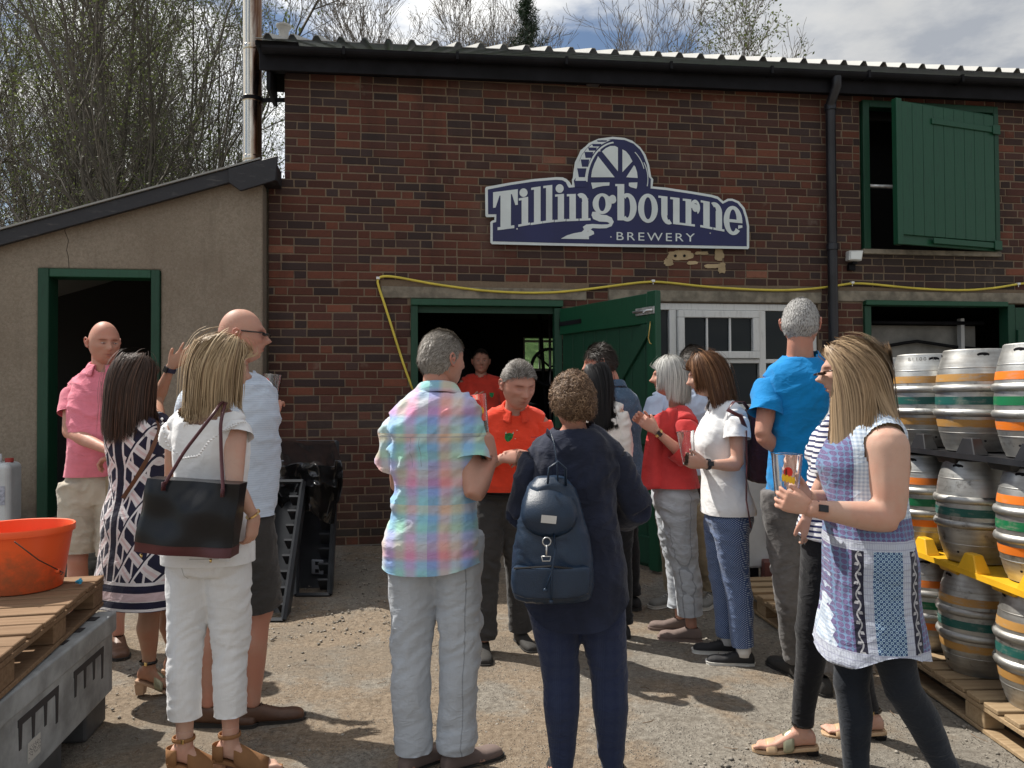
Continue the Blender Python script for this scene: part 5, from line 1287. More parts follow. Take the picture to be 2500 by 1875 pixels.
# ---- head ----
def head_verts(nu=72, nv=56, sex='m', face=None):
    th = np.linspace(0, 2 * math.pi, nu, endpoint=False); ph = np.linspace(-math.pi / 2, math.pi / 2, nv)
    # crowd the columns around the face
    th = th + .38 * np.sin(2 * (th + math.pi / 2)) * 0
    T, Ph = np.meshgrid(th, ph); dx, dy, dz = np.sin(T) * np.cos(Ph), -np.cos(T) * np.cos(Ph), np.sin(Ph)
    w = .0765 if sex == 'm' else .0725
    front = np.clip(-dy, 0, 1)
    jaw = np.clip(-dz - .05, 0, 1)
    x = w * dx * (1 - .24 * jaw ** 1.5) * (1 + .03 * np.clip(dy, 0, 1))
    y = np.where(dy < 0, .092, .100) * dy
    y = y + (.030 * jaw) * np.clip(dy, 0, 1) * -1.2            # nape tucks in
    y = y - .012 * np.clip(-dz, 0, 1) ** 2 * front                # chin forward
    z = .118 * dz * np.where(dz < 0, 1 + .0 * dz, 1)
    z = z + .035 * np.clip(-dz, 0, 1) ** 1.5 * np.clip(dy, 0, 1)    # base of the skull is higher at the back
    z = z + .012 * np.clip(dy, 0, 1) * np.clip(dz, 0, 1)
    V = np.stack([x, y, z], 2)
    def g(cx, cz, sx, sz): return np.exp(-((V[..., 0] - cx) / sx) ** 2 - ((V[..., 2] - cz) / sz) ** 2) * (dy < 0.1)
    f = 0
    o = np.zeros_like(x)
    o += .0065 * g(0, .030, .045, .011)                     # brow
    o -= .0165 * (g(.030, .010, .017, .011) + g(-.030, .010, .017, .011))     # sockets
    o += .0055 * (g(.030, .004, .010, .0055) + g(-.030, .004, .010, .0055))    # lids
    o += .015 * g(0, .002, .0080, .020) + .029 * g(0, -.022, .0105, .013) + .006 * (g(.012, -.027, .007, .007) + g(-.012, -.027, .007, .007))   # nose
    o += .006 * (g(.043, -.014, .018, .013) + g(-.043, -.014, .018, .013)) - .004 * (g(.046, -.048, .016, .020) + g(-.046, -.048, .016, .020)) + .0035 * (g(.030, -.082, .022, .016) + g(-.030, -.082, .022, .016))
    o += .0070 * g(0, -.050, .020, .006) + .0085 * g(0, -.062, .018, .006) - .0065 * g(0, -.0560, .022, .0024) - .004 * (g(.042, -.040, .010, .020) + g(-.042, -.040, .010, .020))   # lips
    o -= .003 * g(0, -.073, .018, .006) + 0
    o += .008 * g(0, -.090, .020, .014)                   # chin
    V[..., 1] -= o
    n = nu * nv; idx = np.arange(n).reshape(nv, nu)
    a = idx[:-1]; b = idx[1:]
    F_ = np.stack([a, np.roll(a, -1, 1), np.roll(b, -1, 1), b], 2).reshape(-1, 4)
    return V.reshape(-1, 3), F_
def ear_verts(side, sex):
    # a rim, a bowl and a lobe
    mb = MB(); s_ = side; x0 = .071 if sex == 'm' else .067
    def p(u, v, w_): return np.array([s_ * (x0 + w_ + .004 * 1), .012 + u * 1.0 + w_ * .45, v])
    rim = [p(-.010, .010, .002), p(-.006, .026, .010), p(.006, .033, .014), p(.017, .025, .016), p(.020, .008, .015), p(.014, -.010, .012), p(.004, -.022, .008), p(-.006, -.026, .004), p(-.010, -.018, .002)]
    mb.tube(rim, [.004, .005, .0052, .005, .005, .0046, .006, .0065, .004], 8)
    mb.tube([p(-.006, .022, -.002), p(.004, .008, .003), p(.002, -.018, -.001)], [.013, .017, .010], 10, flat=.9)
    for q_ in range(len(mb.v)): mb.v[q_] = (mb.v[q_] - [s_ * x0, .012, 0]) * [.9, .88, .86] + [s_ * x0, .012, 0]
    return mb
SKINS = {}
def skin_mat(name, c):
    def fn(nt, b):
        n = noise(nt, 45, 4, .6); m_ = noise(nt, 7, 3, .6); a = attr(nt, 'tint')
        cc = mix(nt, m_.smooth(.35, .65) * .6, c, (c[0] * 1.02, c[1] * .76, c[2] * .70)); fr_ = voro(nt, 75).lt(.10); cc = mix(nt, fr_ * .35, cc, tuple(v * .6 for v in c)); cc = mix(nt, n.smooth(.5, .75) * .18, cc, tuple(v * .72 for v in c))
        at = nt.nodes.new('ShaderNodeAttribute'); at.attribute_name = 'tint'
        return mix(nt, X(nt, at.outputs['Alpha']), cc, at.outputs['Color'])
    return mat(name, rough=.54, fn=fn, bump=(240, .25, .0018), bumps2=(40, .5), spec=.36, sss=.12)
def tint_layer(me, rgba):
    a = me.color_attributes.new('tint', 'FLOAT_COLOR', 'POINT'); a.data.foreach_set('color', np.asarray(rgba, np.float32).ravel())
def head_frame(s):
    y, p, r = R(s.head_yaw), R(s.head_pitch), R(s.head_roll)
    return rotz(y) @ roty(r) @ rotx(p)
def make_body(s, skin, arms='RL', legs='', hands=None, detail=(72, 56), chest=True, face_tint=True, feet='', vs=.0075, bald=False, brow=(.10, .07, .05), stubble=0., lids=0.):
    """one continuous body mesh: torso, neck, limbs, hands, head"""
    mb = MB()
    s.torso(mb, -.012)
    hc = s.J['head']; nk = s.J['neck']; k = 1. if s.sex == 'm' else .86
    Mh = head_frame(s)
    mb.tube([nk - [0, 0, .06], nk, (nk + hc) / 2 + Mh @ np.array([0, .018, -.01]), hc + Mh @ np.array([0, .022, -.02])], [.070 * k, .060 * k, .056 * k, .055 * k], 16)
    for q in arms: s.arm(mb, q)
    for q in legs: s.leg(mb, q)
    for q in feet: s.foot(mb, q, s.heel)
    me = vox(mb, max(vs, .0118), 2, .45)
    V, F_ = get_v(me), get_f(me); bpy.data.meshes.remove(me)
    Vs, Fs, off = [V], [F_], len(V); T = [np.tile([.5, .2, .15, 0.], (len(V), 1))]
    for q in arms:
        h = hands.get(q) if hands else None
        if h is None:
            d = unit(s.J['wr' + q] - s.J['el' + q]); h = dict(d=d, n=(1 if q == 'R' else -1, 0, 0), curl=.35)
        if h == 'none': continue
        hm = s.hand_mesh(q, **h); m2 = vox(hm, .0048, 2, .45); v2, f2 = get_v(m2), get_f(m2); bpy.data.meshes.remove(m2)
        Vs.append(v2); Fs.append(f2 + off); off += len(v2); T.append(np.tile([.5, .2, .15, 0.], (len(v2), 1)))
    hv, hf = head_verts(*detail, sex=s.sex); t = np.zeros((len(hv), 4)); t[:, :3] = (.42, .13, .10)
    def g(cx, cz, sx, sz): return np.exp(-((hv[:, 0] - cx) / sx) ** 2 - ((hv[:, 2] - cz) / sz) ** 2) * (hv[:, 1] < -.02)
    if face_tint:
        t[:, 3] = .60 * (g(0, -.0505, .019, .0045) + g(0, -.0615, .017, .005)) + .12 * (g(.043, -.02, .018, .018) + g(-.043, -.02, .018, .018)) + .15 * g(0, -.025, .012, .012)
        dk = g(0, -.0560, .021, .0026) * .95 + (g(.030, .0045, .013, .0026) + g(-.030, .0045, .013, .0026)) * (.9 if lids else .35) + (g(.0075, -.0335, .0035, .003) + g(-.0075, -.0335, .0035, .003)) * .8
        br = np.clip(1.9 * (g(.031, .0245 , .016, .0035) + g(-.031, .0245, .016, .0035)), 0, 1) * .85
        sb = stubble * 1.3 * np.clip(g(0, -.075, .06, .028) - .9 * g(0, -.056, .017, .010), 0, 1)
        for m_, c in ((sb, (.16, .12, .10)), (dk, (.10, .035, .03)), (br, brow)):
            m_ = np.clip(m_, 0, 1)[:, None]; a0 = t[:, 3:4]; t[:, :3] = t[:, :3] * (1 - m_) + np.array(c) * m_; t[:, 3:4] = a0 + (1 - a0) * m_
    v3 = (hv * s.hs) @ Mh.T + hc
    Vs.append(v3); Fs.append(hf + off); off += len(v3); T.append(t)
    for sd in (-1, 1):
        em = ear_verts(sd, s.sex); m2 = vox(em, .003, 2, .5); v4, f4 = get_v(m2), get_f(m2); bpy.data.meshes.remove(m2)
        Vs.append((v4 * s.hs) @ Mh.T + hc); Fs.append(f4 + off); off += len(v4); T.append(np.tile([.55, .16, .12, .35], (len(v4), 1)))
    me = mesh_from_np('body', np.vstack(Vs), np.vstack(Fs), skin); tint_layer(me, np.clip(np.vstack(T), 0, 1))
    body = link('body', me, s.root)
    return body
def eyes(s, openness=1.):
    Mh = head_frame(s); hc = s.J['head']
    for sd in (-1, 1):
        c = hc + Mh @ (np.array([sd * .030, -.0835, .0065]) * s.hs); d = Mh @ np.array([0, -1., -.1])
        mb = MB(); mb.tube([c - Mh @ np.array([.0115, 0, 0]), c + d * .0045, c + Mh @ np.array([.0115, 0, 0])], [.0015, .0042 * openness, .0015], 8)
        e = mb.build('eye', mat('eye_white', (.45, .40, .38), .2), s.root, smooth=True)
        MB().add([c + d * .0092 + Mh @ (np.array([math.cos(a), 0, math.sin(a) * openness]) * .0042) for a in np.linspace(0, 6.28, 13)[:-1]], [tuple(range(12))]).build('iris', mat('iris_dark', (.03, .025, .02), .2), e)

# ---- clothes ----
def folds(V, N, specs, k=1.):
    d = np.zeros(len(V))
    for (sx, sy, sz, amp, seed) in specs:
        sl = .55 * (vnoise(V * 2.2 + seed, seed + 77) - .5) * 2 + .35
        W = V.copy(); W[:, 2] = V[:, 2] + sl * V[:, 0] + .3 * V[:, 1]
        q = W * np.array([sx, sy, sz]); q = q + (fbm(V * 5 + seed, seed + 40)[:, None] - .5) * 2.2
        r = 1 - np.abs(2 * fbm(q, seed, 2) - 1); m_ = np.clip(vnoise(V * 4.5 + 3.1 * seed, seed + 11) * 1.8 - .35, .12, 1.1)
        d += amp * (r ** 2.6 - .35) * m_
    return V + N * d[:, None] * k
def finish(s, name, me, mt, cut=None, fold=None, thick=.003, label=None, amp=None, post=None, parent=None):
    V, N = get_v(me), get_n(me); F0 = get_f(me); bpy.data.meshes.remove(me)
    if fold: V = folds(V, N, fold)
    V2, F2 = apply_cuts(V, F0, cut or [])
    m2 = mesh_from_np(name, V2, F2, mt)
    if thick:
        m2 = eval_mods(m2, [('SMOOTH', dict(factor=.5, iterations=1))])
        m2.name = name
    o = link(name, m2, parent or s.root)
    if label: o['label'] = label
    return o
def apply_cuts(V, F_, cuts):
    """faces wholly outside a cut go; corners just outside are moved onto the cut so that hems are clean"""
    V = V.copy(); keep = np.ones(len(V), bool); outer = np.zeros(len(V), bool); W = V.copy()
    for c in cuts:
        if isinstance(c, tuple):
            if c[0] == 'plane':
                _, p, n, cond = c; sd = (V - p) @ n; o = (sd > 0) & (cond(V) if cond is not None else True); W[o] -= n * sd[o][:, None]; outer |= o
            elif c[0] == 'hem':
                h = c[1](V); o = V[:, 2] < h; W[o, 2] = h[o]; outer |= o
        else: keep &= ~c(V)
    k = keep[F_].all(axis=1) & (~outer[F_]).any(axis=1); F_ = F_[k]
    used = np.zeros(len(V), bool); used[F_.ravel()] = True; mp = np.cumsum(used) - 1
    return W[used], mp[F_]
def seg_d(V, a, b):
    ab = b - a; t = np.clip(((V - a) @ ab) / (ab @ ab), 0, 1.15); return np.linalg.norm(V - a - t[:, None] * ab, axis=1)
def piece(mb, vs, cuts, fold, seed=0, post=None):
    me = vox(mb, vs * 1.22, 3); V, N = get_v(me), get_n(me); F_ = get_f(me); bpy.data.meshes.remove(me)
    if fold: V = folds(V, N, [(a, b, c, d, e + seed) for a, b, c, d, e in fold])
    return apply_cuts(V, F_, cuts)
def join_parts(s, name, parts, mt, thick, label=None):
    V, F_, o = [], [], 0
    for v, f in parts: V.append(v); F_.append(f + o); o += len(v)
    m2 = mesh_from_np(name, np.vstack(V), np.vstack(F_), mt)
    if thick: m2 = eval_mods(m2, [('SMOOTH', dict(factor=.3, iterations=1))]); m2.name = name
    o = link(name, m2, s.root)
    if label: o['label'] = label
    return o
def beyond(p, n, R_=.2):       # cut everything past point p in direction n, near p
    p, n = np.asarray(p, float), unit(n)
    return lambda V: ((V - p) @ n > 0) & (np.linalg.norm(V - p, axis=1) < R_)
def below(z, x=None): return lambda V: V[:, 2] < z
def neck_cut(s, rx=.074, ry=.068, up=.0, fwd=0., dip=0., dipb=0.):
    c = s.J['neck'] + [0, 0, up]; ax, fw = s.axes(1.)
    def f(V):
        q = V - c; a = q @ ax / rx; b = (q @ fw - fwd) / ry; zc = q[:, 2] + dip * np.clip(q @ fw / ry, 0, 2) + dipb * np.clip(-(q @ fw) / ry, 0, 2)
        return (a * a + b * b < 1) & (q[:, 2] > -.12 - dip * 2 - dipb * 2) & (zc > -.06)
    return f
COT = [(6, 6, 14, .017, 3), (14, 14, 26, .008, 9)]
def shirt(s, name, mt, hem=.86, sleeve=.55, fit=.012, sl_fit=.016, belly=0., flare=.0, cutneck=None, fold=None, vs=.0075, hemfn=None, thick=.003, sl_flare=.008, arms='RL', thickn=None, label=None, waist=0., hemdip=0.):
    mb = MB(); L0 = s.spine(-.05)
    z0 = s.J['pelvis'][2]; rings = []
    T = {f: (rx, ry, off) for f, rx, ry, off in TORSO[s.sex]}
    fs = sorted(T); down = []
    fh = (hem - .95) / .525
    f = fh - .10
    ext = []
    while f < -.06:
        rx, ry, off = .175 if s.sex == 'f' else .172, .118 if s.sex == 'f' else .112, -.010
        if f < -.3: rx += flare * (-.3 - f) * 1.0; ry += flare * (-.3 - f) * .8
        rx += flare * .12; ry += flare * .10
        ext.append((f, rx, ry, off)); f += .12
    for f in fs:
        if f <= -.06 or f < fh - .10: continue
        rx, ry, off = T[f]; bb = belly * math.exp(-((f - .25) / .25) ** 2); wv = waist * math.exp(-((f - .22) / .22) ** 2)
        rr = flare * .25 * max(0, .5 - f)
        if f > .9: rx += .0; 
        ext.append((f, rx + wv + rr, ry + bb * .5 + wv * .7 + rr * .7, off + bb * .5))
    rings = [s.ring(f, rx, ry, off, fit) for f, rx, ry, off in ext]; loft(mb, rings)
    for q in 'RL':
        sh = s.J['sh' + q]; nk = s.spine(.93)
        s.trap(mb, q, fit * .85)
    cuts = [('hem', (lambda V: np.full(len(V), hem)) if hemfn is None else hemfn)]
    k = (1. if s.sex == 'm' else .88) * (s.b * .6 + .4) * s.armk
    if cutneck is None: cutneck = neck_cut(s)
    if cutneck: cuts.append(cutneck)
    fold = fold if fold is not None else COT
    parts = [piece(mb, vs, cuts, fold)]
    for q in arms:
        sh, el, wr = s.J['sh' + q], s.J['el' + q], s.J['wr' + q]
        if sleeve <= 0: continue
        sm = MB(); inn = unit(s.spine(.84) - sh)
        sm.tube([sh + inn * .055 - [0, 0, .004], sh + [0, 0, .0]], [.044 * k + sl_fit * .6, .049 * k + sl_fit], 14)
        if sleeve <= 1.:
            e = sh + (el - sh) * (sleeve + .14); limb(sm, sh, e, [(-.04, .046 * k + sl_fit), (.1, .052 * k + sl_fit), (.6, .051 * k + sl_fit + sl_flare * .6), (1., .050 * k + sl_fit + sl_flare)], 18)
            cs_ = [('plane', sh + (el - sh) * sleeve, unit(el - sh), None)]
        else:
            t2 = sleeve - 1.; e = el + (wr - el) * min(1.02, t2 + .1)
            limb(sm, sh, el, [(-.04, .046 * k + sl_fit), (.1, .052 * k + sl_fit), (.6, .046 * k + sl_fit), (1.02, .043 * k + sl_fit)], 18)
            limb(sm, el, e, [(-.05, .043 * k + sl_fit), (.3, .044 * k + sl_fit), (1., .036 * k + sl_fit + sl_flare)], 18)
            pe = el + (wr - el) * t2; cs_ = [('plane', pe, unit(wr - el), lambda V, a=sh, b=el, c=wr: seg_d(V, b, c) < seg_d(V, a, b))]
        parts.append(piece(sm, vs, cs_, fold, seed=ord(q)))
    return join_parts(s, name, parts, mt, thick, label)
def trousers(s, name, mt, length=1., fit=.010, knee=.012, hem=.02, fold=None, vs=.0075, top=1.02, thick=.0028, label=None, legs='RL', hemw=None):
    mb = MB(); rings = []
    for f, rx, ry, off in TORSO[s.sex]:
        if -.31 < f < .2: rings.append(s.ring(f, rx, ry, off, fit * (.8 if f < -.1 else .25)))
    loft(mb, rings); cuts = [lambda V: V[:, 2] > top]
    k = s.b * .5 + .5
    for q in legs:
        h, kn, an = s.J['hip' + q], s.J['kn' + q], s.J['an' + q]
        limb(mb, h + [0, 0, -.02], kn, [(-.02, .088 * k + fit), (.15, .090 * k + fit), (.5, .076 * k + fit), (.85, .060 * k + knee), (1.02, .056 * k + knee)], 16)
        if length <= .5: cuts.append(('plane', h + (kn - h) * (length / .5), unit(kn - h), (lambda V, a=h, q=q: (V[:, 0] < s.J['pelvis'][0]) == (q == 'R')))); continue
        t = (length - .5) / .5; e = kn + (an - kn) * (t + .08)
        back = unit(np.cross(unit(kn - an), unit(s.J['hipL'] - s.J['hipR']))); back = back if back[1] > 0 else -back
        P_ = [(-.03, .055 * k + knee), (.3, .056 * k + knee * .9)] + [(.7 * 1, .042 * k + (knee + hem) / 2), (1.0, .036 * k + hem)]
        P_ = [(a, r) for a, r in P_ if a < t + .05] + ([(t + .08, np.interp(t, [a for a, _ in P_], [r for _, r in P_]))] if True else [])
        limb(mb, kn, an, P_, 16, bulge=(back, .010, .3))
        mb.tube([kn + (h - kn) * .06, kn - back * .006, kn + (an - kn) * .08], [.054 + knee, .055 + knee, .052 + knee], 12)
        oq = 'L' if q == 'R' else 'R'
        cuts.append(('plane', kn + (an - kn) * t, unit(an - kn), (lambda V, a=kn, b=an, c=s.J['kn' + oq], d=s.J['an' + oq]: (seg_d(V, a, b) < seg_d(V, c, d)) & (seg_d(V, a, b) < .15))))
    me = vox(mb, vs * 1.2, 3)
    return finish(s, name, me, mt, cuts, fold if fold is not None else [(8, 8, 14, .016, 5), (16, 16, 30, .008, 15)], thick=thick, label=label)
def collar(s, mt, r=.066, h=.03, open_=.5, back_h=.035, lay=.012, name='collar', up=0.0):
    """folded shirt collar round the neck"""
    c = s.J['neck'] + [0, 0, .024 + up]; ax, fw = s.axes(1.); n = 26; a0 = open_; rows = []
    hd = unit(s.J['head'] - s.J['neck'])
    for i, (dr, dz) in enumerate(((0.004, -.012), (.002, .012), (.003, back_h), (.012, back_h - .004), (lay + .012, .004), (lay + .016, -.014))):
        row = []
        for a in np.linspace(a0, 2 * math.pi - a0, n):
            fr = (1 + math.cos(a)) / 2            # 1 at the front
            rr = r + dr + .010 * fr * (i > 3); z = dz - .030 * fr - (.018 * fr if i > 3 else 0)
            row.append(c + fw * math.cos(a) * rr * .95 + ax * math.sin(a) * rr + np.array([0, 0, z]))
        rows.append(row)
    V = np.array(rows).reshape(-1, 3); m = len(rows); idx = np.arange(len(V)).reshape(m, n)
    F_ = np.stack([idx[:-1, :-1].ravel(), idx[:-1, 1:].ravel(), idx[1:, 1:].ravel(), idx[1:, :-1].ravel()], 1)
    me = eval_mods(mesh_from_np(name, V, F_, mt), [('SUBSURF', dict(levels=1)), ('SOLIDIFY', dict(thickness=.003, offset=0.))])
    me.name = name; return link(name, me, s.root)
def shoe(s, q, mt, msole, sole_h=.018, heel=0., name='shoe', size=None, laces=None, high=.0):
    an, d, sd = s.foot_pts(q); zb = an[2] - .075; mb = MB(); k = size or (.93 if s.sex == 'm' else .86)
    P_ = [(-.068, .026, .022, .030), (-.055, .034, .036, .040), (-.02, .038, .044, .048 + high), (.03, .038, .042, .046 + high), (.08, .041, .033, .036), (.13, .047, .027, .028), (.18, .049, .027, .028), (.212, .042, .024, .025), (.230, .030, .017, .020)]
    loft(mb, [ell(np.array([an[0], an[1], zb + z]) + d * u * k, sd, np.array([0, 0, 1.]), w * k, h, 16, 2.4) for u, w, h, z in P_])
    me = vox(mb, .0075, 2)
    o = finish(s, name, me, mt, [lambda V: (V[:, 2] > zb + .082 + high) , lambda V: V[:, 2] < zb + .004], None, thick=.0025)
    pts = [(-.072, .0), (-.066, .026), (-.03, .038), (.03, .036), (.09, .041), (.14, .048), (.19, .049), (.222, .040), (.238, .022)]
    poly = [(u, w) for u, w in pts] + [(u, -w) for u, w in pts[::-1][:-1]]
    b = MB(); n = len(poly); 
    V = [np.array([an[0], an[1], zb]) + d * u * k + sd * w * k * 1.02 + [0, 0, z] for z in (-.0, sole_h) for u, w in poly]
    b.add(V, [tuple(range(n)), tuple(range(2 * n - 1, n - 1, -1))] + [(j + n, j, (j + 1) % n, (j + 1) % n + n) for j in range(n)]).build('sole', msole, o, bevel=.003)
    if laces:
        lb = MB()
        for i in range(5):
            u = .035 + i * .02; z = zb + .086 - i * .0085
            lb.tube([np.array([an[0], an[1], z - .006]) + d * u - sd * .018, np.array([an[0], an[1], z + .003]) + d * (u + .004), np.array([an[0], an[1], z - .006]) + d * u + sd * .018], .0025, 5)
        lb.build('laces', laces, o)
    return o

# ---- hair ----
def scalp_pts(n, sex, rg, mask):
    """random roots on the head surface; mask(dir)->bool"""
    hv, hf = head_verts(72, 56, sex=sex)
    c = hv[hf].mean(1); nrm = np.cross(hv[hf[:, 1]] - hv[hf[:, 0]], hv[hf[:, 3]] - hv[hf[:, 0]]); ar = np.linalg.norm(nrm, axis=1); nrm = nrm / (ar[:, None] + 1e-12)
    nrm = np.where((nrm * c).sum(1)[:, None] < 0, -nrm, nrm)
    ok = mask(c) & (ar > 1e-9); pr = np.where(ok, ar, 0); pr /= pr.sum()
    i = rg.choice(len(c), n, p=pr); j = rg.normal(0, .0028, (n, 3)); j -= nrm[i] * (j * nrm[i]).sum(1)[:, None]
    return c[i] + j, nrm[i]
def hair_mask(front=.062, side=-.02, back=-.075, temple=.02):
    """hairline: above `front` at the forehead, falling behind the ears to `back`"""
    def f(c):
        y, z, x = c[:, 1], c[:, 2], np.abs(c[:, 0])
        t = np.clip((y + .085) / .075, 0, 1); zf = front + (temple - front) * t
        t2 = np.clip((y + .01) / .04, 0, 1); lim = (vnoise(c * 110, 5) - .5) * .016 + zf * (1 - t2) + (side + (back - side) * np.clip((y - .03) / .05, 0, 1)) * t2
        return z > lim
    return f
def ribbons(name, paths, width, mt, parent, up=None, rg=None, tint=None):
    """paths (n,m,3) -> flat strips; taper to the tip"""
    n, m, _ = paths.shape; t = np.gradient(paths, axis=1); t /= np.linalg.norm(t, axis=2)[:, :, None] + 1e-9
    o = paths - up if up is not None else paths
    sd = np.cross(t, o); sd /= np.linalg.norm(sd, axis=2)[:, :, None] + 1e-9
    w = (np.asarray(width) * np.ones(n))[:, None] * np.interp(np.linspace(0, 1, m), [0, .15, .7, 1], [.8, 1, .85, .15])[None]
    A = paths - sd * w[:, :, None] / 2; B = paths + sd * w[:, :, None] / 2
    V = np.stack([A, B], 2).reshape(-1, 3); b = (np.arange(n) * 2 * m)[:, None] + (np.arange(m - 1) * 2)[None]
    F_ = np.stack([b, b + 1, b + 3, b + 2], 2).reshape(-1, 4)
    me = mesh_from_np(name, V, F_, mt)
    a = me.color_attributes.new('strand', 'FLOAT_COLOR', 'POINT')
    rv = (rg or np.random.default_rng(1)).random(n); c = np.ones((n, 2 * m, 4), np.float32); c[:, :, 0] = rv[:, None]; c[:, :, 1] = np.repeat(np.linspace(0, 1, m), 2)[None]
    a.data.foreach_set('color', c.ravel()); return link(name, me, parent)
def hair_mat(name, c0, c1, c2=None, rough=.5, tip=None):
    def fn(nt, b):
        sp = nt.nodes.new('ShaderNodeSeparateColor'); nt.links.new(attr(nt, 'strand'), sp.inputs[0]); r = X(nt, sp.outputs[0]); t = X(nt, sp.outputs[1])
        c = mix(nt, r, c0, c1)
        if c2: c = mix(nt, r.gt(.82), c, c2)
        if tip: c = mix(nt, t * .8, c, tip)
        return c
    return mat(name, rough=rough, fn=fn, spec=.28)
def head_local(s): return head_frame(s), s.J['head']
def hair_cap(s, mt, mask, off=.006, puff=None, seed=1, name='hair_cap', amp=.004, fr=60):
    hv, hf = head_verts(72, 56, sex=s.sex); n = hv / np.linalg.norm(hv, axis=1)[:, None]
    k = mask(hv[hf].mean(1)); used = np.unique(hf[k]); mp = np.zeros(len(hv), int); mp[used] = np.arange(len(used))
    V = hv[used]; N = n[used]; o = off + amp * (fbm(V * fr, seed) - .5) * 2
    if puff is not None: o = o + puff(V)
    V = V + N * np.asarray(o)[:, None]; Mh, hc = head_local(s)
    me = mesh_from_np(name, (V * s.hs) @ Mh.T + hc, mp[hf[k]], mt)
    a = me.color_attributes.new('strand', 'FLOAT_COLOR', 'POINT'); c = np.ones((len(V), 4), np.float32); c[:, 0] = .0; c[:, 1] = .1; a.data.foreach_set('color', c.ravel())
    return link(name, me, s.root)
def short_hair(s, mt, n=5200, ln=.022, mask=None, seed=1, width=.0022, lift=.55, jit=.35, flow=(0, 1.0, -.5), cap=.004, capamp=.0012, curl=0., m=4, puff=None, lnfn=None):
    rg = np.random.default_rng(seed); mask = mask or hair_mask(); n = int(n * 1.5); jit *= .45; lift *= .55
    cp = hair_cap(s, mt, lambda c: mask(c - np.array([0, 0, .007])) & mask(c), cap, seed=seed, amp=capamp, puff=puff, name='hair'); p, nn = scalp_pts(n, s.sex, rg, mask)
    pu = (puff(p) if puff is not None else 0 * p[:, 0])[:, None]; p = p + nn * (cap * .9 + pu)
    fl_ = np.array(flow, float)[None] + (p - np.array([0, .02, .11])) * 4; fl_ = fl_ - nn * (fl_ * nn).sum(1)[:, None]; fl_ /= np.linalg.norm(fl_, axis=1)[:, None] + 1e-6
    cw = (fbm(p * 38, seed + 9, 2)[:, None] - .5) * 2.2; fl_ = fl_ + np.cross(nn, fl_) * cw
    d = nn * lift + fl_ * (1 - lift) + rg.normal(0, jit, (n, 3)); d /= np.linalg.norm(d, axis=1)[:, None]
    L_ = ln * rg.uniform(.6, 1.2, n); 
    if lnfn is not None: L_ = L_ * lnfn(p)
    pts = [p]
    for i in range(m - 1):
        d = d + fl_ * .15 - nn * .05 + rg.normal(0, jit * .2 + curl, (n, 3)); d /= np.linalg.norm(d, axis=1)[:, None]; pts.append(pts[-1] + d * (L_ / (m - 1))[:, None])
    Mh, hc = head_local(s); A = (np.stack(pts, 1) * s.hs) @ Mh.T + hc
    ribbons('hair_strands', A, width, mt, cp, up=hc[None, None], rg=rg)
    return cp
def curly_hair(s, mt, n=2600, seed=1, mask=None, r=.010, puff=.02, width=.0022):
    rg = np.random.default_rng(seed); mask = mask or hair_mask(); pf = lambda V: np.full(len(V), puff) + .010 * (fbm(V * 45, seed + 3) - .5) * 2
    cp = hair_cap(s, mt, mask, .006, puff=lambda V: pf(V) - .006, seed=seed, amp=.005, fr=70, name='hair'); n = int(n * 1.5); r *= .8; p, nn = scalp_pts(n, s.sex, rg, mask)
    p = p + nn * (pf(p)[:, None] + rg.uniform(-.008, .006, (n, 1))); a = np.cross(nn, rg.normal(0, 1, (n, 3))); a /= np.linalg.norm(a, axis=1)[:, None]; b = np.cross(nn, a)
    b = b * .7 + nn * .7; m = 10; t = np.linspace(0, 2 * math.pi * 1.15, m); rr = r * rg.uniform(.6, 1.3, n)
    pts = p[:, None] + a[:, None] * (np.cos(t)[None] * rr[:, None])[:, :, None] + b[:, None] * (np.sin(t)[None] * rr[:, None])[:, :, None] + (np.array([0, 0, -.012]) * t[None, :, None] / 6)
    Mh, hc = head_local(s); A = (pts * s.hs) @ Mh.T + hc
    ribbons('curls', A, width, mt, cp, up=hc[None, None], rg=rg); return cp
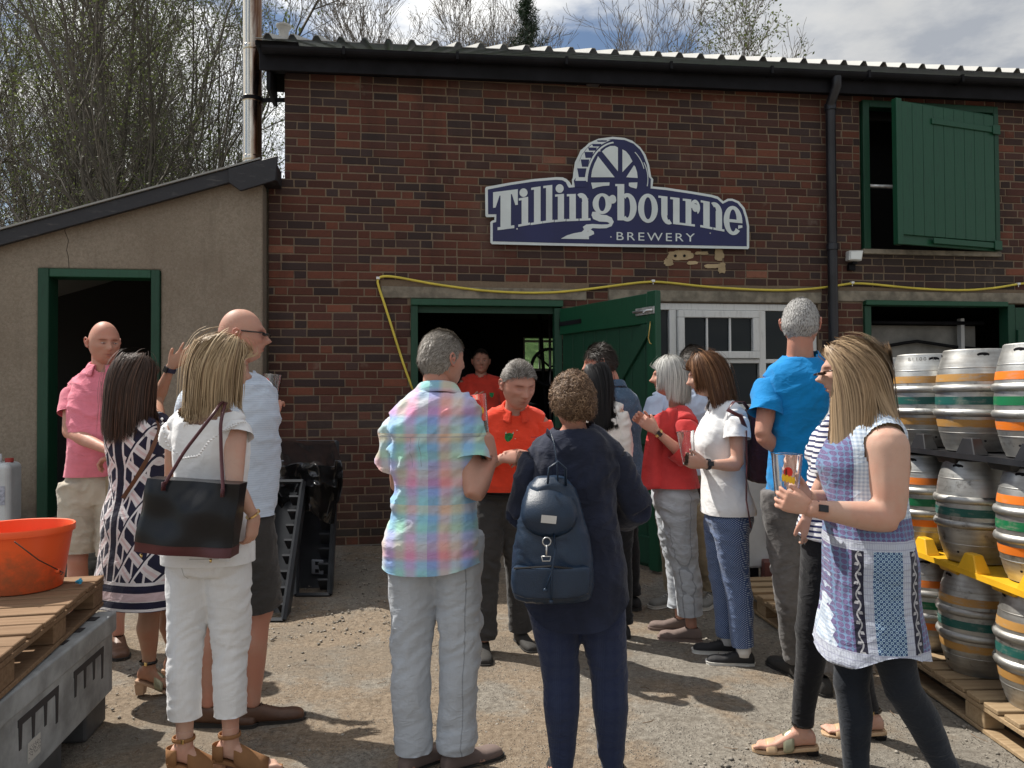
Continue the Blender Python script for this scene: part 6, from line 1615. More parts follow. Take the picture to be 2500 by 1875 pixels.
def long_hair(s, mt, drop, n=3600, seed=1, part=(0.0, -.03, .118), width=.0042, mask=None, vol=.014, inward=.0, push=None, wave=.006, m=11, clump=.6, tipjit=.05, gather=None, frontlen=1., windx=0., yclamp=None):
    """strands leave the parting, hug the head and fall to z = drop below the head centre (own frame, head units)"""
    rg = np.random.default_rng(seed); mask = mask or hair_mask(front=.066, side=.0, back=-.07); n = int(n * .9)
    cp = hair_cap(s, mt, mask, .0045, seed=seed, amp=.0005, name='hair'); Mh, hc = head_local(s)
    p, nn = scalp_pts(n, s.sex, rg, mask); ly = rg.random(n)           # layer 0 inner .. 1 outer
    w = .0765 if s.sex == 'm' else .0725; El = np.array([w, .099, .118])
    def outside(q, off):
        e = El + off[:, None]; yz = q.copy(); yz[:, 1] -= .004; r_ = np.sqrt(((yz / e) ** 2).sum(1)); hug = np.clip((q[:, 2] + .01) / .05, 0, 1); k = np.where((r_ < 1), 1 / np.maximum(r_, .2), 1 + (1 / np.maximum(r_, .2) - 1) * hug); yz = yz * k[:, None]; yz[:, 1] += .004; return yz
    off = (.004 + vol * ly) * np.where(ly > .985, 1.45, 1.)
    # flow away from the parting
    d = p - np.array(part); d[:, 2] -= .03; d -= nn * (d * nn).sum(1)[:, None]; d /= np.linalg.norm(d, axis=1)[:, None] + 1e-6
    q = outside(p, off); zend = drop * (1 - .10 * rg.random(n) ** 2) + tipjit * (rg.random(n) - .5) * .4
    if frontlen != 1.: zend = np.where(p[:, 1] < -.02, zend * frontlen, zend)
    ph = rg.uniform(0, 6.28, n); cl = np.round(np.arctan2(p[:, 0], p[:, 1]) * 7) ; pts = [q]
    S_ = np.maximum(p[:, 2] - zend, .03) + np.linalg.norm(p[:, :2] - 0, axis=1) * .9; st = S_ / (m - 1)
    for i in range(m - 1):
        t = (i + 1) / (m - 1)
        below_ = np.clip((.03 - q[:, 2]) / .05, 0, 1)[:, None]
        gv = .10 + .22 * np.clip((.10 - q[:, 2]) / .10, 0, 1)[:, None]; d = d * (1 - gv) + np.array([windx, 0, -1.]) * (gv + .35 * below_)
        nrm = q / El ** 2; nrm /= np.linalg.norm(nrm, axis=1)[:, None]
        d = d - nrm * (d * nrm).sum(1)[:, None] * (1 - below_)
        d /= np.linalg.norm(d, axis=1)[:, None]
        if inward: 
            k = np.clip((t - .55) / .45, 0, 1) ** 2 * inward; d = d - np.stack([q[:, 0], q[:, 1], 0 * q[:, 0]], 1) * 12 * k * .1
        q = q + d * st[:, None]
        q = np.where((q[:, 2] > -.10)[:, None], outside(q, off), q)
        if i > 3: q = q + np.stack([np.sin(ph * .0 + cl * 2.1 + i * .5), np.cos(cl * 1.7 + i * .45), 0 * ph], 1) * wave * .25 * clump
        if yclamp is not None:
            kk = np.clip((.075 - q[:, 2]) / .03, 0, 1); tgt = yclamp + np.clip(-q[:, 2] - .05, 0, .12) * -.3; q[:, 1] = np.where(q[:, 1] < tgt, q[:, 1] * (1 - kk) + tgt * kk, q[:, 1]); 
        if gather is not None: q = gather(q, t, i, ly)
        pts.append(q.copy())
    A = np.stack(pts, 1); A = (A * s.hs) @ Mh.T + hc
    if push is not None:
        for _ in range(2):
            D_ = push(A.reshape(-1, 3)).reshape(A.shape) - A
            for _ in range(4): D_[:, 1:-1] = (D_[:, :-2] + 2 * D_[:, 1:-1] + D_[:, 2:]) / 4
            A = A + D_
    ribbons('long_strands', A, .78 * width * rg.uniform(.6, 1.3, n), mt, cp, up=hc[None, None] - np.array([0, 0, 0]), rg=rg); return cp
def torso_push(s, add=.018):
    """keeps hair outside neck, shoulders and back"""
    T = TORSO[s.sex]; fs = [t[0] for t in T] + [1.06, 1.5]; rxs = [t[1] for t in T] + [.052, .045]; rys = [t[2] for t in T] + [.052, .045]
    p0, n0 = s.J['pelvis'], s.J['neck']; up = unit(n0 - p0); Ln = np.linalg.norm(n0 - p0)
    sl = s.J['shL'], s.J['shR']
    def f(B):
        ax, fw = s.axes(.9); h = ((B - p0) @ up) / Ln; rx = np.interp(h, fs, rxs) * s.b + add; ry = np.interp(h, fs, rys) + add
        c = p0 + (n0 - p0) * h[:, None]; q = B - c; a = q @ ax; b = q @ fw; r_ = np.sqrt((a / rx) ** 2 + (b / ry) ** 2)
        sc = np.where(r_ < 1, 1 / np.maximum(r_, .25), 1.) - 1
        B = B + (ax[None] * a[:, None] * .45 + fw[None] * b[:, None]) * sc[:, None]
        for S_ in sl:
            d = B - (S_ - [0, 0, .0]); L_ = np.linalg.norm(d, axis=1); R_ = .058 + add; k = np.where(L_ < R_, R_ / np.maximum(L_, .02), 1.); B = S_ + d * k[:, None]
        return B
    return f

# ---- small things people carry ----
def glassm():
    m = MATS.get('pint_glass')
    if m: return m
    m = mat('pint_glass', (.96, .97, .97), .02, trans=1., ior=1.45, spec=.5); return m
def pint(loc, tilt, label, level=None, logo=None, h=.15, r0=.030, r1=.044, rz=0.):
    g = empty('pint_glass', loc, rz, label, 'glass'); g.rotation_euler = (tilt[0], tilt[1], rz)
    MB().lathe([(0, .0), (r0, 0), (r0 + .001, .006), (r1, h), (r1 - .002, h + .001), (r1 - .003, h - .002), (r0 - .002, .010), (0, .009)], 32, caps=False).build('glass_wall', glassm(), g, smooth=True, sharp=60)
    if level: MB().lathe([(0, .0105), (r0 - .0025, .0105), (r0 + (r1 - r0) * level / h - .0032, level), (0, level)], 28, caps=False).build('beer', mat('amber_beer', (.85, .42, .08), .05, trans=.9, ior=1.34), g, smooth=True, sharp=50)
    if logo:      # printed mark: red comb over a yellow fan
        a0 = logo
        def onr(u, v): r = r0 + (r1 - r0) * v / h + .0008; a = a0 + u * 1.5 / r; return (r * math.cos(a), r * math.sin(a), v)
        b1 = MB().add([onr(.010 * math.cos(t) - .002, .118 + .017 * math.sin(t)) for t in np.linspace(0, 6.28, 15)[:-1]], [tuple(range(14))])
        b1.build('printed_mark', mat('print_red', (.65, .03, .02), .4), g)
        for j in range(4): MB().add([onr(-.012 + .007 * j + .004 * math.cos(t) + .001, .100 - .003 * j + .013 * math.sin(t)) for t in np.linspace(0, 6.28, 11)[:-1]], [tuple(range(10))]).build('printed_feather', mat('print_yellow', (.85, .50, .02), .4), g)
    return g
def band_on(s, a, b, t, r, w, mt, name='wristband', face=None):
    p = np.asarray(a) + (np.asarray(b) - np.asarray(a)) * t; d = unit(np.asarray(b) - np.asarray(a))
    o = MB().tube([p - d * w / 2, p - d * w / 2 * .98, p + d * w / 2 * .98, p + d * w / 2], [r * .93, r, r, r * .93], 20).build(name, mt, s.root, smooth=True, sharp=50)
    if face is not None:
        f = unit(face); f = unit(f - d * (f @ d)); sd = np.cross(d, f); c = p + f * (r + .001)
        V = [c + d * x * .016 + sd * y * .012 + f * z for z in (-.004, .006) for x, y in ((-1, -1), (1, -1), (1, 1), (-1, 1))]
        MB().add(V, [(3, 2, 1, 0), (4, 5, 6, 7), (0, 1, 5, 4), (1, 2, 6, 5), (2, 3, 7, 6), (3, 0, 4, 7)]).build('watch_face', mat('watch_black', (.015, .015, .018), .2), o)
    return o
def strap(s, pts, w, mt, name='strap', parent=None, th=.0035, n=40, frame=None):
    """flat strap along points (own frame), its flat side towards `frame` (outward) directions"""
    pts = np.asarray(pts, float); k = len(pts); tt = np.linspace(0, k - 1, n); P_ = np.stack([np.interp(tt, range(k), pts[:, j]) for j in range(3)], 1)
    for _ in range(4): P_[1:-1] = (P_[:-2] + 2 * P_[1:-1] + P_[2:]) / 4
    t = np.gradient(P_, axis=0); t /= np.linalg.norm(t, axis=1)[:, None] + 1e-9
    o = P_ - (np.asarray(frame) if frame is not None else np.array([0, 0, 1.2])); o[:, 2] *= .3; o = o - t * (o * t).sum(1)[:, None]; o /= np.linalg.norm(o, axis=1)[:, None] + 1e-9
    sd = np.cross(t, o); q = np.stack([P_ - sd * w / 2, P_ + sd * w / 2, P_ + sd * w / 2 + o * th, P_ - sd * w / 2 + o * th], 1).reshape(-1, 3)
    F_ = [(i * 4 + j, i * 4 + (j + 1) % 4, i * 4 + 4 + (j + 1) % 4, i * 4 + 4 + j) for i in range(n - 1) for j in range(4)] + [(0, 1, 2, 3), (4 * n - 1, 4 * n - 2, 4 * n - 3, 4 * n - 4)]
    return MB().add(q, F_).build(name, mt, parent or s.root, smooth=False)
# ---------------- materials of skin, hair and cloth ----------------
sk_pink = skin_mat('skin_ruddy', (.48, .265, .195)); sk_fair = skin_mat('skin_fair', (.53, .335, .255)); sk_tan = skin_mat('skin_tanned', (.42, .235, .155)); sk_pale = skin_mat('skin_pale', (.56, .36, .28))
def cloth(name, c, rough=.85, fn=None, weave=420, st=.25, var=.12, sheen=.15, crease=1.):
    if name in MATS: return MATS[name]
    m = mat(name, c, rough, fn=fn, var=0 if fn else var, varscale=6, sheen=sheen, spec=.25); nt = m.node_tree; b = nt.nodes['Principled BSDF']
    x, y, z = coords(nt); w = noise(nt, 3.2, 2, .5); sk = vec(nt, x + z * .35, y, z * 1.9)
    a = 1 - ((noise(nt, 7, 2, .45, v=sk, dist=.8) - .5).abs() * 2).pow(.6); e = 1 - ((noise(nt, 17, 2, .5, v=sk, dist=.5) - .5).abs() * 2).pow(.6)
    h = a * w.smooth(.35, .65) + e * .35
    b1 = nt.nodes.new('ShaderNodeBump'); b1.inputs['Strength'].default_value = .55 * crease; b1.inputs['Distance'].default_value = .010; nt.links.new(h.s, b1.inputs['Height'])
    b2 = nt.nodes.new('ShaderNodeBump'); b2.inputs['Strength'].default_value = st; b2.inputs['Distance'].default_value = .0015; nt.links.new(noise(nt, weave, 3, .6).s, b2.inputs['Height'])
    nt.links.new(b1.outputs[0], b2.inputs['Normal']); nt.links.new(b2.outputs[0], b.inputs['Normal'])
    return m
def seam_fn(c0):
    def fn(nt, b):
        x, y, z = coords(nt); n = noise(nt, 5, 4, .6); w = noise(nt, 260, 2, .6, v=vec(nt, x, y, z * .1))
        c = mix(nt, n.smooth(.35, .7) * .25, c0, tuple(v * .82 for v in c0)); c = mix(nt, w.smooth(.4, .7) * .12, c, tuple(v * .7 for v in c0))
        ax_ = x.abs(); seam = (ax_.lt(.0022) * z.gt(.82) + (ax_ - .088).abs().lt(.048) * (z - .905).abs().lt(.0022) + (ax_ - .165 + (1 - z) * .04).abs().lt(.002) * z.lt(.9)).clamp() * y.gt(-.03)
        return mix(nt, seam * .55, c, tuple(v * .35 for v in c0))
    return fn
c_pink = cloth('pink_polo_cloth', (.74, .22, .29)); c_beige = cloth('stone_cotton', (.46, .41, .33)); c_wht = cloth('white_cotton', (.76, .76, .76), fn=None, var=.03, crease=.55); c_wtr = cloth('white_stretch_cotton', (.76, .76, .76), fn=seam_fn((.74, .745, .75)), crease=.5); c_cream = cloth('cream_blouse', (.74, .71, .67))
c_orange = cloth('orange_polo_cloth', (.82, .065, .028)); c_rpolo = cloth('red_polo_cloth', (.60, .05, .03)); c_char = cloth('charcoal_cloth', (.045, .043, .042)); c_darkg = cloth('dark_grey_cloth', (.055, .052, .05))
c_navy = cloth('navy_linen', (.014, .018, .036), var=.3); c_red = cloth('coral_knit', (.50, .042, .042)); c_linen = cloth('pale_grey_linen', (.44, .47, .51), fn=seam_fn((.43, .46, .50))); c_khaki = cloth('khaki_cotton', (.33, .28, .19))
c_blue = cloth('bright_blue_jersey', (.002, .20, .50), var=.06); c_black = cloth('black_denim', (.010, .010, .012)); c_legg = cloth('dark_leggings', (.014, .018, .026), var=.2); c_ltblue = cloth('pale_blue_shirting', (.50, .58, .72), var=.04)
def fn_melange(nt, b):
    x, y, z = coords(nt); n = noise(nt, 60, 3, .6, v=vec(nt, x, y, z * 5)); return mix(nt, ((z * 110).frac() - .5).abs().lt(.22) * .30 + n * .2, (.56, .63, .72), (.34, .42, .55))
c_mel = cloth('light_blue_slub', None or (.5, .6, .7), fn=fn_melange)
def fn_denim(nt, b): return mix(nt, voro(nt, 70).lt(.22) * .6, (.055, .105, .17), (.20, .27, .36))
c_denim = cloth('blue_chambray', (.05, .1, .17), fn=fn_denim)
def fn_rainbow(nt, b):
    x, y, z = coords(nt); n = (noise(nt, 1.6, 3, .6) - .5) * .03; a = (x * 1.0 + y * .35 + n + 10.0); zz = (z + n * .6)
    h1 = (a * 3.1).frac(); h2 = (zz * 3.6 + .15).frac(); edge = noise(nt, 14, 3)
    def hard(cs, sharp=.035):
        k = len(cs); st = []
        for i_, c_ in enumerate(cs): st += [(i_ / k + sharp, c_), ((i_ + 1) / k - sharp, c_)]
        return st
    R1 = ramp(nt, h1, hard([(.30, .62, .74), (.66, .34, .58), (.36, .62, .50), (.24, .40, .78), (.62, .66, .56), (.80, .36, .30), (.18, .28, .66)]))
    R2 = ramp(nt, h2, hard([(.28, .60, .66), (.34, .46, .78), (.78, .26, .38), (.76, .48, .46), (.56, .50, .68), (.30, .64, .48), (.24, .56, .70), (.66, .60, .40)]))
    c = mix(nt, .5, R1, R2); w = noise(nt, 320, 2, v=vec(nt, x, y, z * .15)); c = mix(nt, (w - .3) * .22, c, (.62, .64, .68)); ln_ = ((z - 1.335).abs().lt(.0022) + ((x.abs() - .018).abs().lt(.0016)) * z.lt(1.335) * z.gt(1.22)).clamp(); return mix(nt, ln_ * .5, c, (.25, .28, .36))
c_rain = cloth('pastel_madras_check', (.6, .6, .7), fn=fn_rainbow, weave=260, st=.35)
def fn_chev(nt, b):
    x, y, z = coords(nt); ax_ = (x - .012).abs(); u = ax_ * 1.25; v = z + u * .85
    f = (v * 8.2).frac(); g = (z * 8.2 - u * 7.0).frac(); cell = (x * 7 + 20).floor() * 0
    blk = f.gt(.45) * (1 - (u * 13).frac().lt(.16)); cross = (z * 5.2 - u * 8.0 + .2).frac()
    pk = f.gt(.16) * f.lt(.30)
    c = mix(nt, blk, (.66, .63, .63), (.018, .018, .040)); c = mix(nt, pk * .9, c, (.60, .46, .46)); 
    wl = cross.lt(.11); c = mix(nt, wl * 1.0, c, (.70, .68, .68)); wl2 = cross.gt(.11) * cross.lt(.20); c = mix(nt, wl2, c, (.018, .018, .040))
    c = mix(nt, ax_.lt(.030), c, (.66, .64, .64)); c = mix(nt, ax_.lt(.020), c, (.014, .014, .030))
    # hem bands
    hz = lambda a, b_: z.gt(a) * z.lt(b_)
    c = mix(nt, z.lt(.615), c, (.68, .66, .67)); c = mix(nt, hz(.565, .600), c, (.016, .016, .040)); c = mix(nt, hz(.525, .565), c, (.58, .45, .47)); c = mix(nt, hz(.490, .522), c, (.016, .016, .040)); return mix(nt, z.lt(.478), c, (.02, .02, .05))
c_chev = cloth('chevron_print', (.6, .6, .6), fn=fn_chev, st=.1)
def fn_stripe(nt, b):
    x, y, z = coords(nt); return mix(nt, (z * 46).frac().lt(.42), (.70, .70, .72), (.02, .025, .09))
c_stripe = cloth('breton_stripe', (.6, .6, .6), fn=fn_stripe, st=.1)
def fn_dots(nt, b):
    x, y, z = coords(nt); a = (x + y) * .9; u = ((a + z) * 85).frac() - .5; v = ((a - z) * 85).frac() - .5; return mix(nt, (u * u + v * v).lt(.06), (.045, .085, .21), (.42, .50, .62))
c_dots = cloth('blue_spotted_cotton', (.1, .1, .2), fn=fn_dots, st=.1)
def fn_indigo(nt, b):
    x, y, z = coords(nt); a = (x * 1.0 + y * .3 + 5); u = (a * 22).frac() - .5; v = (z * 17).frac() - .5; r = (u * u + v * v).pow(.5)
    ringp = (r * 7).frac().lt(.4) * r.lt(.45); lines = (a * 120).frac().lt(.35) * (a * 11).frac().lt(.3); return mix(nt, (ringp + lines).clamp() * .16, (.018, .026, .062), (.085, .105, .16))
c_indigo = cloth('indigo_print_trousers', (.02, .03, .07), fn=fn_indigo)
def fn_wash(nt, b):
    n = noise(nt, 3.5, 5, .65); s_ = noise(nt, 30, 4, .7); c = mix(nt, n.smooth(.38, .62), (.16, .15, .145), (.055, .052, .052)); return mix(nt, (s_ * noise(nt, 5, 2)).smooth(.36, .45) * .6, c, (.55, .54, .52))
c_wash = cloth('washed_grey_cotton', (.1, .1, .1), fn=fn_wash)
def fn_patch(nt, b):
    x, y, z = coords(nt); u = (y * 1.0 - x * .25 - .015 + noise(nt, 3, 2) * .02 - .01); au = (u).abs()
    ging = ((u * 70).frac().lt(.5) + (z * 70).frac().lt(.5)) * .5; c_g = mix(nt, ging * .65, (.60, .66, .72), (.22, .30, .44))
    p = (u * 55).frac() - .5; q = (z * 55).frac() - .5; r = (p * p + q * q).pow(.5); p2 = (u * 55 + .5).frac() - .5; q2 = (z * 55 + .5).frac() - .5; r2 = (p2 * p2 + q2 * q2).pow(.5)
    lat = (r.lt(.28) * r.gt(.14) + r2.lt(.28) * r2.gt(.14)).clamp(); c_l = mix(nt, lat, (.035, .075, .17), (.38, .52, .62))
    p = (u * 58 + .3).frac() - .5; q = (z * 50).frac() - .5; r = (p * p + q * q).pow(.5); med = (r * 5.5).frac().lt(.5) * r.lt(.42); c_m = mix(nt, r.lt(.44), (.14, .22, .36), (.085, .085, .19)); c_m = mix(nt, med, c_m, (.18, .12, .24))
    wv = ((z * 95).sin() * .006 + u * 0); scr = ((au - .098 + wv).abs().lt(.0026) + ((z * 30).frac() - .5).abs().lt(.16) * (au - .098 - wv).abs().lt(.006)).clamp(); c_s = mix(nt, scr, (.018, .018, .035), (.36, .36, .38))
    c_p = mix(nt, ((z * 45).frac().lt(.15) + (u * 130).frac().lt(.2)).clamp() * .5, (.44, .47, .54), (.20, .20, .32))
    c = mix(nt, au.gt(.050), c_l, c_p); c = mix(nt, au.gt(.080), c, c_s); c = mix(nt, au.gt(.116), c, c_m)
    edge = .165 + ((z * 22).frac() - .5).abs() * .02; c = mix(nt, X.m(nt, 'GREATER_THAN', au, edge), c, c_g)
    top = z.gt(1.10); c = mix(nt, top, c, mix(nt, (u.gt(-.10)), c_m, c_g)); c = mix(nt, z.gt(1.03) * z.lt(1.10), c, c_m); c = mix(nt, z.gt(.995) * z.lt(1.03), c, c_p)
    return mix(nt, z.lt(.65), c, c_p)
c_patch = cloth('patchwork_print', (.3, .4, .6), fn=fn_patch, st=.1)
m_leather = mat('black_leather', (.008, .009, .012), .30, var=.3, bump=(160, .2, .002), spec=.35)
m_maroon = mat('maroon_leather', (.075, .018, .022), .38, var=.3, bump=(160, .25, .002))
m_bluel = mat('navy_leather', (.010, .025, .052), .36, var=.3, bump=(220, .45, .003))
m_tanl = mat('tan_suede', (.26, .125, .05), .8, var=.2, bump=(120, .3, .002)); m_wood_heel = mat('stacked_heel', (.30, .15, .08), .6, var=.3, varscale=60)
m_brown = mat('brown_leather', (.10, .05, .03), .5, var=.35, bump=(90, .2, .002)); m_blk_shoe = mat('black_canvas', (.018, .018, .02), .75, bump=(200, .3, .002)); m_rub = mat('white_rubber', (.62, .61, .57), .6, var=.15); m_rubd = mat('dark_rubber', (.03, .028, .026), .8)
m_nude = mat('nude_leather', (.50, .33, .22), .5, var=.1); m_gold = mat('gold_metal', (.80, .58, .25), .25, .95); m_taupe = mat('taupe_suede', (.17, .125, .11), .85, var=.2); m_grshoe = mat('grey_trainer', (.20, .20, .19), .8, var=.2, bump=(120, .3, .002))
m_gunmetal = mat('metallic_sandal', (.35, .33, .22), .35, .5)
m_blackp = mat('glossy_black_frame', (.012, .011, .011), .2)
m_button = mat('button', (.6, .58, .52), .4)
h_blonde = hair_mat('blonde_hair', (.36, .25, .14), (.52, .40, .25), (.20, .13, .075)); h_dblonde = hair_mat('dark_blonde_hair', (.24, .155, .085), (.42, .30, .18), (.15, .095, .055), tip=(.48, .35, .22))
h_brown = hair_mat('dark_brown_hair', (.030, .018, .013), (.065, .038, .026), (.11, .06, .04)); h_black = hair_mat('black_hair', (.006, .006, .007), (.014, .012, .012)); h_grey = hair_mat('grey_hair', (.16, .145, .13), (.34, .32, .30), (.09, .075, .065), rough=.5)
h_silver = hair_mat('silver_hair', (.50, .49, .46), (.68, .67, .63), (.32, .31, .30)); h_curl = hair_mat('curly_brown_hair', (.085, .048, .028), (.20, .12, .07), (.32, .21, .13), rough=.5); h_auburn = hair_mat('auburn_hair', (.085, .038, .018), (.17, .075, .032), (.26, .13, .06)); h_dk = hair_mat('dark_short_hair', (.022, .017, .014), (.05, .038, .030))
h_or = hair_mat('greying_hair', (.07, .058, .048), (.22, .195, .17), (.33, .31, .28)); h_salt = hair_mat('salt_and_pepper_hair', (.34, .33, .32), (.56, .55, .53), (.15, .14, .13), rough=.55); h_gb = hair_mat('greying_brown_hair', (.24, .21, .18), (.42, .39, .35), (.13, .11, .09), rough=.5)
def U(*v): return unit(v)
def heel_sandal(s, q, mt, mheel, hh, lift_base=0., block=(.020, .022), ankle=True, closed=.6, name='sandal', gold=None):
    an, d, sd = s.foot_pts(q); zb = an[2] - .075 - hh; mb = MB()
    def pt(u, z, w=0): return np.array([an[0], an[1], zb + z]) + d * u + sd * w
    def base(u): t = np.clip((u + .06) / .19, 0, 1); return hh * (1 - t * t * (3 - 2 * t)) + .006
    us = [-.066, -.05, -.02, .02, .06, .10, .14, .18, .205]; ws = [.020, .030, .033, .031, .031, .037, .042, .038, .020]
    V = []; n = len(us)
    for u, w in zip(us, ws): V += [pt(u, base(u) - .008, -w), pt(u, base(u) - .008, w), pt(u, base(u) + .008, -w), pt(u, base(u) + .008, w)]
    F_ = []
    for i in range(n - 1):
        a = i * 4; b = a + 4; F_ += [(a, a + 1, b + 1, b), (a + 2, b + 2, b + 3, a + 3), (a, b, b + 2, a + 2), (a + 1, a + 3, b + 3, b + 1)]
    F_ += [(0, 2, 3, 1), (4 * n - 4, 4 * n - 3, 4 * n - 1, 4 * n - 2)]
    root = MB().add(V, F_).build(name, mt, s.root, smooth=False, bevel=.003)
    c0, c1 = pt(-.040, base(-.04) - .008), pt(-.040, 0.001)
    MB().add([c0 + d * a + sd * b for a, b in ((-.026, -.026), (.026, -.026), (.026, .026), (-.026, .026))] + [c1 + d * a + sd * b for a, b in ((-.020, -.022), (.020, -.022), (.020, .022), (-.020, .022))], [(0, 1, 2, 3), (7, 6, 5, 4), (0, 4, 5, 1), (1, 5, 6, 2), (2, 6, 7, 3), (3, 7, 4, 0)]).build('heel_block', mheel, root, bevel=.003)
    # upper: band over the forefoot and a counter at the heel
    def arch(u0, u1, h0, h1, w0, w1, nm, m_, k=10):
        rows = []
        for u, h, w in ((u0, h0, w0), ((u0 + u1) / 2, (h0 + h1) / 2 + .004, (w0 + w1) / 2), (u1, h1, w1)):
            rows.append([pt(u, base(u) + h * math.sin(t), w * math.cos(t)) for t in np.linspace(0, math.pi, k)])
        V = np.array(rows).reshape(-1, 3); idx = np.arange(len(V)).reshape(3, k); F2 = np.stack([idx[:-1, :-1].ravel(), idx[:-1, 1:].ravel(), idx[1:, 1:].ravel(), idx[1:, :-1].ravel()], 1)
        me = eval_mods(mesh_from_np(nm, V, F2, m_), [('SUBSURF', dict(levels=1)), ('SOLIDIFY', dict(thickness=.0025, offset=0.))]); me.name = nm; return link(nm, me, root)
    if closed: arch(.015, .150, .092, .046, .039, .046, 'shoe_upper', mt)
    else: arch(.105, .150, .050, .040, .045, .046, 'toe_strap', mt); arch(.035, .080, .086, .066, .038, .042, 'instep_strap', m_gunmetal)
    rows = [[pt(-.022 + -.048 * math.cos(t), base(-.05) + z, .036 * math.sin(t)) for t in np.linspace(-1.5, 1.5, 10)] for z in (0, .03, .062)]
    V = np.array(rows).reshape(-1, 3); idx = np.arange(30).reshape(3, 10); me = eval_mods(mesh_from_np('heel_counter', V, np.stack([idx[:-1, :-1].ravel(), idx[:-1, 1:].ravel(), idx[1:, 1:].ravel(), idx[1:, :-1].ravel()], 1), mt), [('SOLIDIFY', dict(thickness=.0025, offset=0.))]); me.name = 'heel_counter'
    if closed: link('heel_counter', me, root)
    if ankle:
        c = an + [0, 0, .025] + d * -.004; MB().tube([c + d * math.cos(t) * .042 + sd * math.sin(t) * .037 for t in np.linspace(0, 2 * math.pi, 22)], [(.004, .009)] * 22, 6, caps=False).build('ankle_strap', mt if closed else m_blackp, root)
        MB().box(-.008, .008, -.003, .003, -.009, .009, c=(0, 0, 0)).build('buckle', m_gold, root, bevel=.001).location = tuple(c + sd * .040 * (1 if q == 'L' else -1))
def sole_foot(s, q, hh):      # bare foot for sandals: raised heel, toes on the ground
    an, d, sd = s.foot_pts(q); zb = an[2] - .075 - hh; mb = MB()
    def base(u): t = np.clip((u + .06) / .19, 0, 1); return hh * (1 - t * t * (3 - 2 * t)) + .016
    rings = [ell(np.array([an[0], an[1], zb + base(u) + h]) + d * u, sd, np.array([0, 0, 1.]), w, h, 14, 2.2) for u, w, h in ((-.055, .018, .020), (-.045, .027, .030), (-.01, .030, .042), (.03, .030, .040), (.07, .032, .030), (.11, .037, .020), (.15, .038, .013), (.165, .036, .010))]
    loft(mb, rings); mb.tube([an + [0, 0, .06], an + [0, 0, -.03]], [.034, .033], 12)
    for i in range(5):
        w = (-.028 + i * .014) * (1 if q == 'R' else -1) * -1; p = np.array([an[0], an[1], zb + .026]) + d * .155 + sd * w; L_ = .046 - .005 * i if i else .048
        mb.tube([p - d * .02, p + d * L_ * .5 + [0, 0, .003], p + d * L_ - [0, 0, .006]], [.0085 if i else .0115, .0075 if i else .011, .005 if i else .008], 8)
    return mb
def add_feet(s, skin, qs, hh):
    for q in qs:
        m = sole_foot(s, q, hh); me = vox(m, .0045, 2); me2 = mesh_from_np('foot', get_v(me), get_f(me), skin); bpy.data.meshes.remove(me); tint_layer(me2, np.tile([.5, .2, .15, 0.], (len(me2.vertices), 1))); link('foot', me2, s.root)
def raise_ankles(s, hh):
    s.heel = hh
    for q in 'RL': s.J['an' + q] = s.J['an' + q] + np.array([0, 0, hh])
def dirL(s, x, y, z): return s.Minv @ np.array([x, y, z]) * s.k     # world direction -> own frame

# ===== 1 man in the pink polo shirt =====
p = Person(212, 4.6, 1.87, 22, 'm', 'bald man in a faded pink polo shirt and stone shorts facing the camera', build=.93)
p.set(neck=(224, 800), head=(225, 742, -.03), shR=(162, 836), elR=(150, 934, -.10), wrR=(240, 975, -.32), shL=(282, 838, .06), elL=(298, 930, .0), wrL=(262, 980, -.24), anL=(256, 1355, -.05), knL=(250, 1215, -.05))
p.head_yaw = 22; p.head_pitch = 6
b_ = make_body(p, sk_pink, 'RL', 'RL', hands=dict(R=dict(d=dirL(p, .9, -.2, -.2), n=dirL(p, 0, -.3, 1), curl=.6), L=dict(d=dirL(p, -.9, -.2, -.3), n=dirL(p, 0, 0, -1), curl=.6)), brow=(.10, .055, .035), stubble=.2, lids=1); eyes(p, .6)
shirt(p, 'polo_shirt', c_pink, hem=.93, sleeve=.56, fit=.014, belly=.05, fold=[(7, 7, 14, .012, 3), (16, 16, 30, .005, 9)]); collar(p, c_pink, .064, open_=.35)
trousers(p, 'shorts', c_beige, .46, fit=.022, knee=.035)
for q in 'RL': shoe(p, q, m_brown, m_rubd)
MB().box(.05, .125, -.150, -.146, .83, .935).build('pocket_flap', mat('ribbed_pouch', (.30, .25, .16), .8), p.root)
# ===== 2 woman in the chevron dress =====
p = Person(300, 3.87, 1.64, 158, 'f', 'dark-haired woman in a black and white chevron dress raising one arm')
p.set(neck=(292, 893), head=(292, 828, .02), shR=(338, 912, .03), elR=(338, 868, .26), wrR=(370, 792, .22), shL=(252, 915, -.0), elL=(262, 1010, .15), wrL=(290, 1040, .3))
raise_ankles(p, .065); p.set(anR=(378, 1440, .15), knR=(368, 1320, .12)); p.set(anL=(322, 1452, 0), knL=(324, 1320, 0)); p.footyaw = dict(R=-60., L=-62.)
p.head_yaw = -8; p.head_pitch = 4
make_body(p, sk_tan, 'RL', 'RL', hands=dict(R=dict(d=dirL(p, .62, .1, .62), n=dirL(p, -.2, .9, .2), curl=.15, spread=.35, thumb=.2), L=dict(d=dirL(p, .7, .3, 0), n=dirL(p, 0, 1, 0), curl=.5)), detail=(48, 36))
add_feet(p, sk_tan, 'RL', .065)
for q in 'RL': heel_sandal(p, q, m_nude, m_nude, .065, closed=0)
shirt(p, 'dress', c_chev, hem=.475, sleeve=.16, fit=.010, flare=.10, vs=.006, fold=[(8, 8, 7, .007, 3), (16, 16, 20, .003, 9)], cutneck=neck_cut(p, .075, .07, dipb=.01))
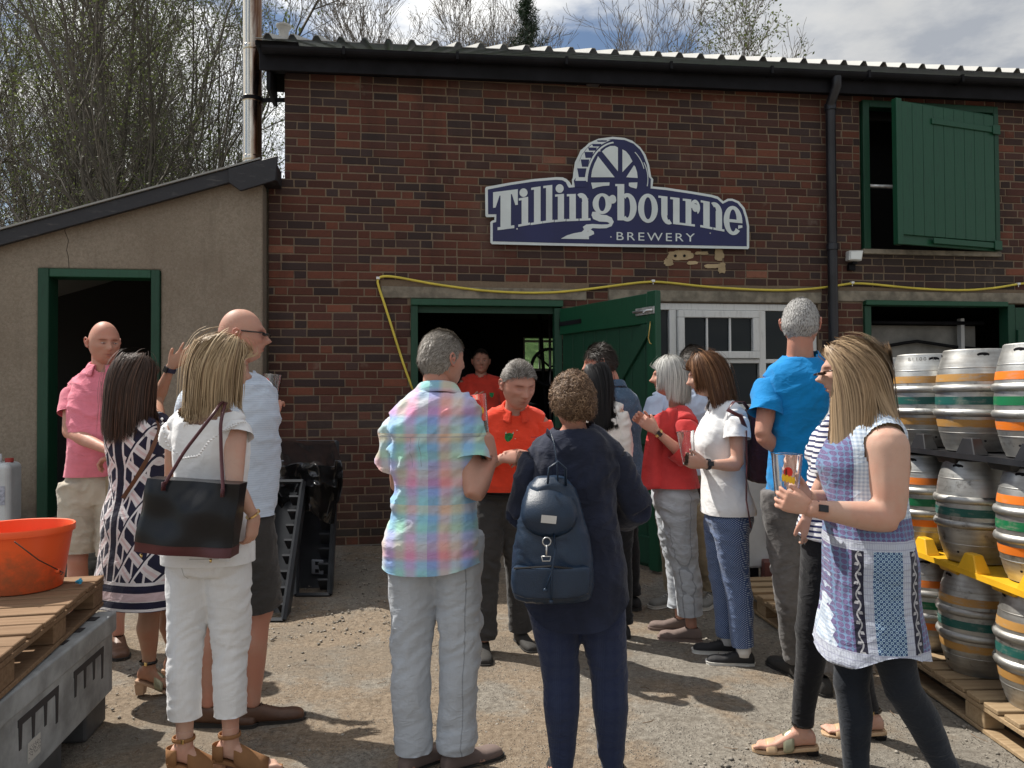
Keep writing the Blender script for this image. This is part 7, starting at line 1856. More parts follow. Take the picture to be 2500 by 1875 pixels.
long_hair(p, h_brown, -.215, seed=2, vol=.045, inward=.35, yclamp=-.05, push=torso_push(p), part=(.01, -.05, .118), width=.0045, n=4200, tipjit=.12)
band_on(p, p.J['elR'], p.J['wrR'], .92, .032, .022, mat('navy_band', (.015, .02, .05), .5), face=dirL(p, -.2, -1, .2))
sg_ = MB(); hc = p.J['head']; Mh = head_frame(p)
for sd in (-1, 1): sg_.tube([hc + Mh @ np.array([sd * .028 + .022 * math.cos(t), -.055 + .0, .112 + .018 * math.sin(t)]) for t in np.linspace(0, 2 * math.pi, 14)], .003, 6, caps=False).tube([hc + Mh @ np.array([sd * .052, -.05, .105]), hc + Mh @ np.array([sd * .088, .0, .06]), hc + Mh @ np.array([sd * .088, .03, .03])], .003, 6)
sg_.build('hair_sunglasses', m_blackp, p.root)
st = strap(p, [p.L(338, 905, .02), p.L(345, 930, -.14), p.L(322, 985, -.19), p.L(290, 1040, -.17), p.L(266, 1075, -.11), p.L(255, 1095, .02)], .020, mat('brown_strap', (.12, .055, .03), .5, var=.2), 'bag_strap')
# ===== 3 woman in the white blouse with the tote =====
p = Person(455, 3.03, 1.63, 152, 'f', 'blonde woman seen from behind in a white blouse and cropped white trousers', build=.98)
raise_ankles(p, .065)
p.root.location.z += .0
p.set(neck=(452, 870), head=(482, 800, .04), shR=(508, 908, -.02), shL=(385, 912, .03), elR=(506, 1050, -.13), wrR=(547, 1112, -.08), elL=(372, 1040, .22), wrL=(420, 1060, .32), anL=(399, 1596, -.03), anR=(498, 1596, .0), knL=(400, 1400, -.02), knR=(498, 1400, .02), hipL=(412, 1190), hipR=(490, 1195), pelvis=(452, 1150))
p.footyaw = dict(R=-48., L=-48.); p.head_yaw = -26; p.head_pitch = 3
make_body(p, sk_fair, 'RL', 'RL', hands=dict(R=dict(d=dirL(p, -.1, .1, -1), n=dirL(p, -.9, .3, 0), curl=.45), L=dict(d=dirL(p, .8, .5, 0), n=dirL(p, 0, 0, 1), curl=.5)), detail=(48, 36))
add_feet(p, sk_fair, 'RL', .065)
for q in 'RL': heel_sandal(p, q, m_tanl, m_wood_heel, .065, closed=.6)
shirt(p, 'blouse', c_wht, hem=.87, sleeve=.20, fit=.010, flare=.03, waist=.0, sl_fit=.016, sl_flare=.02, fold=[(22, 22, 5, .008, 3), (9, 9, 12, .006, 9)], cutneck=neck_cut(p, .125, .10, dipb=.05, up=-.01))
trousers(p, 'cropped_trousers', c_wtr, .86, fit=.008, knee=.012, hem=.030, fold=[(7, 7, 16, .016, 5), (15, 15, 34, .008, 15)])
long_hair(p, h_blonde, -.130, seed=3, vol=.045, inward=.3, yclamp=-.05, push=torso_push(p), part=(-.01, -.05, .118), width=.0045, n=4600, tipjit=.10)
# bobble trim along the yoke and the sleeve
bt = MB(); oc = np.array([(1, 0, 0), (-1, 0, 0), (0, 1, 0), (0, -1, 0), (0, 0, 1), (0, 0, -1)], float); of = [(0, 2, 4), (2, 1, 4), (1, 3, 4), (3, 0, 4), (2, 0, 5), (1, 2, 5), (3, 1, 5), (0, 3, 5)]
def trim(pts, n):
    pts = np.array(pts); t = np.linspace(0, len(pts) - 1, n); q = np.stack([np.interp(t, range(len(pts)), pts[:, k]) for k in range(3)], 1)
    for c in q: bt.add(c + oc * .0075, of)
trim([p.L(350, 905, -.10), p.L(360, 960, -.135), p.L(395, 990, -.15), p.L(428, 985, -.155), p.L(450, 955, -.15), p.L(482, 930, -.135), p.L(510, 918, -.11)], 34)
trim([p.L(480, 930, -.125), p.L(505, 915, -.10), p.L(528, 910, -.06), p.L(540, 925, .03), p.L(538, 935, .1)], 18)
bt.build('bobble_trim', c_wht, p.root)['kind'] = 'stuff'
band_on(p, p.J['elR'], p.J['wrR'], .98, .031, .006, m_gold, 'bracelet')
# tote bag hanging from her right shoulder
def quad_bag(name, corners, D, dep, label, cat, mats, N=14):
    c = [P(x, y, D) for x, y in corners]; o = sum(c) / 4; root = empty(name, o, 0, label, cat); return root, [q - o for q in c]
bag_, cc = quad_bag('tote_bag', [(318, 1033), (518, 1046), (497, 1206), (286, 1192)], 2.80, .12, 'large black leather tote bag with maroon base on the blonde woman\'s shoulder', 'tote bag', None)
def bag_panel(cc, t0, t1, y0, bulge, mt, nm, parent, dep):
    nu_, nv2 = 22, 14; V = []
    for side in (0, 1):
        for j in range(nv2):
            for i in range(nu_):
                u, v = i / (nu_ - 1), t0 + (t1 - t0) * j / (nv2 - 1)
                q = (cc[0] * (1 - u) + cc[1] * u) * (1 - v) + (cc[3] * (1 - u) + cc[2] * u) * v
                bl = math.sin(math.pi * u) ** .5 * (.3 + .7 * math.sin(math.pi * min(1, v * .75 + .05))) * bulge + .010 * math.sin(u * 9 + v * 5) * math.sin(math.pi * u) + .006 * math.sin(v * 11 - u * 4)
                V.append(q + np.array([0, y0 - bl if side == 0 else y0 + dep + bl * .6, 0]))
    F_ = []; M_ = nu_ * nv2
    for j in range(nv2 - 1):
        for i in range(nu_ - 1):
            a = j * nu_ + i; F_.append((a, a + nu_, a + nu_ + 1, a + 1)); F_.append((M_ + a, M_ + a + 1, M_ + a + nu_ + 1, M_ + a + nu_))
    for j in range(nv2 - 1):
        for i in (0, nu_ - 1): a = j * nu_ + i; F_.append((a, M_ + a, M_ + a + nu_, a + nu_))
    for i in range(nu_ - 1):
        for j in (0, nv2 - 1): a = j * nu_ + i; F_.append((a, a + 1, M_ + a + 1, M_ + a))
    return MB().add(V, F_).build(nm, mt, parent, smooth=True, sharp=50)
bag_panel(cc, 0, .86, 0, .035, m_leather, 'bag_body', bag_, .08); bag_panel(cc, .865, 1., .002, .028, m_maroon, 'bag_base', bag_, .085)
o_ = np.array(bag_.location)
sh_top = [P(455, 872, 2.91) - o_, P(474, 868, 2.92) - o_]
for i, (x, y, mid) in enumerate(((355, 1048, (398, 975)), (482, 1062, (482, 980)))):
    a = P(x, y, 2.765) - o_; m_ = P(*mid, 2.80) - o_; t1 = P(462, 893, 2.84) - o_; t2 = P(478, 868, 2.93) - o_; t3 = P(492, 872, 3.05) - o_
    if i: m_ = P(478, 985, 2.82) - o_; t1 = P(476, 915, 2.84) - o_; t2 = P(486, 870, 2.93) - o_
    pp = np.array([a, (a + m_) / 2, m_, (m_ + t1) / 2, t1, t2, t3]); tt = np.linspace(0, 6, 30); q = np.stack([np.interp(tt, range(7), pp[:, k]) for k in range(3)], 1)
    for _ in range(3): q[1:-1] = (q[:-2] + 2 * q[1:-1] + q[2:]) / 4
    MB().tube(q, .0062, 8).tube([a + [0, -.006, .012], a + [0, -.008, -.018]], [.013, .016], 12, flat=.35).build('bag_handle', m_maroon, bag_, smooth=True)
for (x, y) in ((305, 1204), (455, 1215)): MB().tube([P(x, y - 8, 2.83) - o_, P(x, y, 2.83) - o_], [.005, .004], 8).build('bag_stud', m_gold, bag_, smooth=True)
# ===== 4 bald man in the light blue T-shirt =====
p = Person(508, 3.5, 1.80, 140, 'm', 'bald man with sunglasses in a pale blue slub T-shirt facing away', build=1.0)
p.set(neck=(508, 812), head=(523, 727, .02), shR=(560, 850, .05), shL=(425, 850, -.03), elR=(556, 985, .10), wrR=(582, 912, .24), elL=(402, 960, .1), wrL=(440, 960, .3), anR=(545, 1545), anL=(450, 1552), knR=(560, 1325), knL=(452, 1335))
p.head_yaw = -32; p.footyaw = dict(R=-35., L=-55.)
make_body(p, sk_pink, 'RL', 'RL', hands=dict(R=dict(d=dirL(p, .15, .35, 1), n=dirL(p, .1, 1, -.2), curl=.75, thumb=.8), L=dict(d=dirL(p, .8, .4, 0), n=dirL(p, 0, 0, 1), curl=.4)), detail=(60, 44), face_tint=True)
shirt(p, 't_shirt', c_mel, hem=.90, sleeve=.60, fit=.022, belly=.03, sl_fit=.022, flare=.05)
trousers(p, 'shorts', c_char, .47, fit=.024, knee=.035)
for q in 'RL': shoe(p, q, m_brown, m_rubd, laces=m_brown)
hc = p.J['head']; Mh = head_frame(p); sg_ = MB()
for sd in (-1, 1): sg_.tube([hc + Mh @ np.array([sd * .066, -.092, .012]), hc + Mh @ np.array([sd * .080, -.06, .014]), hc + Mh @ np.array([sd * .080, .012, .020]), hc + Mh @ np.array([sd * .074, .03, .004])], .0032, 6).tube([hc + Mh @ np.array([sd * .012, -.104, .010]), hc + Mh @ np.array([sd * .036, -.102, .004]), hc + Mh @ np.array([sd * .066, -.092, .008])], [.010, .019, .012], 10, flat=.25)
sg_.build('sunglasses', m_blackp, p.root, smooth=True)
pint(P(583, 878, 3.78), (0, .10), 'pint glass with a printed rooster held by the bald man by the wall', logo=-1.9, h=.155)
# ===== 5 man in the rainbow shirt =====
p = Person(938, 3.06, 1.68, 156, 'm', 'grey-haired man from behind in a pastel rainbow checked shirt and pale linen trousers', build=.98)
p.set(neck=(945, 850), head=(956, 780, .02), shR=(1003, 905, .03), shL=(866, 905, .0), elR=(1024, 1072, -.10), wrR=(1064, 992, -.02), elL=(862, 1055, .16), wrL=(910, 1010, .30), pelvis=(935, 1135), hipR=(985, 1150), hipL=(893, 1150), knR=(993, 1405), knL=(888, 1405), anR=(985, 1630), anL=(893, 1630))
p.head_yaw = -20; p.head_roll = 0; p.footyaw = dict(R=-30., L=-20.)
make_body(p, sk_pink, 'RL', 'RL', feet='RL', hands=dict(R=dict(d=dirL(p, -.25, .15, 1), n=dirL(p, -.75, .5, 0), curl=.55, thumb=.7), L=dict(d=dirL(p, .8, .3, .2), n=dirL(p, 0, 1, 0), curl=.5)), detail=(48, 36))
shirt(p, 'shirt', c_rain, hem=.815, sleeve=.56, fit=.022, belly=.02, sl_fit=.026, sl_flare=.015, flare=.02, fold=[(5, 5, 12, .022, 3), (12, 12, 26, .010, 9), (3, 3, 6, .012, 21)], hemfn=lambda V: .80 + .025 * np.clip(np.abs(V[:, 0]) / .17, 0, 1.3) ** 3)
collar(p, c_rain, .066, back_h=.030, open_=.3, lay=.014)
trousers(p, 'linen_trousers', c_linen, .99, fit=.016, knee=.022, hem=.040, fold=[(6, 6, 10, .020, 5), (13, 13, 24, .010, 15), (8, 8, 3, .010, 31)])
for q in 'RL': shoe(p, q, m_taupe, m_rubd)
short_hair(p, h_gb, n=5200, ln=.017, seed=5, lift=.6, jit=.3, flow=(0, .6, -.2), cap=.008, mask=hair_mask(.07, -.02, -.07))
pint(P(1040, 938, 3.10), (-.05, -.16), 'pint glass of amber beer raised by the man in the rainbow shirt', level=.05, logo=-1.4, h=.155)
# ===== 6 man in the orange polo =====
p = Person(1100, 4.52, 1.67, 12, 'm', 'man in a bright orange polo shirt looking down between the two near visitors', build=1.04)
p.set(pelvis=(1083, 1060, 0), neck=(1113, 888, -.18), head=(1120, 834, -.27), shR=(1052, 905, -.16), shL=(1166, 905, -.14), elR=(1030, 1015, -.12), wrR=(1086, 990, -.38), elL=(1178, 1010, -.12), wrL=(1150, 990, -.36), hipR=(1058, 1075), hipL=(1112, 1075), knR=(1050, 1220, -.05), anR=(1045, 1372, -.1), knL=(1120, 1230, .05), anL=(1125, 1350, .1))
p.hs = 1.16; p.head_yaw = 12; p.head_pitch = 18
make_body(p, sk_pink, 'RL', 'RL', hands=dict(R=dict(d=dirL(p, .95, -.2, .1), n=dirL(p, .1, .8, -.5), curl=.6, thumb=.7), L=dict(d=dirL(p, -.9, -.3, 0), n=dirL(p, 0, .8, -.4), curl=.6)), detail=(96, 72), vs=.0065, brow=(.06, .045, .035), stubble=.3, lids=1)
shirt(p, 'polo_shirt', c_orange, hem=.955, sleeve=.62, fit=.018, belly=.07, sl_fit=.022, fold=[(6, 6, 14, .011, 3), (15, 15, 30, .004, 9)])
collar(p, c_orange, .064, open_=.34, back_h=.028)
trousers(p, 'dark_trousers', c_char, .98, fit=.018, knee=.022, hem=.034)
for q in 'RL': shoe(p, q, m_rubd, m_rubd)
short_hair(p, h_or, n=5200, ln=.020, seed=6, lift=.45, jit=.3, flow=(.4, .6, .1), cap=.008, mask=hair_mask(.064, -.015, -.07, temple=.03))
bl_ = MB(); ax, fw = p.axes(0.1); MB().tube([p.spine(.05) + ax * .182 * math.cos(t) + fw * (.135 * math.sin(t)) for t in np.linspace(0, 2 * math.pi, 30)], [(.004, .019)] * 30, 6, caps=False).build('belt', m_leather, p.root)
def crest(s, x, y, dD, k=1.):
    c = s.L(x, y, dD); f = s.axes(.7)[1]; ax = s.axes(.7)[0]; up = unit(s.J['neck'] - s.spine(.6)); 
    V = [c + ax * a * k + up * b * k for a, b in ((-.022, .026), (-.012, .020), (0, .024), (.012, .020), (.022, .026), (.020, -.006), (.010, -.022), (0, -.028), (-.010, -.022), (-.020, -.006))]
    MB().add([v + f * .0 for v in V], [tuple(range(10))]).build('shirt_badge', mat('badge_green', (.01, .20, .06), .7, var=.5, varscale=90), s.root)
    return c, f, ax, up
c, f, ax, up = crest(p, 1099, 944, -.335, 1.1)
for dx in (-.020, .020): MB().add([c + f * .002 + ax * (dx + a) + up * b for a, b in ((-.004, .020), (.004, .020), (0, .036))], [(0, 1, 2)]).build('badge_horn', m_button, p.root)
tcu = bpy.data.curves.new('shirt_word', 'FONT'); tcu.body = 'TILLINGBOURNE'; tmp = bpy.data.objects.new('tmp', tcu); COL.objects.link(tmp); bpy.context.view_layer.update()
me = bpy.data.meshes.new_from_object(tmp.evaluated_get(bpy.context.evaluated_depsgraph_get())); bpy.data.objects.remove(tmp)
v = get_v(me); v[:, :2] -= v[:, :2].min(0); sc = .060 / v[:, 0].max(); c0 = p.L(1146, 946, -.31)
set_v(me, c0 + p.axes(.7)[0] * (v[:, 0:1] * sc) + up * (v[:, 1:2] * sc * 1.5)); me.materials.append(mat('stitching_navy', (.03, .03, .10), .7)); me.name = 'shirt_word'; link('shirt_word', me, p.root)
for (x, y) in ((1117, 930), (1113, 948)): MB().lathe([(.0, .0), (.004, 0), (.004, .002), (0, .002)], 10).build('button', m_button, p.root).location = tuple(p.L(x, y, -.365))
pint(P(1126, 1030, 4.10), (0.05, .12), 'empty clear glass held low by the man in the orange polo', h=.13)
# ===== 7 man in the red polo in the doorway =====
p = Person(1040, 7.9, 1.80, 10, 'm', 'man in a dark red polo shirt standing in the gloom inside the doorway', foot_z=.115, build=1.08)
p.set(elR=(998, 905, -.05), wrR=(1020, 868, -.28), shR=(1003, 825), shL=(1076, 825)); p.hs = 1.05; p.head_yaw = -6
make_body(p, sk_pink, 'RL', '', hands=dict(R=dict(d=dirL(p, .7, -.2, .4), n=dirL(p, .3, 1, 0), curl=.4), L=dict(d=(0, 0, -1), n=(-1, 0, 0))), detail=(72, 56), vs=.009, brow=(.1, .06, .04)); eyes(p, .8)
shirt(p, 'polo_shirt', c_rpolo, hem=.90, sleeve=.6, fit=.02, belly=.05, sl_fit=.022, vs=.009); collar(p, c_rpolo, .066, open_=.4)
trousers(p, 'dark_trousers', c_char, .98, fit=.018, knee=.02, hem=.03, vs=.01)
for q in 'RL': shoe(p, q, m_rubd, m_rubd)
short_hair(p, h_dk, n=2600, ln=.014, seed=7, lift=.5, cap=.004, mask=hair_mask(.080, -.01, -.06, .045))
crest(p, 1062, 853, -.19, .95)
# ===== 8 woman in the navy tunic with the backpack =====
p = Person(1240, 2.93, 1.52, 178, 'f', 'curly-haired woman seen from behind in a long navy linen tunic', build=1.03)
p.set(neck=(1240, 928), head=(1236, 872, -.01), shL=(1163, 985, .02), shR=(1326, 985, .02), elL=(1125, 1110, .06), wrL=(1150, 1110, .26), elR=(1378, 1098, .04), wrR=(1320, 1120, .22), anL=(1215, 1680), anR=(1322, 1680), knL=(1212, 1460), knR=(1316, 1460), hipL=(1190, 1250), hipR=(1290, 1250), pelvis=(1240, 1215))
p.head_yaw = 18; p.head_pitch = 6; p.hs = .98
make_body(p, sk_pink, 'RL', 'RL', feet='RL', hands=dict(R=dict(d=dirL(p, -.8, .5, 0), n=dirL(p, 0, 0, 1), curl=.5), L=dict(d=dirL(p, .7, .6, 0), n=dirL(p, 0, 0, 1), curl=.5)), detail=(48, 36))
shirt(p, 'tunic', c_navy, hem=.70, sleeve=1.55, fit=.030, flare=.10, waist=.015, sl_fit=.028, sl_flare=.02, fold=[(6, 6, 9, .020, 3), (13, 13, 18, .009, 9)], cutneck=neck_cut(p, .085, .078, dipb=.015), hemfn=lambda V: .69 + .08 * np.clip(np.abs(V[:, 0]) / .2, 0, 1.2) ** 3)
trousers(p, 'print_trousers', c_indigo, .99, fit=.022, knee=.022, hem=.010, fold=[(8, 8, 4, .010, 5), (16, 16, 18, .005, 15)])
for q in 'RL': shoe(p, q, m_blk_shoe, m_rubd)
curly_hair(p, h_curl, n=3400, seed=8, puff=.024, r=.010, mask=hair_mask(.06, -.03, -.085))
hc = p.J['head']; Mh = head_frame(p); MB().tube([hc + Mh @ np.array([.081, -.06, .012]), hc + Mh @ np.array([.082, .02, .012])], .0022, 6).tube([hc + Mh @ np.array([.055, -.098, .014]), hc + Mh @ np.array([.078, -.085, .012])], .0022, 6).build('spectacles', m_steel_d, p.root)
# backpack
bp_ = empty('backpack', P(1192, 1190, 2.74), 0, 'navy leather drawstring backpack worn low by the curly-haired woman', 'backpack')
def bl3(x, y, D): return P(x, y, D) - np.array(bp_.location)
mb = MB(); rings = []
for (y, x0, x1, dp_) in ((1296, 1135, 1255, .050), (1288, 1112, 1275, .080), (1260, 1104, 1282, .095), (1200, 1108, 1280, .095), (1140, 1116, 1268, .090), (1080, 1130, 1252, .080), (1045, 1142, 1236, .065), (1030, 1160, 1222, .04)):
    c = bl3((x0 + x1) / 2, y, 2.745); rings.append(ell(c, np.array([1., 0, 0]), np.array([0, 1., 0]), (x1 - x0) / 2 / 622, dp_, 28, 2.8))
loft(mb, rings); me = vox(mb, .006, 3); V, N = get_v(me), get_n(me); V = folds(V, N, [(16, 10, 14, .007, 3), (9, 9, 26, .004, 5)]); set_v(me, V); me.materials.append(m_bluel); me.name = 'pack_body'; link('pack_body', me, bp_)
mb = MB(); loft(mb, [ell(bl3(1190, y, 2.665), np.array([1., 0, 0]), np.array([0, 1., 0]), hw, .042, 24, 3) for y, hw in ((1288, .10), (1280, .128), (1250, .135), (1228, .132), (1222, .12))]); me = vox(mb, .005, 3); me.materials.append(m_bluel); me.name = 'front_pocket'; link('front_pocket', me, bp_)
MB().tube([bl3(1110, 1228, 2.640), bl3(1190, 1223, 2.615), bl3(1270, 1232, 2.645)], .0035, 6).build('zip', m_blackp, bp_)
# flap
V = []; nn = 14
for j in range(nn):
    t = j / (nn - 1); y = 1052 + 105 * t; hw = (44 + 16 * math.sin(t * 2.0)) * math.sqrt(max(0.02, 1 - max(0, (t - .55) / .47) ** 2)); dd = 2.645 - .03 * math.sin(t * 2.6) 
    for i in range(12):
        u = -1 + 2 * i / 11; V.append(bl3(1185 + 10 * t * .3 + u * hw, y, dd + .035 * u * u + (.05 * (1 - t) ** 3)))
F_ = [(j * 12 + i, j * 12 + i + 1, (j + 1) * 12 + i + 1, (j + 1) * 12 + i) for j in range(nn - 1) for i in range(11)]
fo = MB().add(V, F_).build('pack_flap', m_bluel, bp_, smooth=True); m_ = fo.modifiers.new('s', 'SOLIDIFY'); m_.thickness = .006
edge = [V[j * 12] for j in range(nn)] + [V[(nn - 1) * 12 + i] for i in range(12)] + [V[j * 12 + 11] for j in range(nn - 1, -1, -1)]
MB().tube(np.array(edge) - [0, .002, 0], .0035, 6).build('flap_piping', m_bluel, bp_, smooth=True)
MB().add([bl3(x, y, 2.600) for x, y in ((1170, 1112), (1203, 1115), (1201, 1132), (1168, 1129))], [(3, 2, 1, 0)]).build('metal_plate', mat('brushed_plate', (.55, .58, .62), .3, .9), bp_)
MB().tube([bl3(1181 + 9 * math.cos(t), 1170 + 9 * math.sin(t), 2.60) for t in np.linspace(0, 6.28, 14)], .0022, 6, caps=False).tube([bl3(1181, 1178, 2.60), bl3(1180, 1200, 2.60)], .003, 6).tube([bl3(1170, 1202, 2.605), bl3(1190, 1202, 2.605), bl3(1188, 1212, 2.605), bl3(1172, 1212, 2.605), bl3(1170, 1202, 2.605)], .0022, 6).build('clasp', m_galv, bp_, smooth=True)
for k, (x1, y1) in enumerate(((1178, 1275), (1190, 1300))): MB().tube([bl3(1196, 1150, 2.625), bl3(1200, 1185, 2.60), bl3(1192, 1235, 2.595), bl3(x1, y1, 2.60)], .0035, 6).lathe([(0, -.008), (.007, -.004), (.007, .004), (0, .008)], 10, bl3(x1, y1, 2.60)).build('drawstring', m_bluel, bp_, smooth=True)
MB().tube([bl3(1183, 1045, 2.66), bl3(1186, 1010, 2.655), bl3(1205, 997, 2.66), bl3(1222, 1012, 2.665), bl3(1222, 1048, 2.68)], [(.010, .004)] * 5, 8).build('grab_handle', m_bluel, bp_, smooth=True)
MB().tube([bl3(1205, 1040, 2.70), bl3(1203, 1000, 2.715), bl3(1197, 960, 2.74), bl3(1190, 938, 2.79), bl3(1183, 932, 2.86), bl3(1180, 945, 2.95)], [(.013, .003)] * 6, 8).build('shoulder_strap', m_bluel, bp_, smooth=True)
MB().tube([bl3(1106, 1225, 2.70), bl3(1108, 1280, 2.69)], [(.006, .002)] * 2, 6).build('zip_pull', m_bluel, bp_)
# ===== 9 black-haired woman in cream =====
p = Person(1312, 4.7, 1.64, 200, 'f', 'woman with long black hair in a cream blouse by the open door')
p.set(head=(1290, 830, .0), neck=(1296, 882), shR=(1335, 886, -.04), shL=(1262, 895, .03), elR=(1347, 962, -.04), wrR=(1342, 1030, -.02), elL=(1255, 965, .1))
make_body(p, sk_fair, 'RL', '', detail=(48, 36), vs=.009)
shirt(p, 'blouse', c_cream, hem=.86, sleeve=1.95, fit=.02, sl_fit=.022, vs=.008)
trousers(p, 'black_trousers', c_black, .98, vs=.009)
for q in 'RL': shoe(p, q, m_blk_shoe, m_rubd)
long_hair(p, h_black, -.21, seed=9, vol=.02, push=torso_push(p, .03), n=3400, width=.0055, part=(0, -.06, .11))
# ===== 10 man in the chambray shirt =====
p = Person(1342, 5.3, 1.79, 232, 'm', 'dark-haired man in a blue chambray shirt turned towards the doorway')
p.set(neck=(1325, 840, 0), head=(1296, 785, -.02), shL=(1300, 858, -.08), shR=(1352, 862, .05))
p.J['elR'] = p.L(1366, 935, 0); p.J['wrR'] = p.L(1352, 1000, .0); p.J['elL'] = p.L(1310, 945, -.1); p.J['wrL'] = p.L(1290, 960, .05)
p.head_yaw = 28; p.head_pitch = 8
make_body(p, sk_pink, 'RL', '', detail=(60, 44), vs=.009)
shirt(p, 'shirt', c_denim, hem=.84, sleeve=.62, fit=.024, sl_fit=.024, vs=.008); collar(p, c_denim, .064)
trousers(p, 'dark_jeans', c_black, .98, fit=.015, hem=.02, vs=.009)
for q in 'RL': shoe(p, q, m_blk_shoe, m_rubd)
short_hair(p, h_dk, n=4200, ln=.034, seed=10, lift=.5, jit=.4, flow=(0, .2, .2), cap=.012, mask=hair_mask(.062, -.02, -.07))
# ===== 11 man in the pale shirt behind the women =====
p = Person(1466, 5.5, 1.82, 205, 'm', 'dark-haired man in a pale shirt and khaki trousers mostly hidden behind two women')
p.set(head=(1497, 788, 0), neck=(1480, 845), shL=(1420, 862), shR=(1530, 868), hipL=(1450, 1080), knL=(1452, 1180), anL=(1456, 1262, .0), hipR=(1505, 1080), knR=(1525, 1180), anR=(1540, 1262), elR=(1540, 930, .1), wrR=(1510, 905, .25))
p.footyaw = dict(R=120., L=100.)
make_body(p, sk_tan, 'RL', '', detail=(48, 36), vs=.009)
shirt(p, 'shirt', c_ltblue, hem=.86, sleeve=.6, fit=.024, sl_fit=.024, vs=.008)
trousers(p, 'khaki_trousers', c_khaki, .97, fit=.018, knee=.02, hem=.03, vs=.009)
for q in 'RL': shoe(p, q, m_grshoe, m_rub, laces=m_rub)
short_hair(p, h_dk, n=3000, ln=.03, seed=11, lift=.5, cap=.012)
# ===== 12 woman in the coral cardigan =====
p = Person(1455, 4.74, 1.69, 256, 'f', 'silver-haired woman in a coral red cardigan and rolled pale trousers, arms raised', build=1.04)
p.set(head=(1446, 815, 0), neck=(1462, 882, .0), shL=(1482, 908, -.14), shR=(1462, 908, .14), elL=(1484, 990, -.20), wrL=(1416, 930, -.20), elR=(1452, 990, .10), wrR=(1400, 918, -.08), pelvis=(1455, 1045), hipL=(1462, 1065, -.08), hipR=(1450, 1065, .08), knL=(1478, 1210, -.08), knR=(1462, 1190, .10), anL=(1494, 1338, -.08), anR=(1470, 1308, .12))
p.head_yaw = 4; p.footyaw = dict(R=0., L=0.)
make_body(p, sk_pink, 'RL', 'RL', hands=dict(L=dict(d=dirL(p, -.75, .1, .6), n=dirL(p, .3, .9, -.1), curl=.75), R=dict(d=dirL(p, -.75, -.1, .6), n=dirL(p, 0, -.8, -.3), curl=.75)), detail=(72, 56), brow=(.25, .2, .17))
shirt(p, 'cardigan', c_red, hem=.93, sleeve=1.35, fit=.024, flare=.10, belly=.02, sl_fit=.022, sl_flare=.022, fold=[(7, 7, 11, .012, 3), (15, 15, 22, .005, 9)], cutneck=neck_cut(p, .085, .085, dip=.03))
mb = MB(); ch = p.J['pelvis']
for k, (xa, xb) in enumerate(((1385, 1425),)):      # open front pulled towards the hands
    nu_, nv2 = 18, 22; V = []
    for j in range(nv2):
        v = j / (nv2 - 1)
        for i in range(nu_):
            u = i / (nu_ - 1); y = 905 + (1062 - 905) * v; xl = 1405 + (1384 - 1405) * math.sin(v * math.pi * .5) ; xr = 1462; V.append(p.L(xl + (xr - xl) * u, y - 6 * math.sin(u * 3) + 22 * u * (1 - v) * -1, -.10 - .05 * math.sin(u * 3.1) + .012 * math.sin(v * 9 + u * 4) + .01 * math.sin(u * 13)))
    F_ = [(j * nu_ + i, j * nu_ + i + 1, (j + 1) * nu_ + i + 1, (j + 1) * nu_ + i) for j in range(nv2 - 1) for i in range(nu_ - 1)]
    o = MB().add(V, F_).build('cardigan_front', c_red, p.root, smooth=True); m_ = o.modifiers.new('s', 'SOLIDIFY'); m_.thickness = .004
trousers(p, 'cropped_trousers', c_linen, .90, fit=.020, knee=.026, hem=.034, fold=[(6, 6, 14, .018, 5), (14, 14, 28, .009, 15)])
for q in 'RL': shoe(p, q, m_taupe, m_taupe)
long_hair(p, h_silver, -.085, seed=12, vol=.026, inward=.4, yclamp=-.078, part=(0.01, -.01, .118), width=.0038, n=4200, mask=hair_mask(.05, -.03, -.085), tipjit=.04, frontlen=.3)
band_on(p, p.J['elL'], p.J['wrL'], .90, .030, .014, m_gold, 'wristwatch', face=dirL(p, -.3, -1, .2))
# ===== 13 woman in the white polo with the maroon backpack =====
p = Person(1568, 4.3, 1.67, 258, 'f', 'auburn-haired woman in a white polo top and blue spotted trousers holding a glass', build=1.02)
p.set(head=(1527, 812, 0), neck=(1557, 872, .0), shL=(1592, 898, -.15), shR=(1555, 898, .14), elL=(1594, 1005, -.20), wrL=(1524, 1003, -.24), elR=(1545, 1000, .10), wrR=(1508, 998, -.06), hipL=(1575, 1105, -.09), hipR=(1560, 1105, .09), knL=(1590, 1250, -.08), knR=(1560, 1245, .10), anL=(1606, 1398, -.08), anR=(1572, 1372, .12), pelvis=(1568, 1085))
p.head_yaw = 2; p.head_pitch = 12; p.footyaw = dict(R=2., L=2.)
make_body(p, sk_fair, 'RL', '', hands=dict(L=dict(d=dirL(p, -.95, .15, .15), n=dirL(p, 0, .9, .3), curl=.7), R=dict(d=dirL(p, -.8, -.3, .2), n=dirL(p, 0, -.7, 0), curl=.8)), detail=(72, 56), brow=(.1, .06, .04))
shirt(p, 'polo_top', c_wht, hem=.84, sleeve=.42, fit=.020, flare=.09, sl_fit=.020, sl_flare=.012, fold=[(7, 7, 12, .010, 3), (16, 16, 26, .004, 9)], cutneck=neck_cut(p, .075, .075, dip=.02)); collar(p, c_wht, .058, open_=.4)
trousers(p, 'spotted_trousers', c_dots, .955, fit=.014, knee=.018, hem=.024, fold=[(7, 7, 13, .009, 5), (15, 15, 26, .004, 15)])
for q in 'RL':
    shoe(p, q, m_blk_shoe, m_rub, laces=m_blk_shoe, sole_h=.022); an = p.J['an' + q]; MB().tube([an + [0, 0, -.02], an + [0, 0, .05]], [.040, .042], 14).build('sock', c_wht, p.root, smooth=True)
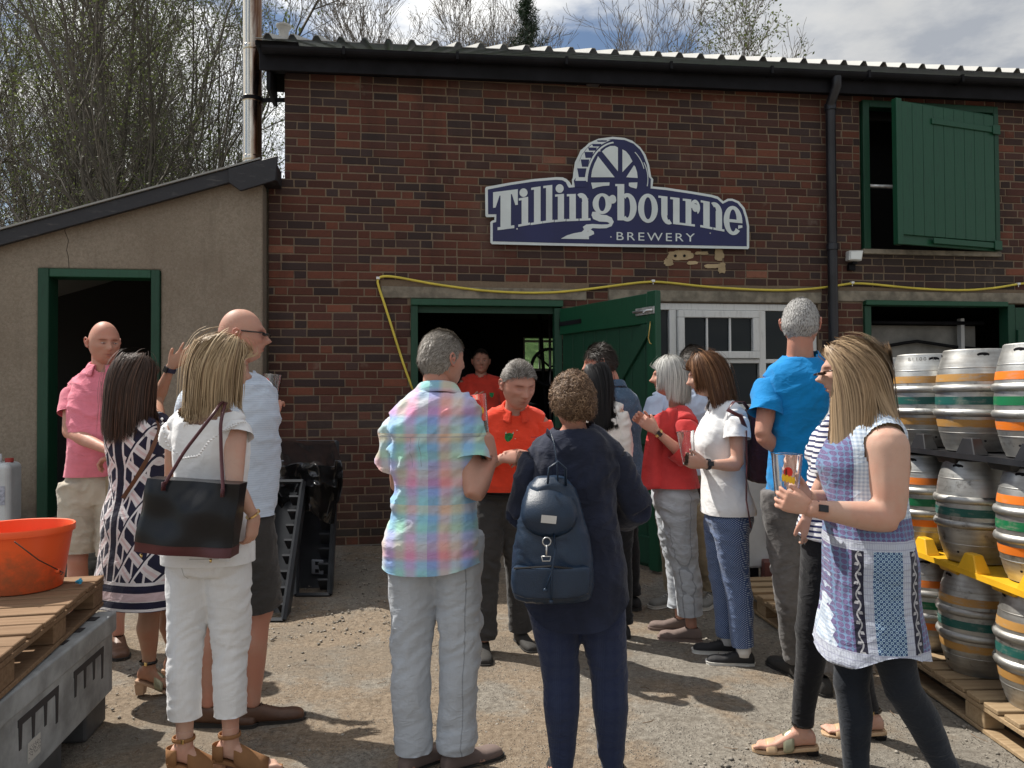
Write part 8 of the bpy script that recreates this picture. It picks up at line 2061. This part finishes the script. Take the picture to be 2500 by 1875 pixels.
long_hair(p, h_auburn, -.135, seed=13, vol=.030, inward=.5, yclamp=-.080, part=(0.01, -.02, .118), width=.0042, n=4200, mask=hair_mask(.055, -.02, -.085), tipjit=.05, frontlen=.25)
band_on(p, p.J['elL'], p.J['wrL'], .92, .030, .016, mat('dark_watch_strap', (.02, .02, .03), .4), 'wristwatch', face=dirL(p, 0, -1, .2))
pint(P(1488, 1002, 4.10), (0, -.10), 'tall empty clear glass held by the auburn-haired woman', h=.17, r1=.046)
mp_ = empty('backpack', P(1640, 960, 4.25), 0, 'maroon fabric backpack on the back of the auburn-haired woman', 'backpack'); lo = np.array(mp_.location)
mb = MB(); loft(mb, [ell(P(x, y, 4.25) - lo, np.array([1., 0, 0]), np.array([0, 1., 0]), hw / 397, .13 * f_, 24, 2.8) for y, x, hw, f_ in ((1040, 1640, 16, .7), (1032, 1640, 24, .95), (990, 1638, 27, 1), (940, 1636, 26, 1), (900, 1632, 20, .9), (880, 1628, 12, .6))])
me = vox(mb, .008, 4); V, N = get_v(me), get_n(me); set_v(me, folds(V, N, [(9, 9, 12, .012, 3)])); me.materials.append(cloth('maroon_nylon', (.055, .022, .032))); me.name = 'pack_body'; link('pack_body', me, mp_)
MB().tube([P(1618, 885, 4.2) - lo, P(1605, 868, 4.13) - lo, P(1585, 868, 4.09) - lo, P(1572, 885, 4.07) - lo, P(1600, 900, 4.04) - lo, P(1612, 930, 4.1) - lo], [(.012, .003)] * 6, 8).build('shoulder_strap', m_maroon, mp_, smooth=True)
MB().tube([P(1612, 930, 4.07) - lo, P(1613, 1000, 4.05) - lo, P(1612, 1080, 4.05) - lo, P(1622, 1140, 4.06) - lo], [(.012, .003)] * 4, 8).build('hanging_strap', m_maroon, mp_, smooth=True)
# ===== 14 man in the bright blue T-shirt =====
p = Person(1722, 3.9, 1.90, 168, 'm', 'tall grey-haired man from behind in a bright blue T-shirt', build=.86)
p.set(head=(1730, 702, 0), neck=(1728, 772), shL=(1667, 818, .02), shR=(1790, 818, .02), elL=(1646, 942, -.06), wrL=(1700, 985, .06), elR=(1800, 950, .06), wrR=(1760, 985, .25), hipL=(1690, 1050), hipR=(1750, 1050), knL=(1705, 1250, 0), knR=(1755, 1255), anL=(1720, 1425, .12), anR=(1772, 1470, -.08), pelvis=(1738, 1010))
p.head_yaw = -14; p.footyaw = dict(R=20., L=25.)
make_body(p, sk_pink, 'RL', '', hands=dict(L=dict(d=dirL(p, .9, .3, .1), n=dirL(p, 0, 0, 1), curl=.5), R=dict(d=dirL(p, -.6, .6, 0), n=dirL(p, 0, 0, 1), curl=.5)), detail=(60, 44))
shirt(p, 't_shirt', c_blue, hem=.855, sleeve=.60, fit=.022, sl_fit=.024, sl_flare=.014, fold=[(5, 5, 8, .022, 3), (12, 12, 18, .009, 9)], cutneck=neck_cut(p, .072, .07))
trousers(p, 'washed_trousers', c_wash, .97, fit=.016, knee=.020, hem=.024)
for q in 'RL': shoe(p, q, m_rubd, m_rubd)
short_hair(p, h_salt, n=5600, ln=.013, seed=14, lift=.45, jit=.3, flow=(0, .4, -.6), cap=.006, mask=hair_mask(.068, -.02, -.075, .03))
# ===== 15 woman in the striped top behind the blonde =====
p = Person(1800, 3.2, 1.64, 262, 'f', 'woman in a navy striped top and black jeans half hidden behind the blonde', build=.97); p.heel = .028
p.set(head=(1856, 824, .05), neck=(1838, 888, .0), shL=(1800, 925, -.12), shR=(1800, 925, .12), elL=(1784, 1030, -.12), wrL=(1745, 1115, -.10), elR=(1790, 1020, .1), wrR=(1735, 1060, .1), pelvis=(1790, 1120), hipL=(1785, 1150, -.07), hipR=(1785, 1150, .07), knL=(1752, 1360, -.05), anL=(1732, 1582, -.02), knR=(1830, 1370, .1), anR=(1880, 1595, .12))
p.footyaw = dict(R=-4., L=-4.)
make_body(p, sk_fair, 'RL', '', hands=dict(L=dict(d=dirL(p, .1, 0, -1), n=dirL(p, 0, 1, 0), curl=.5), R=dict(d=dirL(p, -.7, 0, .4), n=dirL(p, 0, -1, 0), curl=.5)), detail=(48, 36))
add_feet(p, sk_fair, 'RL', .028)
for q in 'RL': heel_sandal(p, q, mat('tan_sandal', (.50, .34, .20), .5), m_blackp, .028, closed=0)
shirt(p, 'striped_top', c_stripe, hem=.90, sleeve=.95, fit=.014, sl_fit=.012, vs=.0065)
trousers(p, 'skinny_jeans', c_black, .965, fit=.006, knee=.007, hem=.008, fold=[(9, 9, 22, .004, 5)])
long_hair(p, h_silver, -.17, seed=15, vol=.016, push=torso_push(p), n=2000, width=.0045)
# ===== 16 blonde woman in the patchwork dress =====
p = Person(1866, 2.75, 1.62, 248, 'f', 'long-haired blonde woman in a sleeveless blue patchwork print dress striding past the casks', build=1.07); p.armk = 1.38; p.armu = 1.14
p.set(head=(1836, 806, 0), neck=(1872, 885, .0), shL=(1912, 938, -.13), shR=(1858, 935, .12), elL=(1924, 1122, -.17), wrL=(1748, 1098, -.19), elR=(1815, 1090, .12), wrR=(1748, 1075, .0), pelvis=(1872, 1190), hipL=(1882, 1215, -.06), hipR=(1862, 1215, .08), knL=(1950, 1490, -.06), anL=(2065, 1715, .02), knR=(1838, 1480, .06), anR=(1852, 1700, .06))
p.head_yaw = 2; p.head_pitch = 2; p.footyaw = dict(R=12., L=12.)
make_body(p, sk_fair, 'RL', '', feet='', hands=dict(L=dict(d=dirL(p, -.90, .10, .28), n=dirL(p, .05, .95, .2), curl=.62, thumb=.6, spread=.2), R=dict(d=dirL(p, -.8, -.2, .3), n=dirL(p, .2, -.9, .1), curl=.75)), detail=(72, 56), vs=.0065, brow=(.2, .13, .08))
trousers(p, 'leggings', c_legg, .97, fit=.006, knee=.006, hem=.006, fold=[(9, 9, 14, .003, 5)])
for q in 'RL': shoe(p, q, m_blk_shoe, m_rubd)
sh_ = {q: p.J['sh' + q].copy() for q in 'RL'}
def armhole(V):
    r = np.zeros(len(V), bool)
    for q in 'RL':
        d = unit(sh_[q] - p.spine(.86)); r |= np.linalg.norm(V - (sh_[q] + d * .045 - np.array([0, 0, .015])), axis=1) < .088
    return r
mbx = shirt(p, 'dress', c_patch, hem=.615, sleeve=0, fit=.024, flare=.10, waist=.016, vs=.006, fold=[(22, 22, 2.2, .012, 3), (9, 9, 9, .006, 9)], cutneck=lambda V: neck_cut(p, .078, .078, dip=.03)(V) | armhole(V), hemfn=lambda V: .615 + .03 * np.sin(V[:, 1] * 16))
def back_push(B):
    return torso_push(p, .030)(B)
long_hair(p, h_dblonde, -.36, seed=16, vol=.024, push=back_push, yclamp=-.062, part=(0.0, -.10, .095), width=.0046, n=6800, mask=hair_mask(.068, .01, -.08), tipjit=.16, wave=.004)
hc = p.J['head']; Mh = head_frame(p); sg_ = MB()
for sd in (-1, 1): sg_.tube([hc + Mh @ np.array([sd * .066, -.094, .008]), hc + Mh @ np.array([sd * .080, -.06, .010]), hc + Mh @ np.array([sd * .083, .0, .012])], .0028, 6).tube([hc + Mh @ np.array([sd * .008, -.108, .004]), hc + Mh @ np.array([sd * .036, -.108, .000]), hc + Mh @ np.array([sd * .066, -.096, .004])], [.012, .022, .016], 12, flat=.2)
sg_.build('sunglasses', mat('tortoiseshell', (.045, .022, .012), .2, var=.6, varscale=60), p.root, smooth=True)
band_on(p, p.J['elL'], p.J['wrL'], .88, .031, .024, m_blackp, 'smart_band', face=dirL(p, -.2, -1, .3))
pint(P(1699, 1095, 2.62), (0, .02), 'pint glass with a printed rooster held out by the blonde woman', logo=-1.75, h=.175, r0=.034, r1=.050, level=.0)
